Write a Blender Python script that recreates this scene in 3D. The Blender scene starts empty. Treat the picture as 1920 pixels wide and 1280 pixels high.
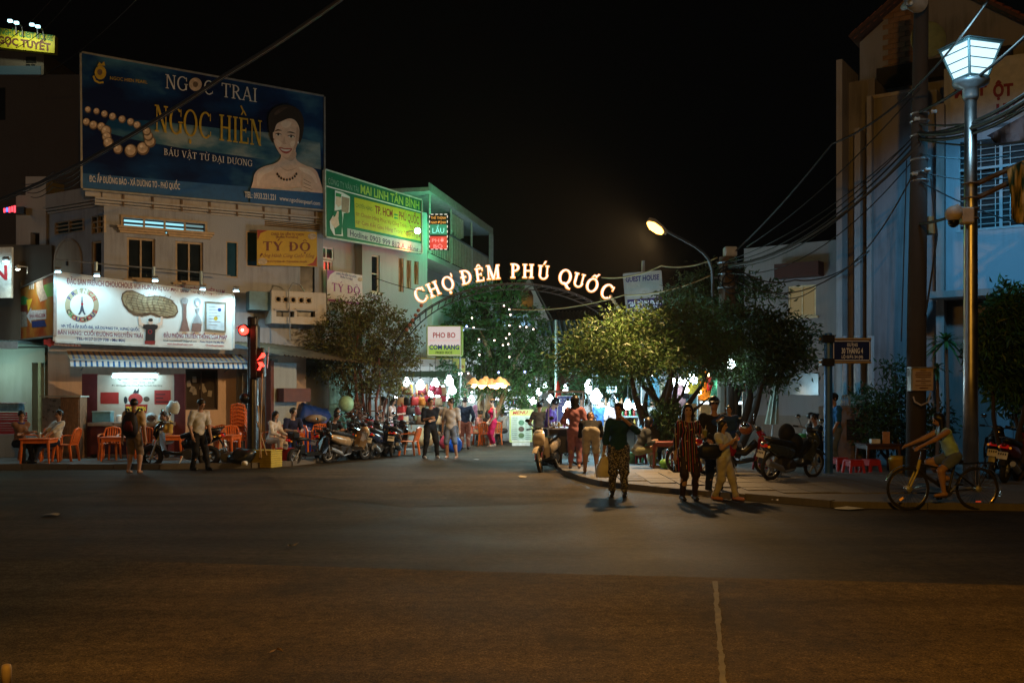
import bpy, math, random, unicodedata
import numpy as np
from mathutils import Vector, Matrix
import openvdb
R=math.radians; PI=math.pi
scn=bpy.context.scene; COL=scn.collection
# ---------------------------------------------------------------- camera, world, exposure
FPX,CX,HY,EYE=1867.0,960.0,743.0,1.76        # focal length (px of a 1920 frame), principal column, horizon row, eye height
cd=bpy.data.cameras.new('camera'); cam=bpy.data.objects.new('camera',cd); COL.objects.link(cam)
cam.location=(0,0,EYE); cam.rotation_euler=(R(90),0,0)
cd.sensor_width=36; cd.lens=36*FPX/1920; cd.shift_y=(HY-640)/1920; cd.clip_end=600; cd.clip_start=.05
scn.camera=cam
wd=bpy.data.worlds.new('World'); scn.world=wd; wd.use_nodes=True
bg=wd.node_tree.nodes['Background']; bg.inputs[0].default_value=(.95,.95,1.0,1); bg.inputs[1].default_value=.0006   # night sky
scn.view_settings.view_transform='Standard'; scn.view_settings.look='None'
scn.view_settings.exposure=0; scn.view_settings.gamma=1; scn.view_settings.use_curve_mapping=False
scn.render.engine='CYCLES'
scn.cycles.use_denoising=True
scn.cycles.max_bounces=5; scn.cycles.diffuse_bounces=3; scn.cycles.glossy_bounces=3; scn.cycles.transparent_max_bounces=6
scn.cycles.sample_clamp_indirect=3.0
scn.cycles.sample_clamp_direct=0
SODIUM=(1.0,.60,.25); COOL=(.62,.88,1.0)
def lamp_light(name,loc,power,col,rad=.12,parent=None,spot=None,aim=None,blend=.5):
    l=bpy.data.lights.new(name,'SPOT' if spot else 'POINT'); l.energy=power; l.color=col; l.shadow_soft_size=rad
    o=bpy.data.objects.new(name,l); COL.objects.link(o); o.location=loc
    if spot: l.spot_size=R(spot); l.spot_blend=blend; o.rotation_euler=(Vector(aim)-Vector(loc)).to_track_quat('-Z','Y').to_euler()
    if parent: o.parent=parent
    return o
# ---------------------------------------------------------------- places in the photograph
def P(px,py,Y): return Vector(((px-CX)/FPX*Y,Y,EYE+(HY-py)/FPX*Y))
def G(px,py,z=0.): Y=(EYE-z)*FPX/(py-HY); return Vector(((px-CX)/FPX*Y,Y,z))
def GY(px,Y,z=0.): return Vector(((px-CX)/FPX*Y,Y,z))
# ---------------------------------------------------------------- mesh builder
class MB:
    def __init__(s): s.v=[];s.f=[];s.m=[];s.mi=0
    def q(s,*p):
        n=len(s.v); s.v+= [tuple(x) for x in p]; s.f.append(tuple(range(n,n+len(p)))); s.m.append(s.mi); return s
    def add(s,vs,fs):
        n=len(s.v); s.v+=[tuple(x) for x in vs]; s.f+=[tuple(i+n for i in f) for f in fs]; s.m+=[s.mi]*len(fs); return s
    def box(s,c,sz,M=None,bev=0):
        x,y,z=[a/2 for a in sz]; c=Vector(c)
        if bev:
            b=min(bev,x*.9,y*.9,z*.9); vs=[]
            for sx in(-1,1):
                for sy in(-1,1):
                    for sz_ in(-1,1):
                        vs+=[(sx*x,sy*(y-b),sz_*(z-b)),(sx*(x-b),sy*y,sz_*(z-b)),(sx*(x-b),sy*(y-b),sz_*z)]
            def i(a,b_,c_,k): return ((a>0)*4+(b_>0)*2+(c_>0))*3+k
            fs=[]
            for a in(-1,1):
                fs.append([i(a,-1,-1,0),i(a,1,-1,0),i(a,1,1,0),i(a,-1,1,0)][::a]); fs.append([i(-1,a,-1,1),i(1,a,-1,1),i(1,a,1,1),i(-1,a,1,1)][::-a]); fs.append([i(-1,-1,a,2),i(1,-1,a,2),i(1,1,a,2),i(-1,1,a,2)][::a])
                for b_ in(-1,1):
                    fs.append([i(a,b_,-1,0),i(a,b_,1,0),i(a,b_,1,1),i(a,b_,-1,1)][::-a*b_]); fs.append([i(a,-1,b_,0),i(a,1,b_,0),i(a,1,b_,2),i(a,-1,b_,2)][::a*b_]); fs.append([i(-1,a,b_,1),i(1,a,b_,1),i(1,a,b_,2),i(-1,a,b_,2)][::-a*b_])
                    for c_ in(-1,1): fs.append([i(a,b_,c_,0),i(a,b_,c_,1),i(a,b_,c_,2)][::a*b_*c_])
        else:
            vs=[(a*x,b*y,d*z) for a in(-1,1) for b in(-1,1) for d in(-1,1)]
            fs=[(0,1,3,2),(4,6,7,5),(0,4,5,1),(2,3,7,6),(0,2,6,4),(1,5,7,3)]
        vs=[(M@Vector(v) if M else Vector(v))+c for v in vs]
        return s.add(vs,fs)
    def bb(s,x0,x1,y0,y1,z0,z1,bev=0): return s.box(((x0+x1)/2,(y0+y1)/2,(z0+z1)/2),(abs(x1-x0),abs(y1-y0),abs(z1-z0)),None,bev)
    def tube(s,pts,r,n=8,cap=True,close=False,up=None):
        pts=[Vector(p) for p in pts]; N=len(pts); rs=r if isinstance(r,(list,tuple)) else [r]*N
        rings=[];prev=None
        for i,p in enumerate(pts):
            if close: t=pts[(i+1)%N]-pts[i-1]
            else: t=pts[min(i+1,N-1)]-pts[max(i-1,0)]
            t=t.normalized() if t.length>1e-9 else Vector((0,0,1))
            if prev is None:
                a=Vector((0,0,1)) if abs(t.z)<.9 else Vector((1,0,0)); u=t.cross(a).normalized()
            else:
                u=prev-t*prev.dot(t); u=u.normalized() if u.length>1e-6 else t.orthogonal().normalized()
            prev=u; w=t.cross(u)
            rings.append([p+(u*math.cos(2*PI*k/n)+w*math.sin(2*PI*k/n))*rs[i] for k in range(n)])
        vs=[v for g in rings for v in g]; fs=[]
        for i in range(N if close else N-1):
            j=(i+1)%N
            for k in range(n): fs.append((i*n+k,i*n+(k+1)%n,j*n+(k+1)%n,j*n+k))
        if cap and not close: fs.append(tuple(range(n))[::-1]); fs.append(tuple((N-1)*n+k for k in range(n)))
        return s.add(vs,fs)
    def loft(s,secs,n=10,up=(0,0,1),e=2.4,cap=True):
        # secs: (pos, halfwidth, halfheight); section axes: side = tangent x up
        N=len(secs); P_=[Vector(a[0]) for a in secs]; vs=[];fs=[]
        for i in range(N):
            t=(P_[min(i+1,N-1)]-P_[max(i-1,0)]).normalized(); sd=t.cross(Vector(up)); sd=sd.normalized() if sd.length>1e-5 else Vector((0,1,0)); w=sd.cross(t)
            for k in range(n):
                c,sn=math.cos(2*PI*k/n),math.sin(2*PI*k/n)
                c=math.copysign(abs(c)**(2/e),c); sn=math.copysign(abs(sn)**(2/e),sn)
                vs.append(P_[i]+sd*c*secs[i][1]+w*sn*secs[i][2])
        for i in range(N-1):
            for k in range(n): fs.append((i*n+k,i*n+(k+1)%n,(i+1)*n+(k+1)%n,(i+1)*n+k))
        if cap: fs.append(tuple(range(n))[::-1]); fs.append(tuple((N-1)*n+k for k in range(n)))
        return s.add(vs,fs)
    def lathe(s,prof,c=(0,0,0),n=14,axis='z',cap=True):
        c=Vector(c); vs=[];fs=[]
        for r,h in prof:
            for k in range(n):
                a=2*PI*k/n; x,y=r*math.cos(a),r*math.sin(a)
                vs.append(c+(Vector((x,y,h)) if axis=='z' else Vector((x,h,y)) if axis=='y' else Vector((h,x,y))))
        N=len(prof)
        for i in range(N-1):
            for k in range(n): fs.append((i*n+k,i*n+(k+1)%n,(i+1)*n+(k+1)%n,(i+1)*n+k))
        if cap: fs.append(tuple(range(n))[::-1]); fs.append(tuple((N-1)*n+k for k in range(n)))
        return s.add(vs,fs)
    def ball(s,c,r,n=10,m=6):
        r=r if isinstance(r,(tuple,list)) else (r,r,r); c=Vector(c); vs=[];fs=[]
        for i in range(m+1):
            a=PI*i/m
            for k in range(n):
                b=2*PI*k/n; vs.append(c+Vector((r[0]*math.sin(a)*math.cos(b),r[1]*math.sin(a)*math.sin(b),r[2]*math.cos(a))))
        for i in range(m):
            for k in range(n): fs.append((i*n+k,(i+1)*n+k,(i+1)*n+(k+1)%n,i*n+(k+1)%n))
        return s.add(vs,fs)
    def torus(s,c,R_,r,n=24,m=8,axis='y'):
        c=Vector(c); pts=[]
        for k in range(n):
            a=2*PI*k/n; x,y=R_*math.cos(a),R_*math.sin(a)
            pts.append(c+(Vector((x,0,y)) if axis=='y' else Vector((x,y,0)) if axis=='z' else Vector((0,x,y))))
        return s.tube(pts,r,m,close=True)
    def prism(s,poly,y0,y1,plane='xz'):
        # poly in (a,b); extruded along the third axis from y0 (front) to y1
        f=(lambda a,b,c:(a,c,b)) if plane=='xz' else (lambda a,b,c:(a,b,c))
        n=len(poly); vs=[f(a,b,y0) for a,b in poly]+[f(a,b,y1) for a,b in poly]
        fs=[tuple(range(n)),tuple(range(2*n-1,n-1,-1))]+[(i,i+n,(i+1)%n+n,(i+1)%n) for i in range(n)]
        return s.add(vs,fs)
    def flat(s,poly,y):
        return s.add([(a,y,b) for a,b in poly],[tuple(range(len(poly)))])
    def build(s,name,mat,parent=None,smooth=False,kind=None,label=None):
        me=bpy.data.meshes.new(name); me.from_pydata(s.v,[],s.f)
        ms=mat if isinstance(mat,(list,tuple)) else [mat]
        for m in ms: me.materials.append(m)
        if len(ms)>1: me.polygons.foreach_set('material_index',s.m)
        if smooth: me.polygons.foreach_set('use_smooth',[True]*len(s.f))
        me.update()
        o=bpy.data.objects.new(name,me); COL.objects.link(o)
        if parent is not None: o.parent=parent
        if kind: o['kind']=kind
        if label: o['label']=label
        return o
def tag(o,label,cat,group=None):
    o['label']=label; o['category']=cat
    if group: o['group']=group
    return o
def thing(name,label,cat,loc=(0,0,0),rz=0,group=None):
    o=bpy.data.objects.new(name,None); COL.objects.link(o); o.location=loc; o.rotation_euler=(0,0,rz); o.empty_display_size=.2
    return tag(o,label,cat,group)
KIDS={}
def dup(root,loc,rz,label=None,group=None,scale=None):
    kids=[o for o in bpy.data.objects if o.parent==root] if root.name not in KIDS else KIDS[root.name]
    if root.name not in KIDS: KIDS[root.name]=kids
    r=root.copy(); COL.objects.link(r); r.location=loc; r.rotation_euler=(0,0,rz)
    if scale: r.scale=scale
    if label: r['label']=label
    if group: r['group']=group
    for ch in kids:
        c=ch.copy(); COL.objects.link(c); c.parent=r
        key=ch.name
        gk=KIDS.get(key)
        if gk is None: gk=[o for o in bpy.data.objects if o.parent==ch]; KIDS[key]=gk
        for g in gk:
            d=g.copy(); COL.objects.link(d); d.parent=c
    return r
class Fr:
    """A vertical plane from ground point A to ground point B (left to right as seen); local x along it, local y into it."""
    def __init__(s,A,B):
        s.A=Vector((A[0],A[1],0)); d=Vector((B[0]-A[0],B[1]-A[1],0)); s.L=d.length; s.ux=d.normalized(); s.iy=Vector((-s.ux.y,s.ux.x,0)); s.rz=math.atan2(s.ux.y,s.ux.x)
    def hit(s,px,py,off=0.):
        o=Vector((0,0,EYE)); d=Vector(((px-CX)/FPX,1,(HY-py)/FPX)); t=((s.A+s.iy*off-o).dot(s.iy))/d.dot(s.iy); p=o+d*t
        return (p-s.A).dot(s.ux),p.z
    def pt(s,u,z,off=0.): return s.A+s.ux*u+s.iy*off+Vector((0,0,z))
    def rect(s,x0,y0,x1,y1,off=0.):
        """local (u0,u1,z0,z1) of the rectangle whose photo corners are (x0,y0) upper and (x1,y1) lower, heights taken at the middle column"""
        xm=(x0+x1)/2; u0=s.hit(x0,HY,off)[0]; u1=s.hit(x1,HY,off)[0]; return u0,u1,s.hit(xm,y1,off)[1],s.hit(xm,y0,off)[1]
# ---------------------------------------------------------------- lettering
_capH=None; _tc={}
def text_mesh(body,bold=0.,shear=0.,extrude=0.):
    k=(body,bold,shear,extrude)
    if k in _tc: return _tc[k]
    cu=bpy.data.curves.new('t','FONT'); cu.body=body; cu.size=1; cu.resolution_u=2; cu.offset=bold; cu.shear=shear; cu.extrude=extrude
    ob=bpy.data.objects.new('t',cu); me=bpy.data.meshes.new_from_object(ob)
    v=np.empty(len(me.vertices)*3,'f4'); me.vertices.foreach_get('co',v); v=v.reshape(-1,3); f=[tuple(p.vertices) for p in me.polygons]
    bpy.data.objects.remove(ob); bpy.data.curves.remove(cu); bpy.data.meshes.remove(me)
    _tc[k]=(v,f); return _tc[k]
def text_into(mb,body,x0,x1,zb,h,y,bold=0.,shear=0.,drop=0.):
    """lettering fitted between x0 and x1, baseline zb, capital height h, at local depth y; drop lowers its far end"""
    v,f=text_mesh(body,bold,shear)
    if len(v)==0: return
    a,b=v[:,0].min(),v[:,0].max(); sx=(x1-x0)/max(b-a,1e-6); sz=h/.72
    mb.add([(x0+(p[0]-a)*sx,y,zb+p[1]*sz-drop*(p[0]-a)*sx) for p in v],f)
# a serif hand, drawn from straight strokes and elliptical arcs (capital height 1)
def serif(ch,T=.17,t=.07,g=0.):
    base=unicodedata.normalize('NFD',ch); b=base[0]; marks=base[1:]
    out=[]; sb=.055
    T2=T+2*g; t2=t+2*g
    def st(x0,y0,x1,y1,w):
        dx,dy=x1-x0,y1-y0
        if abs(dy)<1e-6: out.append([(min(x0,x1)-g,y0-w/2-g),(max(x0,x1)+g,y0-w/2-g),(max(x0,x1)+g,y0+w/2+g),(min(x0,x1)-g,y0+w/2+g)]); return
        hw=w/2*math.hypot(dx,dy)/abs(dy)+g
        if y0>y1: x0,y0,x1,y1=x1,y1,x0,y0
        out.append([(x0-hw,y0-g),(x0+hw,y0-g),(x1+hw,y1+g),(x1-hw,y1+g)])
    def sf(x,y,w=.34): st(x-w/2,y+(sb/2 if y<.5 else -sb/2),x+w/2,y+(sb/2 if y<.5 else -sb/2),sb)
    def arc(cx,cy,rx,ry,a0,a1,wx=None,wy=None):
        wx=T if wx is None else wx; wy=t if wy is None else wy; n=max(5,int(abs(a1-a0)/18)); 
        for i in range(n):
            A,B=R(a0+(a1-a0)*i/n),R(a0+(a1-a0)*(i+1)/n)
            o=lambda a:(cx+(rx+g)*math.cos(a),cy+(ry+g)*math.sin(a)); q=lambda a:(cx+(rx-wx-g)*math.cos(a),cy+(ry-wy-g)*math.sin(a))
            out.append([q(A),o(A),o(B),q(B)])
    W=.85
    if b=='I': st(.17,0,.17,1,T); sf(.17,0); sf(.17,1); W=.34
    elif b=='H':
        for x in(.17,.72): st(x,0,x,1,T); sf(x,0); sf(x,1)
        st(.17,.52,.72,.52,t); W=.89
    elif b=='E':
        st(.17,0,.17,1,T); sf(.1,1,.2); sf(.1,0,.2)
        st(.17,.965,.64,.965,t); st(.17,.52,.5,.52,t); st(.17,.035,.66,.035,t); st(.63,.78,.63,1,.06); st(.66,0,.66,.25,.06); st(.5,.42,.5,.62,.05); W=.72
    elif b=='M':
        st(.14,0,.14,1,t); sf(.14,0,.28); sf(.1,1,.2); st(.52,0,.17,1,T); st(.52,0,.86,1,t); st(.88,0,.88,1,T); sf(.88,0); sf(.93,1,.22); W=1.06
    elif b=='N': st(.14,0,.14,1,t); sf(.14,0,.28); sf(.08,1,.18); st(.74,0,.18,1,T); st(.74,0,.74,1,t); sf(.74,1,.28); W=.88
    elif b in'PR':
        st(.17,0,.17,1,T); sf(.17,0); sf(.1,1,.2); arc(.27,.73,.41,.27,-90,90); st(.17,.965,.3,.965,t); st(.17,.495,.3,.495,t); W=.7
        if b=='R': st(.75,0,.38,.5,T*.9); sf(.78,0,.2); W=.85
    elif b=='B':
        st(.17,0,.17,1,T); sf(.1,0,.2); sf(.1,1,.2); arc(.27,.75,.36,.25,-90,90); arc(.27,.27,.42,.27,-90,90)
        for y in(.965,.52,.035): st(.17,y,.3,y,t)
        W=.73
    elif b in'DĐ':
        st(.17,0,.17,1,T); sf(.1,0,.2); sf(.1,1,.2); arc(.3,.5,.52,.5,-90,90); st(.17,.965,.32,.965,t); st(.17,.035,.32,.035,t); W=.86
        if b=='Đ': st(-.02,.52,.4,.52,.08)
    elif b in'CG':
        arc(.47,.5,.46,.52,48,312); st(.8,.68,.8,.96,.06); W=.88
        if b=='G': st(.77,.06,.77,.42,T); sf(.77,.44,.3)
        else: st(.82,.1,.82,.28,.05)
    elif b in'OQ':
        arc(.49,.5,.48,.52,0,360); W=.98
        if b=='Q': st(.86,-.22,.5,.12,T*.9); sf(.92,-.26,.16)
    elif b=='U': st(.17,.33,.17,1,T); sf(.17,1); st(.74,.33,.74,1,t+.02); sf(.74,1,.28); arc(.47,.34,.385,.36,180,360,T*.8,t); W=.9
    elif b=='V': st(.44,0,.12,1,T); st(.44,0,.76,1,t); sf(.12,1,.3); sf(.76,1,.24); W=.87
    elif b=='A': st(.1,0,.44,1,t); st(.78,0,.44,1,T); sf(.1,0,.26); sf(.8,0,.32); st(.2,.34,.66,.34,t); W=.9
    elif b=='T': st(.4,0,.4,1,T); sf(.4,0); st(.03,.965,.77,.965,t); st(.04,.76,.04,1,.06); st(.76,.76,.76,1,.06); W=.8
    elif b=='Y': st(.42,.45,.1,1,T); st(.42,.45,.74,1,t); st(.42,0,.42,.48,T); sf(.42,0); sf(.1,1,.28); sf(.74,1,.24); W=.84
    elif b==' ': W=.38
    m=W/2-.02; up=1.1
    for k in marks:
        if k=='\u0302': st(m-.17,up,m,up+.18,.07); st(m+.17,up,m,up+.18,.07); up+=.1
        elif k=='\u0301': st(m+(.12 if up>1.15 else 0),up,m+(.3 if up>1.15 else .16),up+.22,.09)
        elif k=='\u0300': st(m-(.02 if up>1.15 else -.06),up+.05,m-(.2 if up>1.15 else .12),up+.26,.09)
        elif k=='\u0323': arc(m,-.2,.09,.09,0,360,.09,.09)
        elif k=='\u031b': arc(W-.1,1.0,.14,.18,-60,60,.07,.06)
        elif k=='\u0303': st(m-.18,up+.03,m-.06,up+.12,.07); st(m+.04,up+.03,m-.06,up+.12,.07); st(m+.04,up+.03,m+.18,up+.13,.07)
        elif k=='\u0309': arc(m,up+.1,.08,.08,-60,180,.05,.05)
    return out,W+.09
def serif_into(mb,body,x0,x1,zb,h,y,T=.17,t=.07,drop=0.):
    gl=[serif(c,T,t) for c in body]; tot=sum(w for _,w in gl); s=(x1-x0)/tot; x=x0; j=0
    for ps,w in gl:
        for p in ps:
            j+=1; mb.flat([(x+a*s,zb+b*h-drop*(x-x0+a*s)) for a,b in p],y-.0004*(j%5))
        x+=w*s
# ---------------------------------------------------------------- materials
_M={}
def _new(name):
    m=bpy.data.materials.new(name); m.use_nodes=True; nt=m.node_tree; return m,nt,nt.nodes['Principled BSDF'],nt.nodes,nt.links
def mat(name,col,rough=.55,metal=0.,var=.22,scale=8.,bump=0.,bscale=40.,emit=None,es=0.,spec=.4,coat=0.,isl=0.):
    if name in _M: return _M[name]
    m,nt,b,N,L=_new(name); b.inputs['Roughness'].default_value=rough; b.inputs['Metallic'].default_value=metal; b.inputs['Specular IOR Level'].default_value=spec
    if coat: b.inputs['Coat Weight'].default_value=coat; b.inputs['Coat Roughness'].default_value=.08
    tc=N.new('ShaderNodeTexCoord')
    if var or isl:
        nz=N.new('ShaderNodeTexNoise'); nz.inputs['Scale'].default_value=scale; nz.inputs['Detail'].default_value=4; L.new(tc.outputs['Object'],nz.inputs['Vector'])
        mr=N.new('ShaderNodeMapRange'); mr.inputs[1].default_value=.3; mr.inputs[2].default_value=.7; mr.inputs[3].default_value=1-var; mr.inputs[4].default_value=1+var*.5; L.new(nz.outputs['Fac'],mr.inputs[0])
        hs=N.new('ShaderNodeHueSaturation'); hs.inputs['Color'].default_value=(*col,1); 
        if isl:
            ge=N.new('ShaderNodeNewGeometry'); m2=N.new('ShaderNodeMapRange'); m2.inputs[3].default_value=1-isl; m2.inputs[4].default_value=1+isl; L.new(ge.outputs['Random Per Island'],m2.inputs[0])
            mu=N.new('ShaderNodeMath'); mu.operation='MULTIPLY'; L.new(mr.outputs[0],mu.inputs[0]); L.new(m2.outputs[0],mu.inputs[1]); L.new(mu.outputs[0],hs.inputs['Value'])
            m3=N.new('ShaderNodeMapRange'); m3.inputs[3].default_value=.47; m3.inputs[4].default_value=.53; L.new(ge.outputs['Random Per Island'],m3.inputs[0]); L.new(m3.outputs[0],hs.inputs['Hue'])
        else: L.new(mr.outputs[0],hs.inputs['Value'])
        L.new(hs.outputs[0],b.inputs['Base Color'])
        m4=N.new('ShaderNodeMapRange'); m4.inputs[3].default_value=max(.03,rough-.12); m4.inputs[4].default_value=min(1,rough+.12); L.new(nz.outputs['Fac'],m4.inputs[0]); L.new(m4.outputs[0],b.inputs['Roughness'])
    else: b.inputs['Base Color'].default_value=(*col,1)
    if bump:
        n2=N.new('ShaderNodeTexNoise'); n2.inputs['Scale'].default_value=bscale; n2.inputs['Detail'].default_value=5; L.new(tc.outputs['Object'],n2.inputs['Vector'])
        bp=N.new('ShaderNodeBump'); bp.inputs['Strength'].default_value=bump; bp.inputs['Distance'].default_value=.02; L.new(n2.outputs['Fac'],bp.inputs['Height']); L.new(bp.outputs[0],b.inputs['Normal'])
    if emit: b.inputs['Emission Color'].default_value=(*emit,1); b.inputs['Emission Strength'].default_value=es
    _M[name]=m; return m
def glow(name,col,es): return mat(name,(.06,.06,.06),.4,0,0,emit=col,es=es)
def wallmat(name,col,stain=(.08,.065,.05),amt=.55,rough=.85):
    """painted plaster with rain streaks, blotches and fine roughness"""
    if name in _M: return _M[name]
    m,nt,b,N,L=_new(name); b.inputs['Roughness'].default_value=rough; b.inputs['Specular IOR Level'].default_value=.25
    tc=N.new('ShaderNodeTexCoord'); mp=N.new('ShaderNodeMapping'); mp.inputs['Scale'].default_value=(5,5,.35); L.new(tc.outputs['Object'],mp.inputs[0])
    n1=N.new('ShaderNodeTexNoise'); n1.inputs['Scale'].default_value=1.6; n1.inputs['Detail'].default_value=7; n1.inputs['Roughness'].default_value=.65; L.new(mp.outputs[0],n1.inputs['Vector'])
    n2=N.new('ShaderNodeTexNoise'); n2.inputs['Scale'].default_value=.9; n2.inputs['Detail'].default_value=6; L.new(tc.outputs['Object'],n2.inputs['Vector'])
    mu=N.new('ShaderNodeMath'); mu.operation='MULTIPLY'; L.new(n1.outputs[0],mu.inputs[0]); L.new(n2.outputs[0],mu.inputs[1])
    mr=N.new('ShaderNodeMapRange'); mr.inputs[1].default_value=.22; mr.inputs[2].default_value=.42; mr.inputs[4].default_value=amt; L.new(mu.outputs[0],mr.inputs[0])
    mx=N.new('ShaderNodeMix'); mx.data_type='RGBA'; mx.inputs['A'].default_value=(*col,1); mx.inputs['B'].default_value=(*[.5*c+.5*s for c,s in zip(col,stain)],1); L.new(mr.outputs[0],mx.inputs['Factor']); L.new(mx.outputs['Result'],b.inputs['Base Color'])
    n3=N.new('ShaderNodeTexNoise'); n3.inputs['Scale'].default_value=30; n3.inputs['Detail'].default_value=6; L.new(tc.outputs['Object'],n3.inputs['Vector'])
    bp=N.new('ShaderNodeBump'); bp.inputs['Strength'].default_value=.25; bp.inputs['Distance'].default_value=.02; L.new(n3.outputs[0],bp.inputs['Height']); L.new(bp.outputs[0],b.inputs['Normal'])
    _M[name]=m; return m
def stripes(name,cols,scale,axis=0,rough=.7):
    """woven or printed bands: cols repeat along one axis, widths set by (fraction, colour)"""
    if name in _M: return _M[name]
    m,nt,b,N,L=_new(name); b.inputs['Roughness'].default_value=rough; b.inputs['Specular IOR Level'].default_value=.2
    tc=N.new('ShaderNodeTexCoord'); sp=N.new('ShaderNodeSeparateXYZ'); L.new(tc.outputs['Object'],sp.inputs[0])
    mu=N.new('ShaderNodeMath'); mu.operation='MULTIPLY'; mu.inputs[1].default_value=scale; L.new(sp.outputs[axis],mu.inputs[0])
    fr=N.new('ShaderNodeMath'); fr.operation='FRACT'; L.new(mu.outputs[0],fr.inputs[0])
    cr=N.new('ShaderNodeValToRGB'); cr.color_ramp.interpolation='CONSTANT'; e=cr.color_ramp.elements
    while len(e)<len(cols): e.new(.5)
    acc=0
    for i,(w,c) in enumerate(cols): e[i].position=acc; e[i].color=(*c,1); acc+=w
    L.new(fr.outputs[0],cr.inputs[0]); L.new(cr.outputs[0],b.inputs['Base Color']); _M[name]=m; return m
def asphalt(name,col,dark,rough=.82,sparkle=.5,fade=None,stain=.75):
    if name in _M: return _M[name]
    m,nt,b,N,L=_new(name); b.inputs['Specular IOR Level'].default_value=.07
    tc=N.new('ShaderNodeTexCoord')
    def nz(sc,det=5,mapsc=None,ro=.55):
        n=N.new('ShaderNodeTexNoise'); n.inputs['Scale'].default_value=sc; n.inputs['Detail'].default_value=det; n.inputs['Roughness'].default_value=ro
        if mapsc: mp=N.new('ShaderNodeMapping'); mp.inputs['Scale'].default_value=mapsc; L.new(tc.outputs['Object'],mp.inputs[0]); L.new(mp.outputs[0],n.inputs['Vector'])
        else: L.new(tc.outputs['Object'],n.inputs['Vector'])
        return n
    big=nz(.35,6); band=nz(.9,5,(.25,1.6,1)); fine=nz(55,3); grit=nz(170,2); mid=nz(9,6,None,.7)
    def mr(src,a,b_,c,d): r=N.new('ShaderNodeMapRange'); r.inputs[1].default_value=a; r.inputs[2].default_value=b_; r.inputs[3].default_value=c; r.inputs[4].default_value=d; L.new(src,r.inputs[0]); return r.outputs[0]
    def mul(a,b_): k=N.new('ShaderNodeMath'); k.operation='MULTIPLY'; L.new(a,k.inputs[0]); L.new(b_,k.inputs[1]); return k.outputs[0]
    val=mul(mr(mid.outputs[0],.32,.68,.62,1.4),mul(mul(mr(big.outputs[0],.3,.7,.6,1.35),mr(band.outputs[0],.3,.7,.62,1.3)),mul(mr(fine.outputs[0],.3,.7,.45,1.6),mr(grit.outputs[0],.3,.7,.4,1.8))))
    vo=N.new('ShaderNodeTexVoronoi'); vo.inputs['Scale'].default_value=22; L.new(tc.outputs['Object'],vo.inputs['Vector'])
    sp=mr(vo.outputs['Distance'],.02,.13,1+sparkle*5,1.0); val=mul(val,sp)
    hs=N.new('ShaderNodeHueSaturation'); hs.inputs['Color'].default_value=(*col,1); L.new(val,hs.inputs['Value'])
    # oil and tyre stains
    st=nz(.8,7,(1,.5,1),.7); mx=N.new('ShaderNodeMix'); mx.data_type='RGBA'; L.new(mr(st.outputs[0],.5,.68,0,stain),mx.inputs['Factor']); L.new(hs.outputs[0],mx.inputs['A']); mx.inputs['B'].default_value=(*dark,1)
    out=mx.outputs['Result']
    if fade:   # edge of the lamp light painted into the colour: darker beyond a slanting line
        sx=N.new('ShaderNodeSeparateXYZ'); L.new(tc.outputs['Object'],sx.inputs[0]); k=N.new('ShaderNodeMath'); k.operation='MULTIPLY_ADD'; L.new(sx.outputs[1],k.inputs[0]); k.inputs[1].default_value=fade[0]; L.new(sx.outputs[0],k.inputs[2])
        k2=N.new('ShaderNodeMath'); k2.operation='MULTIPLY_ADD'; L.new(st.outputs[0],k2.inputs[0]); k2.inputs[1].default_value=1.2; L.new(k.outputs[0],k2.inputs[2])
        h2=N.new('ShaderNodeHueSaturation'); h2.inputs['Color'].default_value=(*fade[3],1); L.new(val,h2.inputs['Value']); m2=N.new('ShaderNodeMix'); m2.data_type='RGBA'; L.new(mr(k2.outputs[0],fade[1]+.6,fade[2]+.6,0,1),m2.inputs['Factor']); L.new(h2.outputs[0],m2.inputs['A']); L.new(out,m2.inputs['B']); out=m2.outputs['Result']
    L.new(out,b.inputs['Base Color'])
    L.new(mr(big.outputs[0],.3,.7,rough-.12,rough+.08),b.inputs['Roughness'])
    bp=N.new('ShaderNodeBump'); bp.inputs['Strength'].default_value=.7; bp.inputs['Distance'].default_value=.012
    ad=N.new('ShaderNodeMath'); ad.operation='ADD'; L.new(fine.outputs[0],ad.inputs[0]); L.new(grit.outputs[0],ad.inputs[1]); L.new(ad.outputs[0],bp.inputs['Height']); L.new(bp.outputs[0],b.inputs['Normal'])
    _M[name]=m; return m
def two_tone(name,a,b_,c,scale=1.2,lo=.4,hi=.65,mapsc=(1,1,1),rough=.5):
    """print that drifts between colours (sky and sea of a printed banner)"""
    if name in _M: return _M[name]
    m,nt,b,N,L=_new(name); b.inputs['Roughness'].default_value=rough
    tc=N.new('ShaderNodeTexCoord'); mp=N.new('ShaderNodeMapping'); mp.inputs['Scale'].default_value=mapsc; L.new(tc.outputs['Object'],mp.inputs[0])
    n=N.new('ShaderNodeTexNoise'); n.inputs['Scale'].default_value=scale; n.inputs['Detail'].default_value=6; L.new(mp.outputs[0],n.inputs['Vector']); b.inputs['Specular IOR Level'].default_value=.1
    cr=N.new('ShaderNodeValToRGB'); e=cr.color_ramp.elements; e[0].position=lo; e[0].color=(*a,1); e[1].position=hi; e[1].color=(*c,1); k=e.new((lo+hi)/2); k.color=(*b_,1)
    L.new(n.outputs[0],cr.inputs[0]); L.new(cr.outputs[0],b.inputs['Base Color']); _M[name]=m; return m
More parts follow.
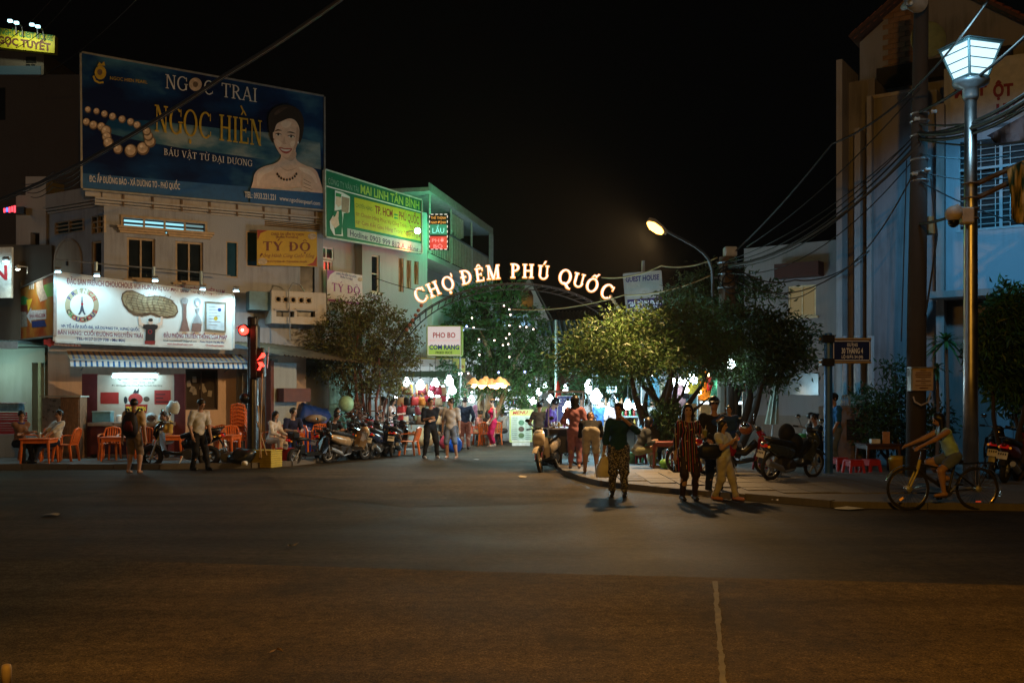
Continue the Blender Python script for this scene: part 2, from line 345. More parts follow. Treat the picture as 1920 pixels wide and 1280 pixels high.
def leafmat(name,col,isl=.45):
    if name in _M: return _M[name]
    m=mat(name,col,.5,0,.25,1.3,isl=isl); b=m.node_tree.nodes['Principled BSDF']; N=m.node_tree.nodes; L=m.node_tree.links
    tr=N.new('ShaderNodeBsdfTranslucent'); mx=N.new('ShaderNodeMixShader'); mx.inputs[0].default_value=.3
    src=b.inputs['Base Color'].links[0].from_socket; L.new(src,tr.inputs[0]); L.new(b.outputs[0],mx.inputs[1]); L.new(tr.outputs[0],mx.inputs[2]); L.new(mx.outputs[0],N['Material Output'].inputs[0]); return m
def glassmat(name,col,rough=.08):
    return mat(name,col,rough,0,.3,2,spec=.7)
WHITE=mat('white paint',(.75,.75,.73),.5); DARKM=mat('dark steel',(.04,.04,.045),.5,.3); GREYM=mat('grey steel',(.32,.33,.34),.45,.6); RUST=mat('rusty steel',(.16,.1,.06),.7,.2)
BLACKP=mat('black plastic',(.012,.012,.013),.35,0,.2); RUBBER=mat('tyre rubber',(.014,.014,.014),.8); CHROME=mat('chrome',(.7,.7,.7),.18,1,.1)
INK_BLUE=mat('blue ink',(.015,.03,.16),.6,0,.1); INK_RED=mat('red ink',(.42,.02,.03),.6,0,.1); INK_BLACK=mat('black ink',(.015,.015,.02),.6,0,.1); INK_WHITE=mat('white ink',(.75,.75,.75),.6,0,.1); INK_YEL=mat('yellow ink',(.75,.52,.04),.6,0,.1)
INK_GREEN=mat('green ink',(.03,.25,.08),.6,0,.1); INK_PURPLE=mat('purple ink',(.1,.06,.35),.6,0,.1)
ORANGE=mat('orange plastic',(.72,.16,.03),.38,0,.18,spec=.5); REDP=mat('red plastic',(.5,.03,.03),.38,0,.18); WOOD=mat('weathered wood',(.2,.12,.07),.75,0,.35,12,.3)
# ---------------------------------------------------------------- ground
ROADM=asphalt('road asphalt',(.043,.036,.026),(.02,.02,.02),.7)
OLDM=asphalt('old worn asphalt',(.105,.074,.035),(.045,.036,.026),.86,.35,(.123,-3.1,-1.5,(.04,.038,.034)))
PAVEM=wallmat('pavement concrete',(.16,.15,.14),(.05,.045,.04),.7)
KERBM=wallmat('kerb concrete',(.13,.12,.11),(.03,.03,.028),.7)
def poly_slab(name,pts,z0,z1,m,kind='structure'):
    mb=MB(); mb.prism(pts,z0,z1,'xy'); return mb.build(name,m,kind=kind)
mb=MB(); mb.q((-250,-60,-.03),(250,-60,-.03),(250,400,-.03),(-250,400,-.03)); mb.build('ground',mat('dusty ground',(.07,.06,.05),.95),kind='structure')
mb=MB(); mb.q((-90,-40,0),(90,-40,0),(90,140,0),(-90,140,0)); mb.build('road',ROADM,kind='structure')
# older, browner surface of the crossing nearest the camera: it ends in a straight joint; its slanting edge is lamp shade put into the colour
def road_sheet(name,pts,z,m):
    mb=MB(); mb.add([(p.x,p.y,z) for p in pts],[tuple(range(len(pts)))]); return mb.build(name,m,kind='structure')
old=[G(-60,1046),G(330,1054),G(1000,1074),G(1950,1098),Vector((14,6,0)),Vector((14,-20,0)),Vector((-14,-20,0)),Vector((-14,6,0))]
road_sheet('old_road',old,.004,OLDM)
road_sheet('warm_lit_road',[G(500,888),G(640,868),G(900,846),G(1000,846),G(1010,880),G(1120,925),G(1000,945),G(760,950),G(540,925)],.004,asphalt('lamplit brown asphalt',(.06,.05,.036),(.03,.027,.022),.8))  # patch of warm lamp light, painted as a browner road colour
random.seed(5)
# the pale sealed joint that runs towards the camera
mb=MB(); pts=[]
for i in range(30):
    y=1090+i*7.2; pts.append(G(1340+18*i/29+random.uniform(-1.6,1.6),y))
for a,b in zip(pts,pts[1:]):
    w=.014+random.random()*.012; mb.q((a.x-w,a.y,.008),(a.x+w,a.y,.008),(b.x+w,b.y,.008),(b.x-w,b.y,.008))
mb.build('road_joint',mat('pale sealant',(.2,.18,.15),.9,0,.3),kind='structure')
LP_=[Vector((-40,24.05,0)),G(300,879.5),G(470,877),G(545,873),G(600,867),G(690,858),G(760,851),G(830,843),G(880,837)]
LP_+=[Vector((-1.35,44,0)),Vector((-1.2,90,0)),Vector((-40,90,0))]
poly_slab('pavement',[(p.x,p.y) for p in LP_],-.02,.12,PAVEM)
RP_=[G(1060,890),G(1090,901),G(1130,911),G(1230,922),G(1400,937),G(1560,951),G(1920,957),Vector((40,14.6,0)),Vector((40,90,0)),Vector((3.2,90,0)),Vector((2.6,44,0)),G(1012,846),G(1040,872)]
poly_slab('pavement',[(p.x,p.y) for p in RP_],-.02,.10,PAVEM)
def kerb(pts,z,w=.16):
    for a,b in zip(pts,pts[1:]):
        d=(b-a); n=max(1,int(d.length/1.0)); nx=Vector((-d.y,d.x,0)).normalized()
        for k in range(n):
            p0=a+d*(k/n)+d.normalized()*.008; p1=a+d*((k+1)/n)-d.normalized()*.008
            mb=MB(); q=[(p0-nx*w*.35),(p1-nx*w*.35),(p1+nx*w*.65),(p0+nx*w*.65)]; j=random.uniform(-.008,.006)
            mb.prism([(p.x,p.y) for p in q],-.01,z+.012+j,'xy'); o=mb.build('kerb',KERBM,kind='structure')
kerb(LP_[0:1]+[Vector((-14,24.02,0))]+LP_[1:9],.12); kerb([RP_[12]]+RP_[0:8],.10)
# paving slabs of the pavement near the striped dress and blue post (those large enough to tell apart)
SLABM=[wallmat('paving slab %d'%i,c,(.05,.045,.04),.6) for i,c in enumerate([(.17,.16,.15),(.145,.137,.13),(.19,.18,.165)])]
random.seed(8); sl={}
for ix in range(26):
    for iy in range(9):
        x=1.9+ix*.5; y=17.3+iy*.5
        px=CX+x/y*FPX; front=936+(px-1400)*.095 if px<1560 else 951
        lim=EYE*FPX/(front-HY)
        if y<lim+.35+.25 or px>1800 or px<1150: continue
        k=ix%3; 
        if k not in sl:
            mb=MB(); mb.box((0,0,0),(.485,.485,.03)); o=mb.build('paving_slab',SLABM[k],kind='structure'); sl[k]=o; c=o
        else: c=sl[k].copy(); COL.objects.link(c)
        c.location=(x,y,.103+random.uniform(-.003,.006)); c.rotation_euler=(random.uniform(-.006,.006),random.uniform(-.006,.006),0)
# ---------------------------------------------------------------- building helpers
def wall(mb,u0,u1,z0,z1,holes=(),y=0.,d=.16):
    us=sorted({u0,u1,*[h[0] for h in holes],*[h[1] for h in holes]}); zs=sorted({z0,z1,*[h[2] for h in holes],*[h[3] for h in holes]})
    for a,b in zip(us,us[1:]):
        for c,e in zip(zs,zs[1:]):
            m,n=(a+b)/2,(c+e)/2
            if any(h[0]<m<h[1] and h[2]<n<h[3] for h in holes): continue
            mb.q((a,y,c),(b,y,c),(b,y,e),(a,y,e))
    for h in holes:
        a,b,c,e=h[:4]
        mb.q((a,y,c),(a,y,e),(a,y+d,e),(a,y+d,c)); mb.q((b,y,c),(b,y+d,c),(b,y+d,e),(b,y,e)); mb.q((a,y,c),(a,y+d,c),(b,y+d,c),(b,y,c)); mb.q((a,y,e),(b,y,e),(b,y+d,e),(a,y+d,e))
    return mb
FRAMEM=mat('tan window frame',(.42,.31,.2),.5); PANEM=glassmat('dark glass',(.012,.018,.022)); BLUEPANE=glassmat('blue tinted glass',(.012,.055,.09)); ALUM=mat('white aluminium',(.6,.62,.62),.4,.2)
def window(parent,r,nx=2,nz=1,fm=FRAMEM,pm=PANEM,y=.1,fw=.05,sill=True,proud=0.,name='window'):
    a,b,c,e=r; mb=MB(); y0,y1=y-.04-proud,y+.03
    for x in (a,b): mb.bb(x-(fw if x==b else 0),x+(fw if x==a else 0),y0,y1,c,e)
    for z in (c,e): mb.bb(a+fw,b-fw,y0+.002,y1-.002,z-(fw if z==e else 0),z+(fw if z==c else 0))
    for i in range(1,nx): x=a+(b-a)*i/nx; mb.bb(x-fw*.4,x+fw*.4,y0+.004,y1-.004,c+fw,e-fw)
    for i in range(1,nz): z=c+(e-c)*i/nz; mb.bb(a+fw,b-fw,y0+.006,y1-.006,z-fw*.35,z+fw*.35)
    f=mb.build(name,fm,parent)
    for i in range(nx):
        for j in range(nz):
            p=MB(); x0=a+(b-a)*i/nx+.01; x1=a+(b-a)*(i+1)/nx-.01; z0=c+(e-c)*j/nz+.01; z1=c+(e-c)*(j+1)/nz-.01
            p.bb(x0,x1,y+.006,y+.014,z0,z1); p.build('pane',pm,f)
    if sill: s=MB(); s.bb(a-.08,b+.08,-.07,.0,c-.07,c-.003); s.build('sill',fm,f)
    return f
def building(name,label,fr,cat='building',group=None): return thing(name,label,cat,fr.A,fr.rz,group)
# ---------------------------------------------------------------- the corner house under the blue billboard
FB=Fr((-12.0,27.9),(-5.92,31.3)); HB=building('corner_house','beige two storey corner house that carries the big blue pearl billboard',FB)
BEIGE=wallmat('beige plaster',(.33,.345,.385),(.08,.065,.05),.9); PINKW=wallmat('salmon plaster',(.52,.37,.28),(.1,.07,.05),.4); CORN=wallmat('cornice plaster',(.42,.39,.36),(.16,.09,.04),1.0); TAN=mat('tan trim',(.48,.34,.2),.6)
uc=FB.hit(195,HY)[0]; ur=FB.hit(606,HY)[0]
r_tr=FB.rect(231,409,384,437); r_tr=(r_tr[0],r_tr[1],FB.hit(307,438)[1],FB.hit(307,414)[1])
W1=FB.rect(238,446,291,524); W2=FB.rect(329,453,381,530); N1=FB.rect(424,453,446,520); N2=FB.rect(462,434,490,500)
DV=FB.rect(496,415,600,428); RC=FB.rect(563,500,590,548)
ZP=FB.hit(380,382)[1]; ZC=FB.hit(380,402)[1]; ZF=3.15
mb=wall(MB(),uc,ur,ZF,ZC,[r_tr,W1,W2,N1,N2,DV,RC]); mb.q((ur,0,ZF),(ur,5,ZF),(ur,5,ZC),(ur,0,ZC)); mb.build('wall',BEIGE,HB)
mb=MB(); mb.bb(uc-.5,ur,-.1,.3,ZC+.22,ZP+.25); mb.build('parapet',CORN,HB)
for i in range(3): mb=MB(); mb.bb(uc-.25,ur+.003*i,-.06-.05*i,.02,ZC+.001+.075*i,ZC+.058+.075*i); mb.build('cornice',CORN,HB)
LITC=glow('lit louvre glass',(.35,.85,1.0),1.1)
mb=MB(); a,b,c,e=r_tr
mb.bb(a-.07,b+.07,-.04,.05,c-.07,c-.001); mb.bb(a-.07,b+.07,-.04,.05,e+.001,e+.07); mb.bb(a-.07,a-.001,-.038,.048,c,e); mb.bb(b+.001,b+.07,-.038,.048,c,e)
for i in range(1,4): x=a+(b-a)*i/4; mb.bb(x-.025,x+.025,.0,.08,c+.002,e-.002)
tw=mb.build('window',FRAMEM,HB,label='long louvred transom window lit cyan from inside')
for i in range(4):
    for j in range(3):
        x0=a+(b-a)*i/4+.03; x1=a+(b-a)*(i+1)/4-.03; z0=c+(e-c)*j/3+.02; z1=c+(e-c)*(j+1)/3-.045
        p=MB(); p.bb(x0,x1,.06,.07,z0,z1); p.build('louvre',LITC if i<3 else glow('dim louvre glass',(.3,.6,.65),.45),tw)
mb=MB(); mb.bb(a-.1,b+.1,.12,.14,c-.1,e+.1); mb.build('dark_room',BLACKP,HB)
for w in(W1,W2):
    f=window(HB,w,2,1,FRAMEM,PANEM,.1,.06)
    mb=MB(); u0,u1=w[0]-.2,w[1]+.2
    for k,(d,h) in enumerate([(.1,.06),(.16,.06),(.22,.07)]): mb.bb(u0-.04*k,u1+.04*k,-d,-.001,w[3]+.1+.062*k,w[3]+.1+.062*k+h-.003)
    mb.build('lintel',TAN,HB)
    for k in range(9):   # curtains behind the glass
        x=w[0]+.1+(w[1]-w[0]-.2)*k/8; m2=MB(); m2.tube([(x,.17+.015*(k%2),w[2]),(x+.01,.17+.015*(k%2),w[3])],.045,6); m2.build('curtain',mat('blue curtain',(.03,.06,.09),.9),f)
for w in(N1,N2): window(HB,w,1,1,TAN,BLUEPANE,.05,.03,False)
mb=MB(); a,b,c,e=DV; 
for k in range(5): z=c+(e-c)*k/4; mb.bb(a,b,.02,.12,z-.012,z+.012)
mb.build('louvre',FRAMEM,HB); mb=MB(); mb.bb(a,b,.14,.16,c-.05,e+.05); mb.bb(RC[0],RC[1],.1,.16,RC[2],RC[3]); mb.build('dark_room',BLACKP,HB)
# rust and water streaks that hang from the parapet are part of its plaster; iron brackets carry the billboard
for k in range(8): mb=MB(); u=uc+.5+k*(ur-uc-.8)/7; mb.bb(u-.025,u+.025,-.135,-.101,ZP-.3,ZP+.06); mb.build('bracket',RUST,HB)
# oblique corner wing
FW=Fr((-13.87,29.6),(-11.54,28.16)); HW=building('house_wing','dark oblique corner wing of the beige house with an arched niche',FW)
L=FW.L; wz=lambda x,y:FW.hit(x,y)
LV=FW.rect(104,414,157,436); LV2=FW.rect(173,405,195,437); WD=FW.rect(172,452,190,520)
mb=wall(MB(),0,L-.004,3.15,ZC,[LV,LV2,WD]); mb.build('wall',BEIGE,HW)
mb=MB(); mb.bb(-.05,L+.1,-.12,.2,ZC+.22,ZP+.25); mb.build('parapet',CORN,HW)
for i in range(3): mb=MB(); mb.bb(-.05,L+.05,-.06-.05*i,.02,ZC+.001+.075*i,ZC+.058+.075*i); mb.build('cornice',CORN,HW)
for w,n in((LV,2),(LV2,2)):
    f=MB(); 
    for k in range(4): z=w[2]+(w[3]-w[2])*k/3; f.bb(w[0],w[1],.0,.08,z-.02,z+.02)
    for x in(w[0],(w[0]+w[1])/2,w[1]): f.bb(x-.03,x+.03,-.02,.07,w[2],w[3])
    f=f.build('window',FRAMEM,HW); p=MB(); p.bb(w[0],w[1],.1,.12,w[2],w[3]); p.build('pane',glassmat('dim teal glass',(.02,.06,.065)),f)
window(HW,WD,1,1,TAN,PANEM,.08,.05,False)
cx,cz=FW.hit(129,505); mb=MB(); rr=.62
poly=[(cx+rr*math.cos(R(t)),cz+.25+rr*math.sin(R(t))) for t in range(0,181,15)]+[(cx-rr,cz-.9),(cx+rr,cz-.9)]
mb.prism(poly,-.03,.0); mb.build('niche',wallmat('niche plaster',(.4,.35,.29)),HW)
mb=MB(); pts=[(x,-.04,z) for x,z in poly]; mb.tube(pts,.035,6,close=True); mb.build('niche_trim',CORN,HW)
mb=MB(); mb.tube([(cx,-.06,cz+.28),(cx,-.06,cz+.1)],.035,8); mb.build('wall_lamp',DARKM,HW)
# ground floor of the corner house
GH=wallmat('ground floor plaster',(.68,.5,.38),(.14,.1,.07),.6)
gl=FB.hit(90,HY)[0]; WG=FB.rect(348,692,409,768); DOORZ=2.6
mb=wall(MB(),gl,ur-.55,0,ZF-.002,[WG],y=.02); mb.build('wall',GH,HB)
mb=MB(); mb.bb(gl,ur-.55,-.35,.015,ZF-.16,ZF+.03); mb.build('ledge',CORN,HB)
f=window(HB,WG,2,1,mat('brown frame',(.05,.03,.02),.6),glassmat('brown glass',(.06,.045,.03)),.12,.05,False)
random.seed(3)
for k in range(7):
    x=random.uniform(WG[0]+.1,WG[1]-.1); z=random.uniform(WG[2]+.1,WG[3]-.3); p=MB(); p.box((x,.105,z),(.12,.004,.18),Matrix.Rotation(random.uniform(-.5,.5),3,'Y')); p.build('sticker',mat('faded paper',(.3,.26,.2),.8),f)
# ---------------------------------------------------------------- narrow white tower with the arched neon niche, and shop strip at the far edge
FT=Fr(GY(30,29.4)[:2],GY(86,29.4)[:2]); HT=building('narrow_tower','narrow white tower house with a red neon arch in its niche',FT)
TW=wallmat('white plaster',(.55,.52,.5)); zt=FT.hit(60,331)[1]; zt2=FT.hit(40,366)[1]; a0=FT.hit(57,HY)[0]; a1=FT.hit(74,HY)[0]
mb=wall(MB(),0,FT.L,3.2,zt2,[(a0,a1,3.4,FT.hit(60,436)[1])],d=.3); mb.bb(FT.hit(48,HY)[0],FT.L,.0,1.2,zt2,zt); mb.q((FT.L,0,0),(FT.L,3,0),(FT.L,3,zt2),(FT.L,0,zt2)); mb.build('wall',TW,HT)
mb=MB(); mb.bb(a0-.02,a1+.02,.3,.33,3.4,7.0); mb.build('niche',BLACKP,HT)
mb=MB(); mb.bb(a0+.03,a1-.03,.24,.28,3.5,FT.hit(60,486)[1]); mb.build('pane',glow('blue lit glass',(.25,.6,.9),.55),HT)
mb=MB(); mb.bb(-.02,FT.L,-.1,.2,FT.hit(60,545)[1],3.2); mb.build('ledge',CORN,HT)
FL=Fr((-21,29.0),(GY(84,29.2)[0],29.2)); HL=building('shop_house','low white shop house at the edge with open doors',FL)
d0=FL.hit(60,HY)[0]; d1=FL.hit(83,HY)[0]
mb=wall(MB(),0,FL.L,0,3.18,[(d0,d1,0,2.75)],d=.5); mb.build('wall',wallmat('teal lit plaster',(.5,.52,.48),(.1,.1,.08),.5),HL)
mb=MB(); mb.bb(d0-.3,d1+.3,.5,.55,0,3); mb.build('dark_room',mat('room wall',(.5,.55,.5),.8),HL)
mb=MB(); mb.bb((d0+d1)/2-.03,(d0+d1)/2+.05,.05,.1,0,2.75); mb.build('door_frame',mat('cream timber',(.5,.48,.3),.6),HL)
mb=MB(); mb.bb(0,FL.L+.2,.0,6,3.2,6.2); mb.build('upper_storey',wallmat('dark upper plaster',(.12,.11,.1)),HL)
lamp_light('shop_lamp',FL.pt(d0-.6,2.5,-.9),22,(.6,1.0,.85),.1)
# corrugated canopy over the shop
mb=MB(); n=26
for k in range(n):
    u=FL.L-2.6+2.7*k/n; mb.bb(u,u+.07,-1.9,-.02,3.28,3.3,0)
mb.bb(FL.L-2.6,FL.L+.12,-1.92,-.02,3.22,3.27); mb.build('canopy',mat('teal tin sheet',(.3,.42,.42),.5,.4),HL)
mb=MB(); mb.bb(FL.L-2.6,FL.L+.12,-1.96,-1.93,3.06,3.26); mb.build('canopy_edge',mat('white tin edge',(.6,.66,.66),.5),HL)
# ---------------------------------------------------------------- tall houses behind the billboard
def plain_block(name,label,A,B,z1,m,depth=6,z0=0,cat='building',group=None):
    fr=Fr(A,B); t=building(name,label,fr,cat,group); mb=MB(); mb.bb(0,fr.L,0,depth,z0,z1); mb.build('wall',m,t); return fr,t
DKW=wallmat('grey brown render',(.13,.11,.1),(.08,.06,.05),.6)
F1,T1=plain_block('apartment_block','tall blank brown rendered house behind the blue billboard',(-23,38),(GY(156,38).x,38),P(80,140,38).z,DKW,8)
mb=MB(); mb.bb(F1.hit(-5,HY)[0],F1.hit(10,HY)[0],-.02,.0,F1.hit(5,225)[1],F1.hit(5,165)[1]); mb.build('window',BLACKP,T1)
F2,T2=plain_block('guest_house_tower','dim stair tower that carries the yellow guest house sign',(-24,43),(GY(82,43).x,43),P(40,95,43).z,DKW,6)
for (x0,y0,x1,y1) in((49,107,68,118),(49,121,57,144),(59,121,66,144)):
    a,b,c,e=F2.rect(x0,y0,x1,y1); mb=MB(); mb.bb(a,b,-.02,.0,c,e); mb.build('window',BLACKP,T2)
a,b,c,e=F2.rect(-10,128,82,146); mb=MB(); mb.bb(a,b,-.3,-.25,c,e); mb.build('balcony_panel',glow('dim cyan balcony',(.2,.6,.7),.045),T2)
# ---------------------------------------------------------------- white side house with the green sign
F3=Fr((-5.95,31.25),(-2.98,35.0)); H3=building('white_house','white two storey house under the green transport sign',F3)
W3=wallmat('pale blue plaster',(.32,.36,.36),(.2,.2,.18),.6)
z3=8.2; wa=F3.rect(697,478,712,548); wb=F3.rect(613,461,640,484); wc=F3.rect(613,486,637,506); sl3=[F3.rect(747,484,757,547),F3.rect(762,488,771,540),F3.rect(776,490,785,533)]
u3=F3.hit(801,HY)[0]; us=F3.hit(679,HY)[0]
mb=wall(MB(),us,u3,0,z3,[wa,*sl3]); mb.q((u3,0,0),(u3,6,0),(u3,6,z3),(u3,0,z3)); mb.build('wall',W3,H3)
mb=wall(MB(),0,us,3.1,z3,[wb,wc],y=.35); mb.q((us,.002,0),(us,.35,0),(us,.35,z3),(us,.002,z3)); mb.build('wall',wallmat('shaded plaster',(.42,.4,.36)),H3)
f=window(H3,wa,1,2,mat('cream frame',(.6,.55,.42),.6),PANEM,.1,.05)
for w,nx in((wb,2),(wc,3)):
    w=(w[0],w[1],w[2],w[3]); mb=MB(); t=window(H3,w,nx,1,ALUM,PANEM,.42,.05,False)
for s in sl3:
    mb=MB(); n=8
    for side in(0,1):
        for k in range(n):
            z0=s[2]+(s[3]-s[2])*k/n; z1=s[2]+(s[3]-s[2])*(k+1)/n; bul=.05+.035*math.cos(2*PI*k/n)
            x=s[0] if side==0 else s[1]-bul; mb.bb(x,x+bul,.03,.15,z0,z1)
    mb.bb(s[0],s[1],.15,.17,s[2],s[3]); mb.build('vent',mat('ochre vent',(.32,.22,.12),.7),H3)
# its lower rooms: vent balcony between the two houses
FV=Fr(FB.pt(FB.hit(497,HY)[0],0,-.7)[:2],FB.pt(FB.hit(598,HY)[0],0,-.7)[:2]); HV=building('vent_balcony','pale balcony box with a row of round vent holes',FV,'balcony')
zb0,zb1=FV.hit(545,607)[1],FV.hit(545,546)[1]; vz=FV.hit(545,562)[1]; hs=[]
for x in(522,536,550,565,579):
    u=FV.hit(x,HY)[0]; hs.append((u-.085,u+.085,vz-.09,vz+.09))
sl=[FV.rect(518,583,552,594),FV.rect(557,583,591,594)]
mb=wall(MB(),0,FV.L,zb0,zb1,hs+sl,d=.2); mb.q((0,0,zb0),(0,0,zb1),(0,.7,zb1),(0,.7,zb0)); mb.q((0,0,zb1),(FV.L,0,zb1),(FV.L,.7,zb1),(0,.7,zb1)); mb.build('wall',wallmat('cream plaster',(.5,.45,.38)),HV)
for h in hs: mb=MB(); mb.torus(((h[0]+h[1])/2,-.0,vz),.085,.02,12,5); mb.build('vent_ring',TAN,HV)
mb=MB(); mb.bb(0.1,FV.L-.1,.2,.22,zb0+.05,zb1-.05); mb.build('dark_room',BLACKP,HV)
for s in sl: mb=MB(); mb.bb(s[0]-.06,s[1]+.06,-.06,-.002,s[3]+.004,s[3]+.06); mb.build('lintel',CORN,HV)
mb=MB(); mb.tube([FV.A*0+Vector((.55,-.1,zb0-.5)),Vector((.5,-.1,zb1+.02)),Vector((.62,-.1,zb1+.25)),Vector((.85,-.1,zb1+.2)),Vector((.98,-.1,zb1))],.018,6); mb.build('pipe',GREYM,HV)
# teal tank shelf beside it
aa=FB.rect(440,549,497,583); mb=MB(); mb.bb(aa[0]+.3,aa[1],-.55,-.15,aa[2],aa[3]); tag(mb.build('cabinet',mat('teal cabinet',(.12,.22,.25),.6),None),'teal metal cabinet on the shed roof beside the balcony','cabinet')
bpy.data.objects['cabinet'].location=FB.A; bpy.data.objects['cabinet'].rotation_euler=(0,0,FB.rz)
# wall to the street under the white house and folding gates
FS=Fr(FB.pt(FB.hit(468,HY)[0],0,-1.6)[:2],(-4.15,32.4)); HS=building('shed','low shed with a rusty tin roof beside the corner house',FS,'shed')
BLUEW=wallmat('blue grey plaster',(.34,.4,.44),(.1,.09,.08),.5)
p0=FS.hit(513,HY)[0]; p1=FS.hit(556,HY)[0]; g0=FS.hit(483,HY)[0]
mb=MB(); mb.bb(p0,p1,0,.4,0,2.75); mb.build('pillar',BLUEW,HS)
mb=MB(); mb.bb(p1,FS.L,1.2,1.4,0,2.9); mb.bb(g0+.25,p0,1.3,1.4,0,2.9); mb.build('wall',wallmat('grey plaster',(.24,.23,.2),(.06,.05,.04),.7),HS)
mb=MB(); mb.bb(p0-.12,p0-.01,-.03,.2,0,2.8); mb.build('post',mat('maroon post',(.12,.03,.02),.6),HS)
def folding_gate(parent,u0,u1,z0,z1,y,m,n):
    for k in range(n):
        u=u0+(u1-u0)*(k+.5)/n; mb=MB(); mb.bb(u-.014,u+.014,y-.015,y+.015,z0,z1); mb.build('bar',m,parent)
    mb=MB(); 
    for zz in [z0+.25,(z0+z1)/2,z1-.3]:
        for k in range(n-1):
            ua=u0+(u1-u0)*(k+.5)/n; ub=u0+(u1-u0)*(k+1.5)/n
            mb.tube([(ua,y-.02,zz-.1),(ub,y-.02,zz+.1)],.008,4); mb.tube([(ua,y-.024,zz+.1),(ub,y-.024,zz-.1)],.008,4)
    mb.build('lattice',m,parent)
    mb=MB(); mb.bb(u0,u1,y-.03,y+.03,z1,z1+.05); mb.bb(u0,u1,y-.03,y+.03,z0-.04,z0); mb.build('rail',m,parent)
gt=thing('folding_gate','narrow grey folding gate behind the traffic signal post','gate',FS.A,FS.rz); folding_gate(gt,g0+.25,p0-.13,.15,2.4,1.1,GREYM,6)
# rusty tin roof, ribbed
ra=P(484,655,28.6); rb=P(610,703,28.4); mb=MB()
A0=P(462,652,29.2); A1=P(560,650,32.0); B0=P(486,668,27.6); B1=P(618,702,28.6)
zlo=2.75; zhi=3.35
c00=FS.pt(-.2,zhi,1.3); c01=FS.pt(FS.L-.3,zhi,1.3); c10=FS.pt(-.1,zlo+.15,-1.0); c11=FS.pt(FS.L*.95,zlo-.1,-1.3)
tr=MB(); n=34
for k in range(n):
    s0,s1=k/n,(k+1)/n; sm=(s0+s1)/2
    q=lambda s,t,dz=0:(c00*(1-s)+c01*s)*(1-t)+(c10*(1-s)+c11*s)*t+Vector((0,0,dz))
    tr.q(q(s0,0),q(sm,0,.05),q(sm,1,.05),q(s0,1)); tr.q(q(sm,0,.05),q(s1,0),q(s1,1),q(sm,1,.05))
o=tr.build('roof',mat('rusty ribbed tin',(.2,.15,.09),.65,.3,.4,3),None)
o.parent=HS; o.matrix_parent_inverse=(Matrix.Translation(FS.A)@Matrix.Rotation(FS.rz,4,'Z')).inverted()
mb=MB(); mb.bb(p0+.1,p1+.25,-.35,-.02,1.6,2.0); mb.build('cabinet_box',mat('maroon box',(.13,.05,.04),.6),HS)
mb=MB(); mb.bb(p1+.251,p1+.26,-.33,-.04,1.62,1.98); mb.build('cabinet_door',mat('pale box side',(.5,.55,.58),.5),HS)
gt=thing('folding_gate','wide mint green folding gate behind the leafy street tree','gate',F3.A,F3.rz); folding_gate(gt,F3.hit(613,HY)[0],F3.hit(668,HY)[0],.15,2.75,-.1,mat('mint green paint',(.35,.6,.48),.5),22)
# ---------------------------------------------------------------- house with the balcony and tin eaves
F4=Fr((-3.9,36.1),(-1.9,45.4)); H4=building('balcony_house','house with wide tin eaves and a railed balcony lit green',F4)
zr=9.1; zs=F4.hit(850,515)[1]
mb=MB(); mb.bb(0,F4.L,0,5,0,zs); mb.bb(0,F4.L,1.9,5,zs,zr); mb.build('wall',wallmat('greenish plaster',(.5,.5,.44),(.15,.14,.1),.5),H4)
mb=MB(); mb.bb(-.3,F4.L+.2,-1.0,5.2,zr,zr+.14); mb.build('eaves',mat('tin soffit',(.42,.44,.4),.6,.2),H4)
mb=MB()
for k in range(60): u=-.3+(F4.L+.5)*k/60; mb.bb(u,u+.07,-1.04,-1.0,zr+.02,zr+.3)
mb.build('fascia',mat('ribbed tin fascia',(.45,.46,.42),.55,.4),H4)
mb=MB(); mb.bb(0,F4.L,-.9,0,zs-.22,zs-.02); mb.build('balcony_floor',wallmat('balcony slab',(.45,.42,.36)),H4)
for k in range(40):
    u=.05+(F4.L-.1)*k/39; mb=MB(); mb.bb(u-.05,u+.05,-.88,-.85,zs+.03,zs+1.05); mb.build('baluster',mat('cream railing',(.5,.42,.34),.6),H4)
mb=MB(); mb.bb(0,F4.L,-.9,-.83,zs+1.05,zs+1.12); mb.build('handrail',GREYM,H4)
for u in(.3,3.2,6.4): mb=MB(); mb.tube([(u,-.86,zs),(u,-.86,zr)],.045,8); mb.build('post',mat('pale post',(.5,.52,.48),.5),H4)
for k in range(10): mb=MB(); u=4.0+k*.17; mb.tube([(u,-.7+.05*(k%2),zr-.05),(u+.02*(k%3),-.7+.04*(k%2),zs+1.2+.25*abs(5-k)/5)],.08,6); mb.build('curtain',mat('pale curtain',(.5,.48,.4),.9),H4)
mb=MB(); mb.bb(.9,2.6,1.86,1.9,zs,zs+2.1); mb.bb(4.2,5.6,1.86,1.9,zs,zs+2.1); mb.build('door',BLACKP,H4)
mb=MB(); 
for u in(F4.L-.4,F4.L): mb.tube([(u,-1.02,zr),(u,-1.02,zs-1.5)],.06,8)
mb.build('drain_pipe',mat('green lit pipe',(.4,.42,.38),.5),H4)
# tall white slab wall below it
F5,T5=plain_block('white_annex','white annex with tin canopy behind the pho sign',(-2.9,36.3),(-1.35,43.0),P(850,560,38).z,wallmat('white annex plaster',(.55,.57,.52),(.2,.2,.15),.4),3)
for k in range(3): mb=MB(); mb.bb(.4+k*.8,1.0+k*.8,-.03,-.001,2.9,3.6); mb.build('window',PANEM,T5)
mb=MB(); mb.bb(-.2,F5.L+.3,-.9,-.01,4.0,4.1); mb.build('canopy',mat('grey canopy sheet',(.2,.24,.25),.6),T5)
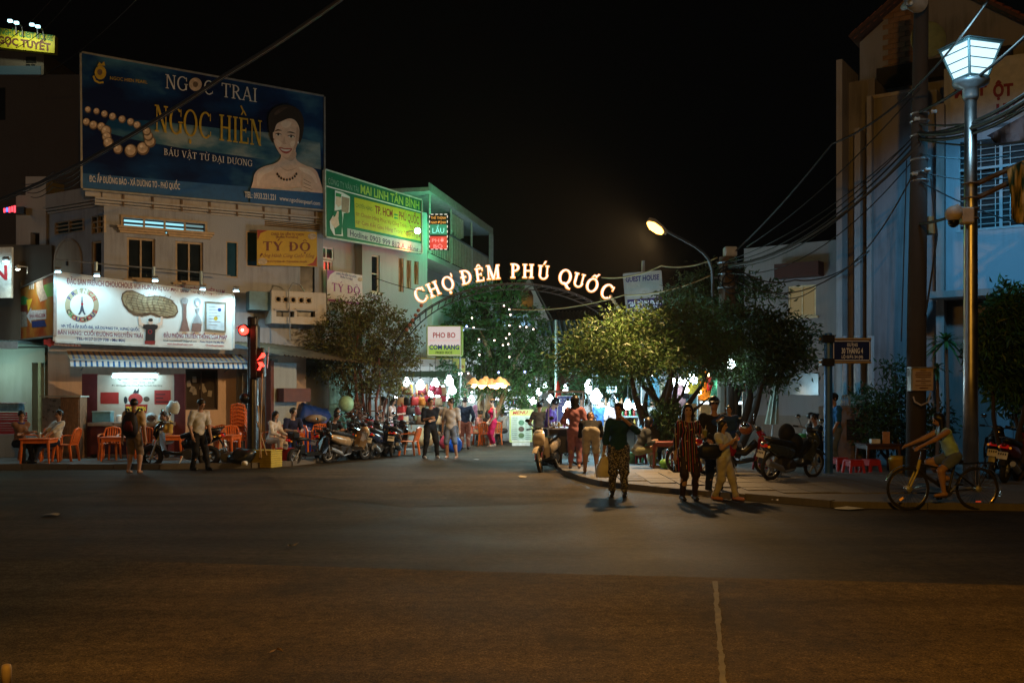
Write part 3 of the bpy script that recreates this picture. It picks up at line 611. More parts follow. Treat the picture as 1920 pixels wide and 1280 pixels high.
# ---------------------------------------------------------------- roofs and houses down the market street
def gable_house(name,label,px0,px1,pyeave,pyapex,Y,m,roofm,group=None):
    A=GY(px0,Y); B=GY(px1,Y); fr=Fr(A[:2],B[:2]); t=building(name,label,fr,group=group); ze=P(px0,pyeave,Y).z; za=P(px0,pyapex,Y).z; w=fr.L
    mb=MB(); mb.bb(0,w,0,8,0,ze); mb.add([(0,0,ze),(w,0,ze),(w/2,0,za),(0,8,ze),(w,8,ze),(w/2,8,za)],[(0,1,2),(3,5,4)]); mb.build('wall',m,t)
    mb=MB(); dz=(za-ze)*.12
    for s in(0,1):
        e=(-.25,ze-dz) if s==0 else (w+.25,ze-dz); mb.add([(e[0],-.3,e[1]),(w/2,-.3,za+.02),(w/2,8.2,za+.02),(e[0],8.2,e[1]),(e[0],-.3,e[1]+.1),(w/2,-.3,za+.13),(w/2,8.2,za+.13),(e[0],8.2,e[1]+.1)],[(0,1,2,3),(4,7,6,5),(0,4,5,1),(1,5,6,2),(2,6,7,3),(3,7,4,0)])
    mb.build('roof',roofm,t); return fr,t,ze,za
TIN=mat('grey tin roof',(.3,.33,.34),.5,.4); 
fr,t,ze,za=gable_house('gable_house','pale gabled house with small arched window over the market',952,1030,600,520,48,wallmat('grey gable plaster',(.5,.47,.42)),mat('dark tin',(.1,.09,.08),.7))
u,z=fr.hit(988,560); mb=MB(); mb.prism([(u-.3,z-.45),(u+.3,z-.45),(u+.3,z+.15),(u+.18,z+.4),(u,z+.5),(u-.18,z+.4),(u-.3,z+.15)],-.04,-.001); mb.build('window',PANEM,t)
def tin_awning(label,px0,px1,py0,py1,Y,d=2.2,m=TIN,tilt=.5,group='tin roofs over the market street'):
    A=GY(px0,Y); B=GY(px1,Y); t=thing('tin_roof',label,'roof',(A.x,Y,0),0,group); w=B.x-A.x; z=P(px0,py1,Y).z; n=max(6,int(w/.22)); mb=MB()
    for k in range(n):
        a=w*k/n; b=w*(k+.55)/n; c=w*(k+1)/n
        mb.q((a,0,z),(b,0,z+.07),(b,d,z+tilt+.07),(a,d,z+tilt)); mb.q((b,0,z+.07),(c,0,z),(c,d,z+tilt),(b,d,z+tilt+.07))
    mb.build('sheet',m,t); mb=MB(); mb.bb(0,w,.02,.08,z-.12,z-.02); mb.bb(0,w,d-.1,d-.04,z+tilt-.12,z+tilt-.02); mb.build('beam',GREYM,t)
    for x in(.1,w-.1):
        mb=MB(); mb.bb(x-.04,x+.04,.1,.18,0,z-.1); mb.build('post',GREYM,t)
    return t
tin_awning('upper blue lit tin roof behind the arch letters',925,1010,568,590,44); tin_awning('long low tin roof edge left of the hanging lamps',905,1000,600,612,42,2.5)
tin_awning('tin roof sloping down over the clothes stalls behind the arch',1010,1110,620,632,42,3,tilt=.9); tin_awning('far tin roof near the market lane end',1050,1140,600,606,58,4,tilt=1.0)
F6,T6=plain_block('market_house','dark brown shop house with shutters behind the clothes stalls',(GY(1040,50).x,50),(GY(1180,50).x,50),P(1100,600,50).z,mat('brown timber wall',(.12,.08,.05),.8,0,.4,3),5)
for k in range(4):
    mb=MB(); mb.bb(.3+k*.95,.8+k*.95,-.05,-.001,2.4,3.8); mb.build('shutter',WOOD,T6)
F7,T7=plain_block('lane_house','pale house front closing the market lane',(GY(860,56).x,56),(GY(1050,56).x,56),P(960,612,56).z,wallmat('lane plaster',(.45,.4,.33)),5)
for k in range(5):
    mb=MB(); mb.bb(.4+k*1.1,1.1+k*1.1,-.05,-.001,2.6,3.9); mb.build('window',PANEM,T7)
F8,T8=plain_block('ochre_house','ochre shop front behind the food carts',(GY(905,47).x,47),(GY(1010,47).x,47),P(960,690,47).z,wallmat('ochre plaster',(.5,.36,.2),(.1,.08,.05),.5),2)
mb=MB(); mb.bb(.9,1.9,-.05,-.001,0,2.4); mb.build('door',WOOD,T8)
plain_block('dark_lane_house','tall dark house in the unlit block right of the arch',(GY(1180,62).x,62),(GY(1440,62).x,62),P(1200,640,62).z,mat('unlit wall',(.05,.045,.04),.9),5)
# ---------------------------------------------------------------- pale house between the trees and the tall one on the corner
F9=Fr((GY(1395,33).x,33.0),(GY(1580,31).x,31.0)); H9=building('pale_house','pale house with a flat roof and one small lit window',F9)
PALE=wallmat('pale lilac plaster',(.2,.195,.215),(.12,.11,.11),.8); wz=F9.rect(1478,535,1530,593); zt9=F9.hit(1500,456)[1]
mb=wall(MB(),0,F9.L,0,zt9,[wz]); mb.build('wall',PALE,H9)
mb=MB(); mb.bb(0,F9.L,.01,6,zt9-.1,zt9); mb.build('roof',DARKM,H9)
mb=MB(); a,b,c,e=F9.rect(1463,495,1545,521); mb.bb(a,b,-.5,-.01,c,e); mb.build('awning',mat('maroon awning',(.045,.01,.009),.7),H9)
window(H9,wz,2,1,mat('cream frame lit',(.55,.45,.3),.5),glow('dim ochre pane',(.6,.42,.14),.2),.06,.05)
mb=MB(); a,b,c,e=F9.rect(1470,700,1535,740); mb.bb(a,b,-.03,-.004,c,e); mb.build('notice_board',glassmat('blue notice glass',(.16,.2,.24),.2),H9)
mb=MB(); mb.bb(0,F9.L,-.04,-.001,0,1.15); mb.build('dado',wallmat('dark dado',(.16,.14,.13)),H9)
# tall church-like house: stepped fins, gable with tiled verge, tan brick panel
FR=Fr((GY(1568,26.6).x,26.6),(14.6,22.6)); HR=building('gabled_corner_house','tall pale gabled house with stepped fins on the dark corner',FR)
LIL=wallmat('lilac grey plaster',(.27,.26,.27),(.06,.055,.05),1.0); FIN=wallmat('pale fin plaster',(.36,.34,.33),(.08,.07,.06),1.0)
def rbox(nm,x0,x1,ytop,m,y0,y1,z0=0,zt=None):
    u0=FR.hit(x0,HY,y0)[0]; u1=FR.hit(x1,HY,y0)[0]; z=FR.hit((x0+x1)/2,ytop,y0)[1] if zt is None else zt
    mb=MB(); mb.bb(u0,u1,y0,y1,z0,z); return mb.build(nm,m,HR)
rbox('wall',1578,1640,152,LIL,.3,5); rbox('fin',1568,1579,112,FIN,-.35,1.2); rbox('fin',1602,1613,240,FIN,-.3,.298); rbox('fin',1625,1634,180,FIN,-.35,.3)
rbox('wall',1634,1722,178,LIL,-.1,4.5); rbox('coping',1631,1724,172,CORN,-.16,.2,FR.hit(1680,180,-.1)[1]); rbox('fin',1755,1770,195,FIN,-.25,1)
rbox('wall',1722,1756,170,wallmat('recess plaster',(.3,.3,.31)),.5,4)
# gable wall set behind
gz=FR.hit(1650,150,2.0)[1]
def gp(x,y,o=2.0): return FR.hit(x,y,o)
L0=gp(1603,82); AP=gp(1740,-38); R0=gp(1960,68)
gw=MB(); gw.prism([(gp(1612,165)[0],gz-3),(gp(1960,165)[0],gz-3),(gp(1960,68)[0],R0[1]),AP,(gp(1612,84)[0],L0[1])],2.0,6); gw.build('gable_wall',LIL,HR)
a,b=gp(1655,130)[0],gp(1722,130)[0]; n=0; BRK=[mat('tan brick %d'%i,c,.8,0,.3) for i,c in enumerate([(.26,.15,.08),(.3,.18,.1),(.21,.12,.065)])]
zb=gp(1680,130)[1]; random.seed(4); bm=MB(); bm.box((0,0,0),(.29,.03,.13)); bme=None
for j in range(14):
    for i in range(5):
        x=a+.15+i*.305+(.15 if j%2 else 0); z=zb+.07+j*.143
        if x>b+.1 or z>L0[1]+ (x-gp(1612,84)[0])*.9: continue
        k=(i*7+j*3)%3; o=bpy.data.objects.new('brick',None) if 0 else None
        if bme is None: bme={}
        if k not in bme: q=bm.build('brick',BRK[k],HR); bme[k]=q
        else: q=bme[k].copy(); COL.objects.link(q)
        q.location=(x,1.985+random.uniform(-.006,.004),z)
mb=MB(); mb.bb(gp(1650,165)[0],gp(1900,165)[0],1.6,1.99,gp(1680,165)[1],gp(1680,131)[1]); mb.build('band',mat('black band',(.025,.022,.02),.8),HR)
for (p,q,n,nm) in((L0,AP,11,'l'),(AP,R0,15,'r')):
    for k in range(n):
        x=p[0]+(q[0]-p[0])*k/n; z=p[1]+(q[1]-p[1])*k/n; x2=p[0]+(q[0]-p[0])*(k+.94)/n; z2=p[1]+(q[1]-p[1])*(k+.94)/n
        mb=MB(); mb.tube([(x,1.7,z+.1),(x2,1.7,z2+.13)],.1,8); mb.build('roof_tile',mat('terracotta',(.3,.1,.05),.75,0,.35),HR)
    d=Vector((q[0]-p[0],0,q[1]-p[1])).normalized(); nn=Vector((-d.z,0,d.x)); nn=nn if nn.z>0 else -nn
    a=Vector((p[0],1.5,p[1])); b=Vector((q[0],1.5,q[1])); mb=MB(); a2=a+Vector((0,5,0)); b2=b+Vector((0,5,0))
    mb.add([a,b,b2,a2,a+nn*.09,b+nn*.09,b2+nn*.09,a2+nn*.09],[(0,1,2,3),(4,7,6,5),(0,4,5,1),(2,6,7,3),(1,5,6,2),(0,3,7,4)]); mb.build('roof',mat('dark roof tiles',(.1,.05,.035),.85,0,.4),HR)
# street front lit by the lamp post: big barred window, parapet, ledge
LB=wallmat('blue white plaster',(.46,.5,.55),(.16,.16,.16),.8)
WB=FR.rect(1797,255,1990,423); zl=FR.hit(1840,548)[1]; zt=FR.hit(1840,118)[1]
u0=FR.hit(1770,HY)[0]; u1=FR.L
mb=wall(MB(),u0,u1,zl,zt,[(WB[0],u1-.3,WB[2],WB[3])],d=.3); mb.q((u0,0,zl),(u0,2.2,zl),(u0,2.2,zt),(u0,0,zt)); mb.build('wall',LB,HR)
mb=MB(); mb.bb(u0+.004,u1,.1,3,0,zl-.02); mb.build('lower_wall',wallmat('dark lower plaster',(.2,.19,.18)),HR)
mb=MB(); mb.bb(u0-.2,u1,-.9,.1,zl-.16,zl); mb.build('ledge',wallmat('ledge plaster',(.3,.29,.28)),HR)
mb=MB(); zz=FR.hit(1840,236)[1]; mb.bb(u0,u1,-.35,-.002,zz-.1,zz); mb.build('sunshade',LB,HR)
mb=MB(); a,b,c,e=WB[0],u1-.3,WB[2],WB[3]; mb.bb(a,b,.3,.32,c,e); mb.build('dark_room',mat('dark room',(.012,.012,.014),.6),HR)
nx=max(3,int((b-a)/.8)); mb=MB()
for i in range(nx+1):
    x=a+(b-a)*i/nx; mb.bb(x-.035,x+.035,.02,.08,c,e)
zm=c+(e-c)*.68; mb.bb(a,b,.022,.078,zm-.03,zm+.03); mb.bb(a-.05,b,-.03,.02,c-.06,c-.002); win=mb.build('window',mat('pale blue frame',(.5,.55,.58),.5),HR)
k=0; z=c+.12
while z<e-.05:
    mb=MB(); mb.tube([(a,.14,z),(b,.14,z)],.012,5); mb.build('bar',ALUM,win); z+=.155
for i in range(int((b-a)/.33)): x=a+.16+i*.33; mb=MB(); mb.tube([(x,.15,c),(x,.15,e)],.01,5); mb.build('bar',ALUM,win)
# low garden wall, pillars and railing in the dark behind the lamp post
FG=Fr((10.9,22.4),(17.5,20.6)); HG=thing('garden_wall','low grey garden wall with pillars in the dark behind parked scooters','wall',FG.A,FG.rz)
mb=MB(); mb.bb(0,FG.L,0,.15,0,1.45); mb.build('base',wallmat('garden wall plaster',(.3,.31,.33)),HG)
for k in range(4): mb=MB(); mb.bb(k*1.6,k*1.6+.32,-.08,.24,0,2.3); mb.build('pillar',wallmat('garden pillar plaster',(.36,.37,.4)),HG)
for k in range(4):
    for z in(1.7,1.95,2.2): mb=MB(); mb.tube([(k*1.6+.32,.08,z),(k*1.6+1.6,.08,z)],.015,5); mb.build('rail',DARKM,HG)
# brick utility box and small sheds along the pale house
cb=thing('concrete_kiosk','brown concrete kiosk with a dark grille behind the blue post','kiosk',GY(1595,24.3,.1),-.05); mb=MB(); mb.bb(-.55,.62,0,.9,0,1.42,.02); mb.build('body',wallmat('brown concrete',(.2,.13,.09),(.05,.04,.03),.7),cb)
mb=MB(); mb.bb(-.1,.28,-.03,-.002,.6,1.1); mb.build('grille',BLACKP,cb)
for k in range(6): mb=MB(); mb.bb(-.09,.27,-.045,-.032,.64+k*.075,.665+k*.075); mb.build('slat',DARKM,cb)
bx=MB(); bx.box((0,0,.14),(.5,.4,.28),None,.02); tag(bx.build('carton',mat('cardboard',(.3,.2,.12),.8)),'brown carton on top of the concrete kiosk','box'); bpy.data.objects['carton'].location=GY(1603,24.7,1.52); bpy.data.objects['carton'].rotation_euler=(0,0,.2)
# slim white columns of the porch beside the tall house
for i,x in enumerate((1559,1583,1607,1633)):
    t=MB(); t.tube([(0,0,0),(0,0,3.2)],.06 if i<2 else .085,8); o=t.build('porch_column',mat('pale column',(.5,.5,.48),.6)); o.location=GY(x,25.4,.1); tag(o,['slim pale porch column next to the blue sign post','second pale porch column behind the street sign','third pale porch column under the street sign','wide pale porch column at the stepped fins'][i],'column','pale columns behind the street name sign')
# ---------------------------------------------------------------- signs: real boards, flat print laid on them
class Sign:
    def __init__(s,name,label,cat,fr,off,TL,TR,BR,BL,board,thick=.05,frame=None,fw=.05,group=None):
        s.fr=fr; s.off=off; s.t=thing(name,label,cat,fr.A,fr.rz,group); s.ly=0; s.L={}
        s.c=[fr.hit(*p,off) for p in(BL,BR,TR,TL)]
        mb=MB(); mb.prism(s.c,off,off+thick); mb.build('board',board,s.t)
        if frame:
            for a,b in zip(s.c,s.c[1:]+s.c[:1]):
                d=Vector((b[0]-a[0],0,b[1]-a[1])).normalized(); m2=MB(); n=Vector((-d.z,0,d.x))*fw
                A=Vector((a[0],0,a[1])); B=Vector((b[0],0,b[1])); q=[A,B,B-n,A-n]; m2.prism([(p.x,p.z) for p in q],off-.03,off+thick+.01); m2.build('frame',frame,s.t)
    def _y(s): s.ly+=1; return s.off-.003-.0004*s.ly
    def _mb(s,m,nm): return s.L.setdefault((nm,m.name),(MB(),m))[0]
    def txt(s,body,x0,y0,x1,y1,h,m,bold=.0,shear=0.,font='sans',T=.17,t=.07):
        a=s.fr.hit(x0,y0,s.off); b=s.fr.hit(x1,y1,s.off); hh=s.fr.hit((x0+x1)/2,(y0+y1)/2-h,s.off)[1]-s.fr.hit((x0+x1)/2,(y0+y1)/2,s.off)[1]
        drop=(a[1]-b[1])/(b[0]-a[0]); mb=s._mb(m,'lettering')
        if font=='serif': serif_into(mb,body,a[0],b[0],a[1],hh,s._y(),T,t,drop); s.ly+=2
        else: text_into(mb,body,a[0],b[0],a[1],hh,s._y(),bold,shear,drop)
    def smooth(s,m,pts,n=4):
        o=[]; N=len(pts)
        for i in range(N):
            a,b,c,d=[pts[(i+k-1)%N] for k in range(4)]
            for j in range(n):
                t=j/n; o.append(tuple(.5*(2*b[q]+(c[q]-a[q])*t+(2*a[q]-5*b[q]+4*c[q]-d[q])*t*t+(3*b[q]-a[q]-3*c[q]+d[q])*t**3) for q in(0,1)))
        s.poly(m,o)
    def poly(s,m,pts,nm='picture'): s._mb(m,nm).flat([s.fr.hit(*p,s.off) for p in pts],s._y())
    def disc(s,m,x,y,rx,ry=None,n=20,nm='picture',a0=0,a1=360):
        ry=ry or rx; s.poly(m,[(x+rx*math.cos(R(a0+(a1-a0)*k/n)),y+ry*math.sin(R(a0+(a1-a0)*k/n))) for k in range(n if a1-a0==360 else n+1)],nm)
    def line(s,m,pts,w,nm='picture'):
        for (a,b),(c,d) in zip(pts,pts[1:]):
            l=math.hypot(c-a,d-b) or 1; nx,ny=-(d-b)/l*w/2,(c-a)/l*w/2; s.poly(m,[(a+nx,b+ny),(c+nx,d+ny),(c-nx,d-ny),(a-nx,b-ny)],nm)
    def done(s):
        for (nm,_),(mb,m) in s.L.items(): mb.build(nm,m,s.t)
        return s.t
SKINP=mat('printed skin tone',(.74,.54,.43),.55,0,.12); HAIRP=mat('printed dark hair',(.02,.014,.012),.55,0,.2); GOLDP=mat('printed gold',(.5,.33,.03),.5,0,.3,6)
# big blue billboard
SEA=two_tone('printed blue sky and sea',(.001,.008,.045),(.003,.035,.12),(.05,.16,.24),.42,.42,.68,(1,1,1.8))
s=Sign('billboard','huge blue pearl billboard with a smiling woman and gold lettering','billboard',FB,-.32,(153,100),(607,182),(607,393),(155,353),SEA,.12,GREYM,.05)
BAND=mat('printed mid blue',(.012,.1,.27),.5,0,.15); s.poly(BAND,[(155,325),(607,362),(607,392),(155,352)])
CLD=two_tone('printed pale cloud',(.06,.15,.26),(.16,.26,.34),(.3,.36,.38),.8,.35,.7)
s.poly(two_tone('printed glow',(.003,.05,.13),(.05,.14,.2),(.26,.32,.32),.7,.36,.62,(1,1,2.2)),[(205,222),(300,228),(420,242),(520,250),(600,268),(602,318),(520,302),(430,290),(340,278),(250,262),(190,246)])
PEARL=mat('printed pearl',(.58,.43,.3),.4,0,.35,9); PEARLD=mat('printed pearl shade',(.16,.1,.06),.5,0,.3,9); PEARLH=mat('printed pearl highlight',(.8,.7,.58),.4,0,.1)
for x,y,r in [(165,206,6),(181,209,6),(196,214,6.5),(211,219,7),(229,224,7),(245,229,7),(257,235,7),(273,243,6),(162,229,7),(175,235,8),(190,238,8),(199,246,10),(200,257,9),(203,268,10),(221,280,9),(245,283,12),(268,279,12),(281,266,11),(278,256,9),(275,247,8)]:
    s.disc(PEARLD,x,y,r,r*1.05,14); s.disc(PEARL,x-.6,y-1,r*.8,r*.82,12); s.disc(PEARLH,x-r*.3,y-r*.35,r*.25,r*.25,8)
s.disc(GOLDP,188,137,11,13,14); s.poly(GOLDP,[(182,124),(186,117),(190,121),(195,116),(197,124)]); s.line(GOLDP,[(175,143),(178,152),(186,156),(194,155)],3.5); s.disc(PEARLD,187,136,5,6,10)
s.txt('NGOC HIEN PEARL',206,150,276,158,6.5,GOLDP,.005)
s.txt('NG',310,166,353,172,26,mat('printed silver',(.62,.6,.58),.45,0,.15),font='serif',T=.13); s.disc(PEARL,366,159,12,12.5,18); s.disc(PEARLD,366,159,5,5.5,12)
SIL=_M['printed silver']; s.txt('C',382,176.5,401,179.5,26,SIL,font='serif',T=.13); s.txt('TRAI',415,182,483,193,26,SIL,font='serif',T=.13)
s.txt('NGỌC HIỀN',290,247,493,275,49,GOLDP,font='serif',T=.15); s.txt('BÁU VẬT TỪ ĐẠI DƯƠNG',307,291,473,313,12,SIL,font='serif',T=.15)
s.txt('ĐC: ẤP ĐƯỜNG BÀO - XÃ DƯƠNG TƠ - PHÚ QUỐC',167,341,337,356,11.5,SIL,.02); s.txt('TEL: 0933.221.221',458,370,516,375,11,SIL,.02); s.txt('www.ngochienpearl.com',523,375,599,385,8,SIL,.015)
# a plain smiling woman with her hair up
DSK=mat('printed skin shade',(.57,.39,.3),.55,0,.15,6); HSK=mat('printed skin light',(.84,.67,.56),.5,0,.1,6); SKD=mat('printed deep shade',(.2,.1,.07),.55,0,.15,6); HLT=mat('printed hair light',(.07,.045,.035),.5,0,.4,9)
s.smooth(SKINP,[(474,368),(474,340),(479,323),(494,313),(512,308),(524,300),(527,288),(528,276),(552,276),(553,290),(557,302),(572,311),(588,317),(597,332),(602,372),(540,372)])
s.smooth(DSK,[(526,284),(552,284),(554,294),(546,303),(537,300),(528,293)]); s.smooth(HSK,[(482,326),(498,316),(514,312),(508,322),(492,330),(483,350)]); s.smooth(HSK,[(560,314),(580,319),(592,332),(594,350),(584,332),(566,322)]); s.smooth(DSK,[(524,312),(538,322),(556,315),(538,319)])
s.smooth(HAIRP,[(503,240),(503,218),(512,205),(528,198),(545,199),(560,207),(568,222),(569,240),(566,258),(560,270),(556,250),(520,236),(512,268),(506,258)])
s.smooth(SKINP,[(511,246),(513,231),(524,222),(540,219),(553,226),(560,240),(560,258),(556,274),(549,287),(541,295),(534,296),(525,290),(517,277),(512,262)])
s.smooth(DSK,[(556,238),(560,246),(560,259),(556,274),(549,287),(541,295),(547,284),(552,270),(554,254)]); s.smooth(HSK,[(517,262),(523,264),(527,271),(523,277),(518,271)]); s.smooth(HSK,[(526,231),(536,227),(546,231),(540,240),(530,239)]); s.smooth(HSK,[(546,265),(552,266),(551,273),(546,276),(543,271)])
s.smooth(HAIRP,[(508,246),(512,226),(524,214),(540,213),(554,222),(562,242),(554,228),(542,223),(528,228),(518,234),(513,248)]); s.smooth(HLT,[(513,214),(524,204),(538,202),(530,208),(518,216)])
s.smooth(HAIRP,[(514,247),(520,243.5),(528,246),(521,245.8)]); s.smooth(HAIRP,[(537,249),(545,247.6),(554,251.5),(545,250)]); s.smooth(INK_WHITE,[(516,253),(521,251),(526,253.5),(521,255)]); s.smooth(INK_WHITE,[(539,256.5),(545,254.5),(551,257.5),(545,259)])
s.disc(HAIRP,521,253,2.1,2.2,10); s.disc(HAIRP,545,256.8,2.1,2.2,10); s.line(HAIRP,[(515.5,252.5),(521,250.4),(527,253)],1.3); s.line(HAIRP,[(538.5,256),(545,253.8),(552,257)],1.3)
s.smooth(DSK,[(532,256),(530.4,264),(528.6,269),(532,271.5),(537,270),(534,267)]); s.smooth(mat('printed lips',(.4,.08,.07),.5),[(522,277.5),(528,277.5),(533,279),(539,278.6),(547,280),(542,286.5),(535,289),(527,285)]); s.smooth(INK_WHITE,[(525,279.6),(534,281),(544,281.4),(538,284.5),(530,283.6)])
s.disc(INK_WHITE,558,268,1.4,2.2,8); s.disc(SKD,512.5,262,1.2,2,8)
for k in range(9): a=PI*(.12+.76*k/8); s.disc(SKD,537-19*math.cos(a),320+17*math.sin(a)-1,1.2,1.2,6); s.disc(HAIRP,537-19*math.cos(a),321+17*math.sin(a),2.1,2.3,8)
s.smooth(mat('printed pale gown',(.6,.5,.42),.6),[(494,372),(500,356),(515,352),(540,355),(560,352),(576,360),(576,372),(540,374)])
for k in range(4): s.smooth(SKINP,[(602,350+3*k),(590,343+5*k),(576,335+6.5*k),(567,331+7*k),(566,336+7*k),(578,342+6*k),(600,357+3*k)]); s.line(SKD,[(598,357+3*k),(580,343+6*k),(568,336.5+7*k)],.9)
s.poly(BAND,[(468,353),(607,363),(607,392),(468,381)]); s.txt('TEL: 0933.221.221',458,371,516,376,11,SIL,.02); s.txt('www.ngochienpearl.com',523,376,599,386,8,SIL,.015)
s.done()
# chouchous banner
FCH=Fr((-12.35,26.75),(-8.15,29.05)); BAN=mat('white vinyl banner',(.74,.76,.74),.45,0,.1,1.5)
s=Sign('banner','white peanut sweet banner with round badge, lit cyan by floodlights','banner',FCH,0,(105,512),(437,555),(436,653),(103,639),BAN,.04,mat('pale banner frame',(.6,.62,.6),.5),.05)
INKM=mat('maroon ink',(.2,.012,.05),.6,0,.1); BROWN=mat('printed brown',(.13,.07,.035),.6,0,.4,10)
s.txt('ĐẶC SẢN FRENCH CHOUCHOUS VỚI HƠN 30 VỊ CÓ MẶT ĐẦU TIÊN TẠI VIỆT NAM',125,532,421,553,10.5,INKM,.012)
BE=mat('printed beige ring',(.4,.32,.2),.6,0,.1); s.disc(BE,153.5,572,32,32,36); s.disc(BAN,153.5,572,22,22,30)
def ringtext(body,a0,a1,up,cols):
    n=len(body)
    for k,ch in enumerate(body):
        a=R(a0+(a1-a0)*k/(n-1)); x=153.5+27*math.cos(a); y=572-27*math.sin(a); v,f=text_mesh(ch,.03)
        w=(v[:,0].max()-v[:,0].min()); sc=8.2/.72; th=(PI/2-a) if up else (-PI/2-a); c,sn=math.cos(th),math.sin(th); cxx=(v[:,0].max()+v[:,0].min())/2
        yy=s._y(); mb=s._mb(cols[k%len(cols)],'lettering'); pts=[]
        for p in v:
            lx=(p[0]-cxx)*sc; lz=(p[1]-.36)*sc; X=x+lx*c+lz*sn; Y=y-(-lx*sn+lz*c); u=FCH.hit(X,Y,0); pts.append((u[0],yy,u[1]))
        mb.add(pts,f)
ringtext('FRENCH',150,28,True,[INK_BLUE,INK_BLUE,INK_WHITE,INK_WHITE,INK_RED,INK_RED]); ringtext('CHOUCHOUS',206,334,False,[INK_BLACK,INK_GREEN,INK_RED,INK_BLUE,INK_RED,INK_BLACK,INK_RED,INK_BLUE,INK_RED])
TOW=mat('printed tower grey',(.07,.08,.11),.6); s.poly(TOW,[(153.2,556),(154.4,556),(155.4,572),(158,584),(161,590),(157.5,590),(154,583),(150,590),(146,590),(149.6,583),(152.3,572)]); s.disc(INK_RED,154,570,2.6,2.4,8)
PNUT=mat('printed peanut shell',(.36,.27,.15),.6,0,.55,9,0); 
s.poly(BROWN,[(227,560),(229,550),(236,545),(248,544),(262,550),(275,556),(290,554),(308,556),(322,562),(332,574),(334,585),(328,594),(314,597),(298,595),(282,590),(266,594),(252,592),(240,584),(231,573)])
s.poly(PNUT,[(229,559),(232,551),(238,547),(248,546),(262,552),(275,558),(290,556),(308,558),(320,564),(330,575),(332,584),(326,591),(314,593),(298,591),(282,585),(266,588),(253,586),(242,579),(233,570)])
for k in range(7):
    y=552+k*5; s.line(BROWN,[(236+k*2,y),(252,y+2),(270,y+7-k*.4),(290,y+4+k*.2),(312,y+8),(326-k*.3,y+12)],.9)
for k in range(9): x=240+k*10; s.line(BROWN,[(x,550+abs(k-3)),(x-5,566),(x+1,582)],.8)
SH=mat('printed black shirt',(.02,.016,.018),.6); s.poly(SKINP,[(259,593),(263,593),(265,605),(272,608),(271,614),(260,609)]); s.poly(SKINP,[(301,593),(305,594),(304,609),(293,614),(292,608),(300,604)])
s.poly(SH,[(268,609),(276,608),(289,608),(296,610),(295,616),(291,618),(290,642),(272,642),(273,618),(268,615)]); s.poly(mat('printed red shorts',(.25,.02,.02),.6),[(271,639),(291,639),(290,646),(271,645)]); s.disc(SKINP,282,603,4.6,5.6,12); s.disc(HAIRP,282,600,4.8,3.2,10); s.disc(INK_RED,281,622,4,4,10); s.disc(SH,281,622,3,3,10)
TR=mat('printed trophy',(.22,.12,.1),.5); TRG=mat('printed silver cup',(.35,.36,.38),.5)
s.poly(TR,[(340,563),(352,563),(349,575),(349,596),(352,609),(355,621),(336,621),(340,609),(343,596),(343,575)]); s.disc(TRG,346,564,6.5,6,12)
s.disc(TRG,370,566,6.5,7.5,12); s.disc(BAN,370,570,3,5,10); s.poly(TRG,[(366,578),(374,578),(371,588),(377,600),(378,606),(361,606),(363,599),(369,588)]); s.poly(TR,[(360,606),(378,607),(377,622),(359,621)])
s.poly(mat('printed bronze frame',(.16,.12,.08),.5),[(383,565),(424,567),(423,624),(383,621)]); s.poly(mat('printed certificate',(.5,.56,.6),.5),[(387,569),(420,571),(420,620),(387,617)])
for k in range(7): s.line(TR,[(391,575+k*5.6),(391+(22 if k%2 else 16),576+k*5.6)],.9)
s.disc(INK_BLUE,411,581,3.6,3.6,10); s.disc(GOLDP,404,597,4,4,10)
s.txt('VP: TỔ 4 ẤP SUỐI ĐÁ, XÃ DƯƠNG TƠ, H.PHÚ QUỐC',114,613.5,262,620.5,5.2,INK_BLUE,.03); s.txt('BÁN HÀNG: CUỐI ĐƯỜNG NGUYỄN TRÃI',108,626,267,633.5,7.4,INKM,.02); s.txt('TEL: 0127 2129 738 - Ms. MAI',143,637.5,234,640.8,5.6,INK_BLUE,.02)
s.txt('ĐẬU PHỘNG TRUYỀN THỐNG CỦA PHÁP',306,632,425,636,7.6,INKM,.03); s.txt('Email: huynhthimai8738@gmail.com',306,639.5,368,641.5,3.4,INK_BLACK,.02); s.txt('Face: Huỳnh Thị Mai Mai',375,641.8,420,643.6,3.4,INK_BLUE,.02); s.txt('www.chouchouphuquoc.com',313,646,361,647.5,3.4,INK_RED,.02); s.txt('Chouchouphuquoc',385,648.5,419,649.6,3.4,INK_RED,.02)
s.done()
# floodlights on short posts above the banner
def flood(px,py,off,label,power,col=COOL,aim=None,yy=-1.0,fr=FCH,lit=True,sz=.16):
    u,z=fr.hit(px,py,off); t=thing('floodlight',label,'floodlight',fr.pt(u,z,off),fr.rz,'floodlights over the banner')
    mb=MB(); mb.box((0,yy*.45,.06),(sz,.1,sz*.7),Matrix.Rotation(.7,3,'X'),.01); mb.build('housing',GREYM,t)
    mb=MB(); mb.tube([(0,.02,-.1),(0,.02,.08),(0,yy*.42,.1)],.018,6); mb.build('arm',GREYM,t)
    if lit:
        mb=MB(); mb.box((0,yy*.45,-.01),(sz*.85,.07,.02)); mb.build('lens',glow('flood lens '+str(col[0]),col,18),t)
        tgt=aim if aim else (0,.35,-1.1); p=Vector((0,yy*.5-.04,-.05)); lamp_light('flood_beam',p,power,col,.06,t,150,p+Vector(tgt),.9)
    return t
for px,py,lab in((106,513,'floodlight at the badge end of the white banner'),(178,520,'floodlight on the post above the round badge'),(286,529,'floodlight on the middle post above the peanut picture'),(374,545,'floodlight on the post above the trophy pictures'),(436,548,'bright floodlight at the free end of the white banner')):
    flood(px,py,-.05,lab,95 if px>400 or px<120 else 52,(.45,.85,1.0),yy=-1.0)
rail=thing('flood_rail','thin steel rail on posts above the white banner','railing',FCH.A,FCH.rz)
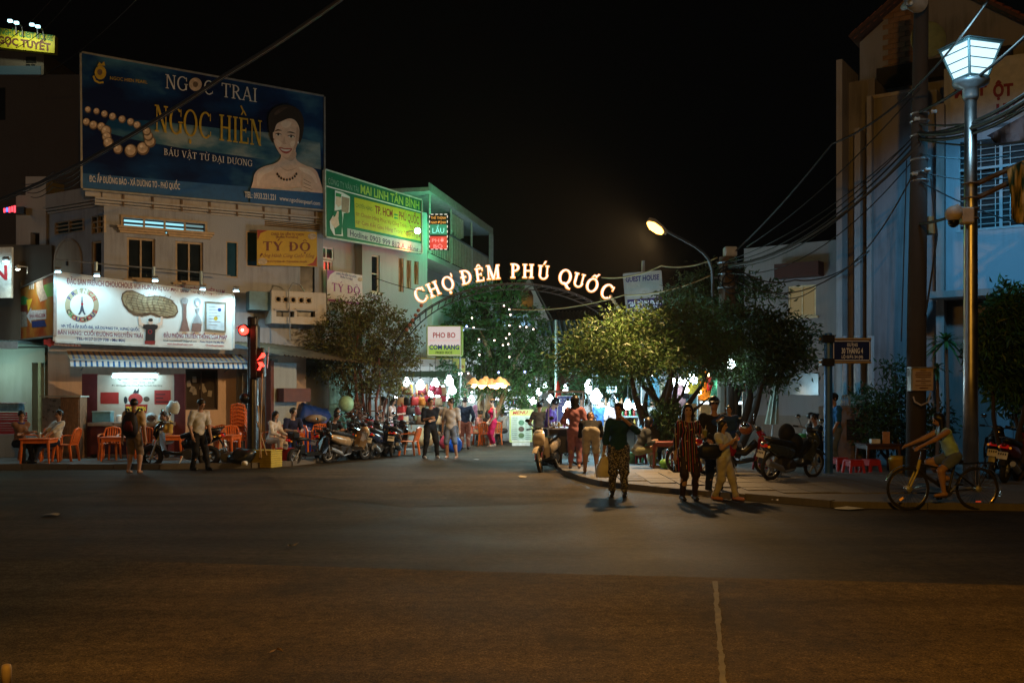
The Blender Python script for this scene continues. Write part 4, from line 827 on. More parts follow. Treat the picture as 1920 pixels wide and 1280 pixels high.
pr=[FCH.hit(x,y,.25) for x,y in((104,486),(180,494),(288,503),(377,511),(432,517))]
mb=MB(); mb.tube([(u,.25,z) for u,z in pr],.02,6); mb.build('rail',GREYM,rail)
for (u,z),x in zip(pr[1:4],(178,286,374)): mb=MB(); mb.tube([(u,.25,z+.04),(u,.25,z-.75)],.045,8); mb.build('post',mat('pale cyan post',(.4,.52,.55),.4,.3),rail)
# orange poster on the receding side
FP=Fr((-14.75,29.6),(-12.4,26.85)); 
s=Sign('poster','orange seafood poster with a white arrow, set at right angles to the white banner','poster',FP,0,(28,546),(102,514),(102,628),(28,637),two_tone('printed orange food',(.3,.05,.015),(.42,.16,.03),(.3,.22,.06),1.3,.35,.65),.04,GREYM,.04)
LG=mat('printed bright green',(.12,.42,.05),.5,0,.2); s.poly(LG,[(82,535),(101,528),(101,555),(86,557)]); s.poly(INK_GREEN,[(34,560),(44,554),(53,560),(48,571),(36,572)]); s.poly(INK_YEL,[(50,562),(61,560),(53,585)]); s.poly(mat('printed maroon food',(.16,.03,.02),.5),[(29,570),(52,572),(52,600),(29,603)])
s.poly(mat('printed grey plates',(.3,.28,.26),.5,0,.5,14),[(29,583),(50,585),(52,612),(29,614)]); s.poly(mat('printed pale prawn',(.5,.4,.36),.5,0,.4,12),[(67,528),(80,520),(82,540),(90,560),(76,566),(70,550)]); s.poly(INK_BLUE,[(60,602),(84,600),(88,612),(60,614)])
AW=mat('printed arrow white',(.55,.55,.62),.5); s.poly(AW,[(50,592),(59,577),(59,582),(87,580),(87,598),(59,600),(59,607)]); s.txt('NHÀ HÀNG 80M',56,596,85,595,8,INKM,.02)
for x in(32,36,40,57,61,64): s.line(INK_WHITE,[(x,530),(x-1,542)],1.6)
s.done()
flood(50,506,-.3,'small floodlight over the orange poster beside the white banner',70,(.9,1,.8),yy=-.5,fr=FP)
s=Sign('arrow_sign','small red arrow sign hanging under the white banner','sign',FCH,.12,(82,636),(152,641),(152,650),(82,646),mat('red board',(.32,.02,.02),.5,0,.15),.02); s.poly(mat('red board',(.3,.02,.02)),[(82,642),(92,634),(96,635),(96,650),(92,650)]); s.txt('CUỐI ĐƯỜNG NGUYỄN TRÃI - RẼ TRÁI',101,647.5,151,649,4.2,INK_WHITE,.02); s.done()
# white N sign and small led signs at the edge
FN=Fr((-19,28.0),(GY(22,28.0).x,28.0)); s=Sign('shop_sign','white shop sign showing a large red N at its end','sign',FN,0,(-60,465),(22,463),(21,558),(-60,560),mat('white lit vinyl',(.7,.72,.7),.5),.1); s.txt('N',-14,524,14,524,27,INK_RED,.03); s.done()
flood(13,490,-.35,'small floodlight fixed over the white N sign',30,(.6,.95,1.0),aim=(-.2,.8,-.4),yy=-.1,fr=FN)
t=thing('neon_arch','red neon lettering in the arched niche of the narrow tower','neon sign',FT.pt(FT.hit(65,438)[0],0,.1),FT.rz); REDN=glow('red neon',(1,.05,.07),3.0); z0=FT.hit(65,434)[1]; z1=FT.hit(65,408)[1]
mb=MB(); mb.prism([(-.15,z0-.04),(.15,z0-.04),(.15,z0+.22),(.1,z1-.05),(0,z1+.04),(-.1,z1-.05),(-.15,z0+.22)],.06,.1); mb.build('board',mat('dark red board',(.1,.01,.01),.6),t)
for k,w in enumerate((.1,.16,.2,.22)): 
    for q in range(3): x=-w/2+w*(q+.5)/3; mb=MB(); z=z1-.1-k*.1; mb.tube([(x-w*.12,.03,z),(x,.03,z+.05),(x+w*.1,.03,z-.01),(x-w*.1,.03,z-.02)],.012,5); mb.build('neon_tube',REDN,t)
t=thing('led_sign','little red and blue led sign jutting from the narrow tower','led sign',P(18,394,29.2)); mb=MB(); mb.bb(-.2,.42,0,.12,-.1,.1); mb.build('case',BLACKP,t)
for k in range(5): mb=MB(); mb.bb(-.17+k*.075,-.12+k*.075,-.02,-.002,-.07+.02*(k%2),.05+.02*k%3); mb.build('led',REDN if k!=1 else glow('blue led',(.1,.15,1),3),t)
# guest house sign on the far tower
s=Sign('guest_house_sign','bright yellow guest house sign on top of the far stair tower','sign',F2,-.35,(-70,43),(103,67),(102,100),(-70,82),mat('yellow sign face',(.6,.55,.03),.5,0,.12),.3)
s.txt('NHÀ NGHỈ - GUEST HOUSE',-24,61,99,77,11,INK_GREEN,.03); s.txt('NGỌC TUYẾT',-18,79,95,96,14,mat('brown letters',(.14,.05,.03),.5),.05); s.done()
for i,x in enumerate((20,32,61,72)):
    u,z=F2.hit(x,44+i*3.5,-.9); t=thing('sign_lamp','small arm lamp above the yellow guest house sign, %s from its lettered end'%('fourth','third','second','first')[i],'lamp',F2.pt(u,z,-.9),F2.rz,'arm lamps above the yellow sign'); mb=MB(); mb.tube([(0,.5,-.3),(0,.4,.1),(0,0,.12)],.03,6); mb.build('arm',GREYM,t); mb=MB(); mb.box((0,-.05,.08),(.16,.12,.1)); mb.build('head',glow('lamp head',(.5,.9,1),3),t)
    lamp_light('sign_beam',(0,-.3,.05),26,(.95,1,.6),.1,t,140,(0,.4,-1.2),.9)
# green transport sign
GRN=mat('green sign face',(.01,.14,.07),.5,0,.12); YEL=mat('yellow panel',(.5,.45,.03),.5,0,.12)
s=Sign('transport_sign','green and yellow parcel transport sign on the white side house','sign',F3,-.35,(610,319),(790,376),(791,474),(611,443),GRN,.08,mat('pale sign frame',(.5,.55,.5),.5),.04)
s.line(INK_WHITE,[(612,349),(790,398)],2); s.txt('CÔNG TY VẬN TẢI',615,344,672,361,11,mat('printed grey green',(.25,.36,.3),.5),.0); s.txt('MAI LINH TÂN BÌNH',676,362,786,393,16,mat('printed lime',(.42,.55,.1),.5),.02)
s.poly(YEL,[(664,370),(789,401),(789,452),(666,426)]); s.txt('CHUYÊN HÀNG :',667,388,700,397,8,mat('printed dark green',(.02,.08,.03),.5),.0); s.txt('TP. HCM',703,400,736,408,15,mat('printed dark red',(.28,.05,.02),.5),.025); s.txt('PHÚ QUỐC',748,411,785,421,15,_M['printed dark red'],.02)
for k,dx in((0,0),(1,1)): s.poly(INK_GREEN,[(738,402+k*6),(741,399.5+k*6),(741,401+k*6),(746,402.5+k*6),(746,405+k*6),(741,404+k*6),(741,405.5+k*6)])
s.txt('☞ Chuyên Hàng Phục Vụ Công Trình - Tư Nhân',667,404,788,434,7.5,_M['printed dark red']); s.txt('☞ Cam Kết Giao Hàng Trong Ngày 24 giờ',667,419,788,446,7.5,_M['printed dark red'])
s.poly(mat('printed grey panel',(.42,.42,.45),.5),[(651,428),(790,457),(790,473),(651,444)]); s.txt('Hotline: 0903 999 812 A. Hùng',656,442,784,473,10.5,mat('printed indigo',(.05,.02,.09),.5),.015)
s.poly(INK_WHITE,[(628,357),(642,361),(656,369),(655,398),(644,400),(641,425),(643,443),(626,441),(619,428),(618,415),(627,399)]); s.poly(mat('printed carton',(.38,.26,.2),.5),[(640,368),(655,372),(653,400),(640,397)]); s.poly(SKINP,[(630,369),(639,370),(640,384),(634,389),(629,382)]); s.poly(INK_GREEN,[(629,361),(640,364),(639,370),(629,368)]); s.poly(GRN,[(624,396),(640,393),(642,408),(640,440),(628,440),(626,425)]); s.poly(SKINP,[(620,410),(628,406),(632,396),(635,397),(634,410),(636,422),(628,428),(621,420)])
s.done()
# Ty Do signs
s=Sign('buffet_sign','yellow rice porridge buffet sign on the beige corner house','sign',FB,-.3,(482,431),(594,435),(595,500),(482,497),mat('amber sign face',(.5,.3,.02),.5,0,.1),.05)
RT=mat('printed rust red',(.3,.03,.015),.5); s.poly(RT,[(482,431),(502,432),(489,437),(483,450)]); s.poly(RT,[(594,499),(574,498),(587,492),(594,480)]); BRN=mat('printed dark brown',(.16,.035,.015),.5)
s.txt('CHÁO ĂN LIỀN TỰ CHỌN',508,441,570,442,4.6,BRN,.03); s.txt('(Buffet Porridge)',517,446,559,447,4,BRN,.03); s.txt('TÝ ĐỘ',493,470,584,471,17,BRN,font='serif',T=.22,t=.09); s.txt('Đồng Hành Cùng Cuộc Sống',487,482,590,483,7,BRN,.0,.35); s.txt('ĐC: 37 LÝ TỰ TRỌNG - KP1 - TT DƯƠNG ĐÔNG - PHÚ QUỐC',501,491.5,576,492.5,3,BRN,.03)
s.disc(mat('printed bowl',(.45,.36,.25),.5,0,.4,12),585,443,8,6,12); s.disc(_M['printed bowl'],492,490,9,6.5,12); s.done()
s=Sign('buffet_banner','white and purple rice porridge buffet banner on the side house','banner',F3,-.25,(613,506),(679,516),(680,590),(614,582),mat('white porridge banner',(.6,.56,.56),.5,0,.1),.04); PU=mat('printed purple',(.3,.08,.26),.5); s.poly(PU,[(613,506),(629,508),(619,515),(614,526)]); s.txt('CHÁO ĂN LIỀN TỰ CHỌN',630,514,668,521,4,INK_BLUE,.02); s.txt('(Buffet Porridge)',638,520,661,525,3.4,INK_BLUE,.02); s.txt('TÝ ĐỘ',622,545,676,553,15,PU,font='serif',T=.2,t=.09); s.disc(_M['printed bowl'],675,524,5,4,10); s.poly(PU,[(614,560),(680,568),(680,572),(614,564)]); s.done()
# neon pho sign standing out from the balcony house
FK=Fr((P(804,400,33.2).x,33.2),(P(841,400,33.2).x,33.0)); s=Sign('neon_sign','tall neon sign box with red, green and white lit letters','neon sign',FK,0,(805,401),(840,401),(839,469),(804,468),BLACKP,.14)
NW=glow('white neon',(1,.9,.75),1.1); NO=glow('amber neon',(1,.4,.06),1.2); NR=glow('red neon letter',(1,.3,.3),1.3); REDBG=glow('red lit panel',(1,.02,.015),.75); GREENBG=glow('green lit panel',(.02,.7,.35),.35)
s.poly(REDBG,[(806,443),(838,443),(838,467),(806,466)]); s.poly(GREENBG,[(806,421),(838,421),(838,440),(806,440)])
s.txt('THẾ THỊNH',808,411,836,411,5,NO,.0); s.txt('NAM ĐỊNH',808,419.5,836,419.5,5,NO,.0); s.txt('LẨU',811,437,833,437,10,glow('cyan neon',(.3,1,.85),1.3),.0); s.txt('PHỞ',810,454,833,454,6.5,NR,.0); s.txt('BÒ',813,465,830,465,7,NR,.0)
for k in range(7):
    for x in(805.5,839): s.line(NW,[(x,404+k*9.3),(x,408.5+k*9.3)],1.4)
for k in range(4):
    for y in(402,467.5): s.line(NW,[(808+k*8.5,y),(813+k*8.5,y)],1.4)
s.done(); lamp_light('neon_glow_green',P(822,418,31.9),55,(.1,1,.4),.3); lamp_light('neon_glow_red',P(815,475,32.0),60,(1,.1,.06),.3)
lamp_light('neon_glow_up',P(862,440,35.0),190,(.1,1,.42),.3)
u,z=F3.hit(783,433,-1.0); t=thing('floodlight','round white and green glaring led flood at the end of the green sign','floodlight',F3.pt(u,z,-1.0),F3.rz); mb=MB(); mb.ball((0,0,0),.1,10,6); mb.build('lens',glow('led glare',(.6,1,.85),24),t); mb=MB(); mb.tube([(0,0,0),(.1,.5,.05),(.15,1.0,0)],.02,6); mb.build('arm',GREYM,t); lamp_light('led_beam',(0,.1,0),20,(.2,1,.55),.08,t); lamp_light('led_beam_warm',(.1,.5,-.5),16,(1,.2,.08),.08,t)
# pho bo light box
FPB=Fr((P(802,640,31.5).x,31.5),(P(865,640,31.5).x,31.3)); LBX=glow('light box face',(1,.86,.8),.62); s=Sign('light_box','square lit sign box offering pho and fried rice, hanging before the trees','sign',FPB,0,(802,612),(864,612),(864,666),(802,666),LBX,.2,mat('lime box edge',(.35,.5,.1),.5),.03)
s.poly(glow('lime lit band',(.55,.85,.12),.5),[(803,648),(863,648),(863,665),(803,665)]); s.txt('PHO BO',812,633,854,633,10,mat('faded red letters',(.5,.06,.05),.5,emit=(1,.1,.08),es=.1),.02); s.txt('COM RANG',805,655,861,655,9,mat('blue lit letters',(.01,.02,.2),.5,emit=(.02,.05,.5),es=.12),.03); s.txt('FRIED RICE',817,663,848,663,4.6,INK_BLACK,.02); s.txt('BEEF NOODLE SOUP',806,640,861,640,3.6,mat('very faded pink letters',(.55,.3,.28),.5,emit=(1,.5,.45),es=.4)); s.done()
bx=s.t; mb=MB(); 
for x in(810,848): u=FPB.hit(x,640)[0]; mb=MB(); mb.tube([(u,.1,FPB.hit(x,612)[1]),(u+.1,4.5,FPB.hit(x,600)[1])],.02,5); mb.build('bracket',GREYM,bx)
FY=Fr((P(826,690,34.5).x,34.5),(P(872,690,34.5).x,34.5)); s=Sign('noodle_sign','dull yellow noodle shop fascia below the lit pho box','sign',FY,0,(780,670),(872,672),(872,698),(780,697),mat('dull yellow fascia',(.42,.4,.1),.5),.08); s.txt('PHO BO NAM DINH',829,690,870,691,7,mat('dull red letters',(.28,.05,.03),.5),.02); s.done()
# guest house board beside the arch
FGH=Fr((P(1169,560,29).x,29.0),(P(1246,560,29).x,28.7)); s=Sign('guest_house_board','weathered grey guest house board tilted beside the end of the arch','sign',FGH,0,(1169,514),(1239,508),(1246,607),(1177,604),mat('weathered board',(.34,.3,.26),.6,0,.2,3),.06,GREYM,.02)
INK_DP=mat('dark violet ink',(.035,.022,.1),.6,0,.1); s.txt('GUEST HOUSE',1173,529,1236,524,10,INK_DP,.035); GH2=mat('faded letters',(.36,.31,.25),.6); s.txt('PHUONG DUNG',1176,542,1238,536,9,GH2,.03); s.txt('PHU QUOC',1180,556,1236,551,9,GH2,.03); s.poly(INK_DP,[(1176,562),(1241,557),(1242,579),(1178,583)]); s.txt('GIÁ BÌNH DÂN',1178,575,1239,570,9,INK_WHITE,.02); s.txt('AFFORDABLE PRICE',1181,582,1238,577,5,INK_WHITE,.02); s.txt('142 BẠCH ĐẰNG',1179,595,1224,591,6,INK_BLACK,.02); s.txt('0773.993.663',1191,602,1226,599,6,INK_BLACK,.02)
s.poly(INK_BLUE,[(1226,585),(1232,585),(1233,604),(1227,604)]); s.done(); 
mb=MB(); a=FGH.hit(1205,604); mb.tube([(a[0],.15,0),(a[0],.15,a[1]+1.8)],.05,8); mb.build('post',GREYM,s.t)
# street name sign on its blue post
t=thing('street_sign','blue street name plate on a tall blue post with black clamps','street sign',GY(1553,21.4,.1)); mb=MB(); zt=P(1553,626,21.4).z-.1; mb.tube([(0,0,0),(0,0,zt),(0,0,zt+.02)],[.1,.085,.07],12); mb.build('post',mat('blue post paint',(.03,.12,.32),.4,.2,.3,5),t)
FSS=Fr((GY(1553,21.3).x,21.3),(GY(1640,21.3).x,21.3)); 
def lx(px): return FSS.hit(px,HY)[0]
def lz(py): return FSS.hit(1590,py)[1]-.1
mb=MB(); mb.bb(lx(1560),lx(1632),-.04,.0,lz(677),lz(637)); mb.build('plate',mat('navy enamel',(.006,.015,.09),.35,0,.1),t)
for z in(lz(635),lz(679)): mb=MB(); mb.tube([(lx(1535),-.02,z),(lx(1633),-.02,z)],.025,8); mb.build('rod',mat('ochre rod',(.4,.25,.06),.5),t); mb=MB(); mb.bb(-.17,.1,-.13,.12,z-.08,z+.08,.01); mb.build('clamp',BLACKP,t)
mb=MB(); text_into(mb,'ĐƯỜNG',lx(1587),lx(1607),lz(649),.07,-.043,.03); text_into(mb,'30 THÁNG 4',lx(1577),lx(1617),lz(662),.115,-.043,.03); text_into(mb,'LỘ GIỚI: 24 (M)',lx(1577),lx(1617),lz(671),.06,-.043,.03); mb.build('lettering',INK_WHITE,t)
mb=MB()
for a,b in(((1563,639),(1629,639)),((1563,675),(1629,675))): mb.bb(lx(a[0]),lx(b[0]),-.045,-.0402,lz(a[1])-.008,lz(a[1])+.008)
for x in(1562,1630): mb.bb(lx(x)-.008,lx(x)+.008,-.045,-.0402,lz(674),lz(640))
mb.build('border',INK_WHITE,t)
# red lettered board high on the street front
s=Sign('shop_board','white board with big dark red letters high on the lit street front','sign',FR,-.06,(1782,120),(1960,95),(1960,228),(1782,232),mat('pale shop board',(.5,.5,.46),.5,0,.15),.04); DR=mat('dark red letters',(.22,.01,.02),.5)
s.txt('MỘT',1790,184,1850,178,18,DR,.05); s.txt('ỘT',1862,182,1900,178,22,DR,.05); s.txt('HU',1868,220,1905,216,24,DR,.06); s.done()
# lamp-post flag banners on brackets
def bracket_banner(label,px0,py0,px1,py1,Y,cols,name='flag_banner'):
    t=thing(name,label,'banner',P(1826,py0,Y)); w=(px1-1826)/FPX*Y; h=(py1-py0)/FPX*Y; x0=(px0-1826)/FPX*Y
    mb=MB(); n=14
    for j in range(8):
        for i in range(n):
            f=lambda i,j:(x0+(w-x0)*i/n+.05*j/8,-.08*math.sin(i*.9+j*.3)*(.3+j/8),-h*j/8-.06*math.sin(i*.5)*j/8+.55*(i/n)*(w-x0)*(1-j/8*1.2))
            mb.q(f(i,j),f(i+1,j),f(i+1,j+1),f(i,j+1))
    mb.build('cloth',cols,t,True); return t
bracket_banner('gold and green printed banner hanging from the lamp post bracket',1888,318,1990,408,17.9,two_tone('gold green print',(.02,.06,.05),(.25,.2,.06),(.55,.4,.2),2.2,.42,.6,(6,1,1.2)))
bracket_banner('dark blue printed banner furled over the window grille',1850,255,1975,262,18.6,two_tone('grey blue print',(.02,.03,.07),(.05,.06,.09),(.2,.22,.3),2,.4,.65),'furled_banner')
# ---------------------------------------------------------------- the lettered market arch
YA=31.0; ARM=mat('sooty arch steel',(.035,.03,.028),.6,.2); arch=thing('market_arch','curved steel market arch with glowing white letters over the lane','arch',GY(967,YA)); ax=GY(967,YA).x
PX=YA/FPX; CZ=P(967,700,YA).z; AA=238*PX; BB=168*PX
def ell(t,k=1.,dz=0): return (AA*k*math.cos(t),BB*k*math.sin(t)+CZ+dz)
for nm,k,y in(('arch_rail',1.0,-.18),('arch_rail',1.0,.18),('arch_rail',.94,0)):
    pts=[(ell(PI*i/44,k)[0],y,ell(PI*i/44,k)[1]) for i in range(45)]; pts=[(pts[0][0],y,0)]+pts+[(pts[-1][0],y,0)]
    mb=MB(); mb.tube(pts,.02,6); mb.build(nm,ARM,arch)
mb=MB()
for i in range(45):
    a=PI*i/44; b=PI*min(i+1,44)/44; o=ell(a); n=ell(b,.94)
    for y in(-.18,.18): mb.tube([(o[0],y,o[1]),(n[0],0,n[1])],.009,4)
    mb.tube([(o[0],-.18,o[1]),(o[0],.18,o[1])],.014,4)
mb.build('lattice',ARM,arch,kind='stuff')
LETF=glow('white lit letter face',(1,.93,.88),1.35); LETE=glow('amber lit letter edge',(1,.33,.04),1.7)
def place_letter(ch,px,py,rot,h):
    """letter whose base middle stands at photo point (px,py) on the arch plane"""
    p=P(px,py,YA-.3); ps,w=serif(ch,.16,.075); ps2,_=serif(ch,.16,.075,.045); hh=h*PX
    c,sn=math.cos(rot),math.sin(rot); o=MB(); e=MB()
    for mbx,pp,y0,dy in((o,ps,-.08,.0),(e,ps2,-.02,.05)):
        for j,q in enumerate(pp):
            tr=[(((a-w/2)*hh*.9)*c-(b*hh)*sn,((a-w/2)*hh*.9)*sn+(b*hh)*c) for a,b in q]
            if dy: mbx.prism(tr,y0-.0006*(j%6),y0+dy)
            else: mbx.flat(tr,y0-.0006*(j%6))
    t=o.build('letter',LETF,arch); t.location=(p.x-ax,-.3,p.z); k=e.build('letter_edge',LETE,t)
text=[('C',796,565,.48,27),('H',819,554,.4,26),('Ợ',845,543,.34,25),('Đ',878,532,.2,26),('Ê',902,527,.14,24),('M',927,523.5,.08,26),('P',967,521,0,26),('H',991,521,-.02,25),('Ú',1019,523.5,-.08,25),('Q',1058,533,-.2,27),('U',1083,538,-.26,25),('Ố',1107,547,-.34,25),('C',1133,559,-.46,27)]
for a in text: place_letter(*a)
for i in range(9):
    x=1145+i*3.3; y=556+i*4.6; p=P(x,y,YA-.2); mb=MB(); mb.ball((p.x-ax,-.2,p.z),.06,8,5); mb.build('bulb',mat('unlit bulb',(.5,.42,.25),.3),arch)
for i in range(6):
    x=790-i*5.5; y=573+i*9; p=P(x,y,YA-.2); mb=MB(); mb.ball((p.x-ax,-.2,p.z),.06,8,5); mb.build('bulb',mat('rusty lamp cup',(.3,.1,.05),.5),arch)
lamp_light('arch_glow',(0,-.9,P(960,520,YA).z),22,(1,.55,.2),.6,arch)
lamp_light('arch_glow',(-2.0,-.9,P(860,560,YA).z),12,(1,.55,.2),.5,arch); lamp_light('arch_glow',(2.0,-.9,P(1080,560,YA).z),12,(1,.55,.2),.5,arch)
# ---------------------------------------------------------------- poles and street lamps
YP=26.0; cp=thing('utility_pole','brown concrete utility pole with a white box, standing in the spreading tree','utility pole',GY(1363,YP,.1)); zt=P(1363,482,YP).z-.1
mb=MB(); mb.tube([(0,0,0),(0,0,zt)],[.28,.2],14); mb.build('shaft',wallmat('old concrete pole',(.12,.09,.065),(.06,.05,.04),.6),cp)
mb=MB(); mb.box((.07,-.05,P(1368,473,YP).z-.1),(.32,.3,.26),None,.03); mb.build('junction_box',mat('white box',(.55,.55,.52),.5),cp)
for z in(.15,.45,.8): mb=MB(); mb.torus((0,0,zt-z),.235,.03,14,6,'z'); mb.build('clamp',GREYM,cp)
mb=MB(); 
for k in range(5): mb.torus((.1*math.sin(k*2),-.28,zt-.3-.1*k),.16+.03*k,.014,16,4,'y')
mb.build('cable_coil',BLACKP,cp)
sl=thing('street_lamp','glowing amber street lamp on a curved arm from the brown concrete pole','street lamp',GY(1335,YP,.1)); ox=GY(1335,YP).x
pts=[(1336,555),(1336,530),(1335,505),(1329,487),(1318,473),(1300,460),(1280,449),(1262,440),(1248,432)]
v=[]
for k,(x,y) in enumerate(pts): dy=-.1-2.8*(k/8)**1.5; p=P(x,y,YP+dy); v.append((p.x-ox,dy,p.z-.1)); mb=MB(); mb.tube(v,[.04]*5+[.035]*4,8); mb.build('arm',mat('dull lamp arm',(.12,.12,.12),.6,.3),sl)
for py in(521,553): a=P(1336,py,YP); mb=MB(); mb.tube([(0,-.1,a.z-.1),(.38,0,a.z-.1)],.025,6); mb.build('bracket',GREYM,sl)
hd=P(1232,424,YP-3); hx,hz=hd.x-ox,hd.z-.1
d=Vector((1220-1245,0,-(414-432))).normalized(); mb=MB(); c=Vector((hx,-3.0,hz)); mb.loft([(c-d*.28,.06,.05),(c-d*.1,.13,.09),(c+d*.12,.15,.11),(c+d*.26,.1,.06)],12,(0,0,1)); mb.build('housing',mat('lamp housing',(.4,.38,.34),.5),sl,True)
mb=MB(); dn=Vector((-d.z,0,d.x)); dn=dn if dn.z<0 else -dn; c2=c+dn*.07+Vector((0,-.06,0)); mb.loft([(c2-d*.2,.04,.04),(c2-d*.1,.11,.09),(c2+d*.1,.12,.1),(c2+d*.2,.07,.05),(c2+d*.235,.02,.02)],12,(0,0,1)); mb.build('glass_bowl',glow('sodium bowl',(1,.46,.07),11),sl,True)
lamp_light('sodium_lamp',c2+dn*.18+Vector((0,-.12,0)),2900,SODIUM,.12,sl,156,c2+Vector((-.75,-.22,-.62))*5,.55)
# silver lamp post with the lantern
YL=18.0; lp=thing('lantern_post','shiny steel lamp post with a square white lantern and a camera','lamp post',GY(1820,YL,.1)); bx0=GY(1820,YL).x
def lz_(py): return P(1820,py,YL).z-.1
mb=MB(); mb.tube([(0,0,0),(0,0,lz_(700)),(0,0,lz_(400)),(0,0,lz_(165))],[.135,.125,.118,.1],20); mb.build('shaft',mat('galvanised steel',(.5,.5,.5),.36,1,.15,4),lp,True)
mb=MB(); mb.lathe([(.2,0),(.2,.03),(.15,.035)],(0,0,0),16); mb.build('base_plate',GREYM,lp)
mb=MB(); mb.lathe([(.12,lz_(188)),(.14,lz_(182)),(.14,lz_(166)),(.3,lz_(160)),(.32,lz_(152)),(.1,lz_(149))],(0,0,0),16); mb.build('collar',mat('lamp collar',(.2,.25,.28),.4,.5),lp,True)
z0,z1=lz_(147),lz_(88); b0,b1=.2,.36; ang=R(17); 
def lc(s,i): a=ang+PI/4+PI/2*i; return Vector((s*1.414*math.cos(a)*1.0,s*1.414*math.sin(a),0))
LANT=glow('lantern pane',(.55,.85,1.0),1.5)
for i in range(4):
    A,B=lc(b0,i)+Vector((0,0,z0)),lc(b0,i+1)+Vector((0,0,z0)); C_,D=lc(b1,i+1)+Vector((0,0,z1)),lc(b1,i)+Vector((0,0,z1))
    mb=MB(); mb.q(A*.97+Vector((0,0,z0*.03)),B*.97+Vector((0,0,z0*.03)),C_*.97+Vector((0,0,z1*.03)),D*.97+Vector((0,0,z1*.03))); mb.build('pane',LANT,lp)
    mb=MB(); mb.tube([A,D],.024,6); mb.tube([D,C_],.03,6); mb.tube([A,B],.024,6)
    mb.build('frame',mat('teal lantern frame',(.06,.12,.13),.5,.3),lp)
    for t in(.22,.5,.78):
        mb=MB(); a=A.lerp(D,t); b=B.lerp(C_,t); mb.tube([a,b],.011,5); mb.build('louvre',_M['teal lantern frame'],lp)
mb=MB(); q=[lc(b1+.04,i)+Vector((0,0,z1+.03)) for i in range(4)]; mb.add(q+[Vector((0,0,z1+.22))],[(0,1,4),(1,2,4),(2,3,4),(3,0,4),(3,2,1,0)]); mb.build('roof',mat('lantern roof',(.12,.16,.17),.5,.3),lp)
lamp_light('lantern_lamp',(-.55,-.85,z0+.25),75,(.42,.78,1.0),.3,lp); lamp_light('lantern_lamp',(.6,.95,z0+.1),800,(.14,.58,1.0),.3,lp,92,Vector((3.4,5.2,z0-3.0)),.6)
mb=MB(); mb.box((-.12,-.1,lz_(407)),(.22,.2,.3),None,.03); mb.build('camera_box',mat('camera box beige',(.5,.42,.36),.5),lp)
mb=MB(); mb.ball((-.37,-.14,lz_(404)),.15,14,9); mb.build('camera_dome',_M['camera box beige'],lp,True); mb=MB(); mb.ball((-.37,-.14,lz_(419)),.1,12,8); mb.build('camera_lens',glassmat('black lens',(.005,.005,.008)),lp,True); mb=MB(); mb.tube([(-.2,-.1,lz_(398)),(-.3,-.12,lz_(390)),(-.37,-.14,lz_(394))],.05,8); mb.build('camera_arm',_M['camera box beige'],lp)
for py0,py1 in((345,300),(372,325)): mb=MB(); mb.tube([(.1,.05,lz_(py0)),(1.5,.5,lz_(py1)+.2)],.05,6); mb.build('banner_bracket',RUST,lp)
for py in(345,372,392,410): mb=MB(); mb.torus((0,0,lz_(py)),.128,.018,16,6,'z'); mb.build('clamp',RUST,lp)
# tall dark utility pole
YD=20.4; dp=thing('utility_pole','tall black utility pole with loudspeaker and notice box','utility pole',GY(1717,YD,.1)); bx1=GY(1717,YD).x
def dz(py): return P(1720,py,YD).z-.1
def dx(px): return (px-1717)/FPX*YD
mb=MB(); mb.tube([(0,0,0),(.02,0,dz(600)),(.1,0,dz(100)),(.13,0,dz(-120))],[.2,.19,.15,.13],14); mb.build('shaft',wallmat('tarred pole',(.06,.05,.045),(.015,.015,.015),.5),dp,True)
t=MB(); t.lathe([(.05,-.34),(.07,-.3),(.1,-.1),(.2,.04),(.27,.1),(.275,.12)],(0,0,0),24,'y',False); 
ls=t.build('loudspeaker_horn',mat('grey horn',(.3,.29,.27),.5,0,.2),dp,True); ls.location=(dx(1700),-.3,dz(14)); ls.rotation_euler=(R(180)+R(0),0,R(12))
mb=MB(); mb.ball((0,.0,0),.045,10,6); o=mb.build('loudspeaker_driver',mat('pale driver',(.5,.45,.35),.4),dp,True); o.location=(dx(1700),-.22,dz(14))
mb=MB(); mb.tube([(dx(1700),0,dz(14)),(.1,0,dz(14))],.04,6); mb.build('horn_bracket',DARKM,dp)
t=MB(); t.lathe([(.36,0),(.38,.02),(.36,.05),(.06,.09)],(0,0,0),24,'y'); o=t.build('round_reflector',mat('olive round plate',(.2,.22,.09),.6),dp,True); o.location=(dx(1755),.35,dz(62))
for py in(214,228,255,300,325,340):
    mb=MB(); mb.torus((.08,0,dz(py)),.17,.022,14,6,'z'); mb.build('clamp',mat('pole band',(.4,.42,.43),.35,.6),dp)
for py,px in((214,1743),(228,1712),(255,1735),(322,1732),(330,1708)):
    mb=MB(); mb.lathe([(.02,-.06),(.045,-.04),(.03,0),(.045,.04),(.02,.06)],(dx(px),-.2,dz(py)),10,'x'); mb.build('insulator',mat('porcelain',(.5,.5,.47),.25),dp,True)
mb=MB(); mb.box((dx(1742),-.05,dz(424)),(.14,.2,.36),None,.01); mb.build('meter_box',mat('ochre box',(.35,.27,.13),.6),dp)
nb=thing('notice_box','tan notice box with printed lines strapped on the black utility pole','notice box',P(1731,711,YD-.28)); mb=MB(); mb.box((0,.1,0),(.42,.2,.46),None,.01); mb.build('box',mat('tan notice face',(.46,.34,.24),.6,0,.15),nb)
mb=MB(); mb.box((-.23,.1,-.01),(.03,.2,.44)); mb.build('clear_side',glassmat('clear plastic side',(.3,.36,.4),.15),nb); mb=MB(); mb.box((0,.1,.24),(.5,.26,.02)); mb.build('lid',GREYM,nb)
mb=MB()
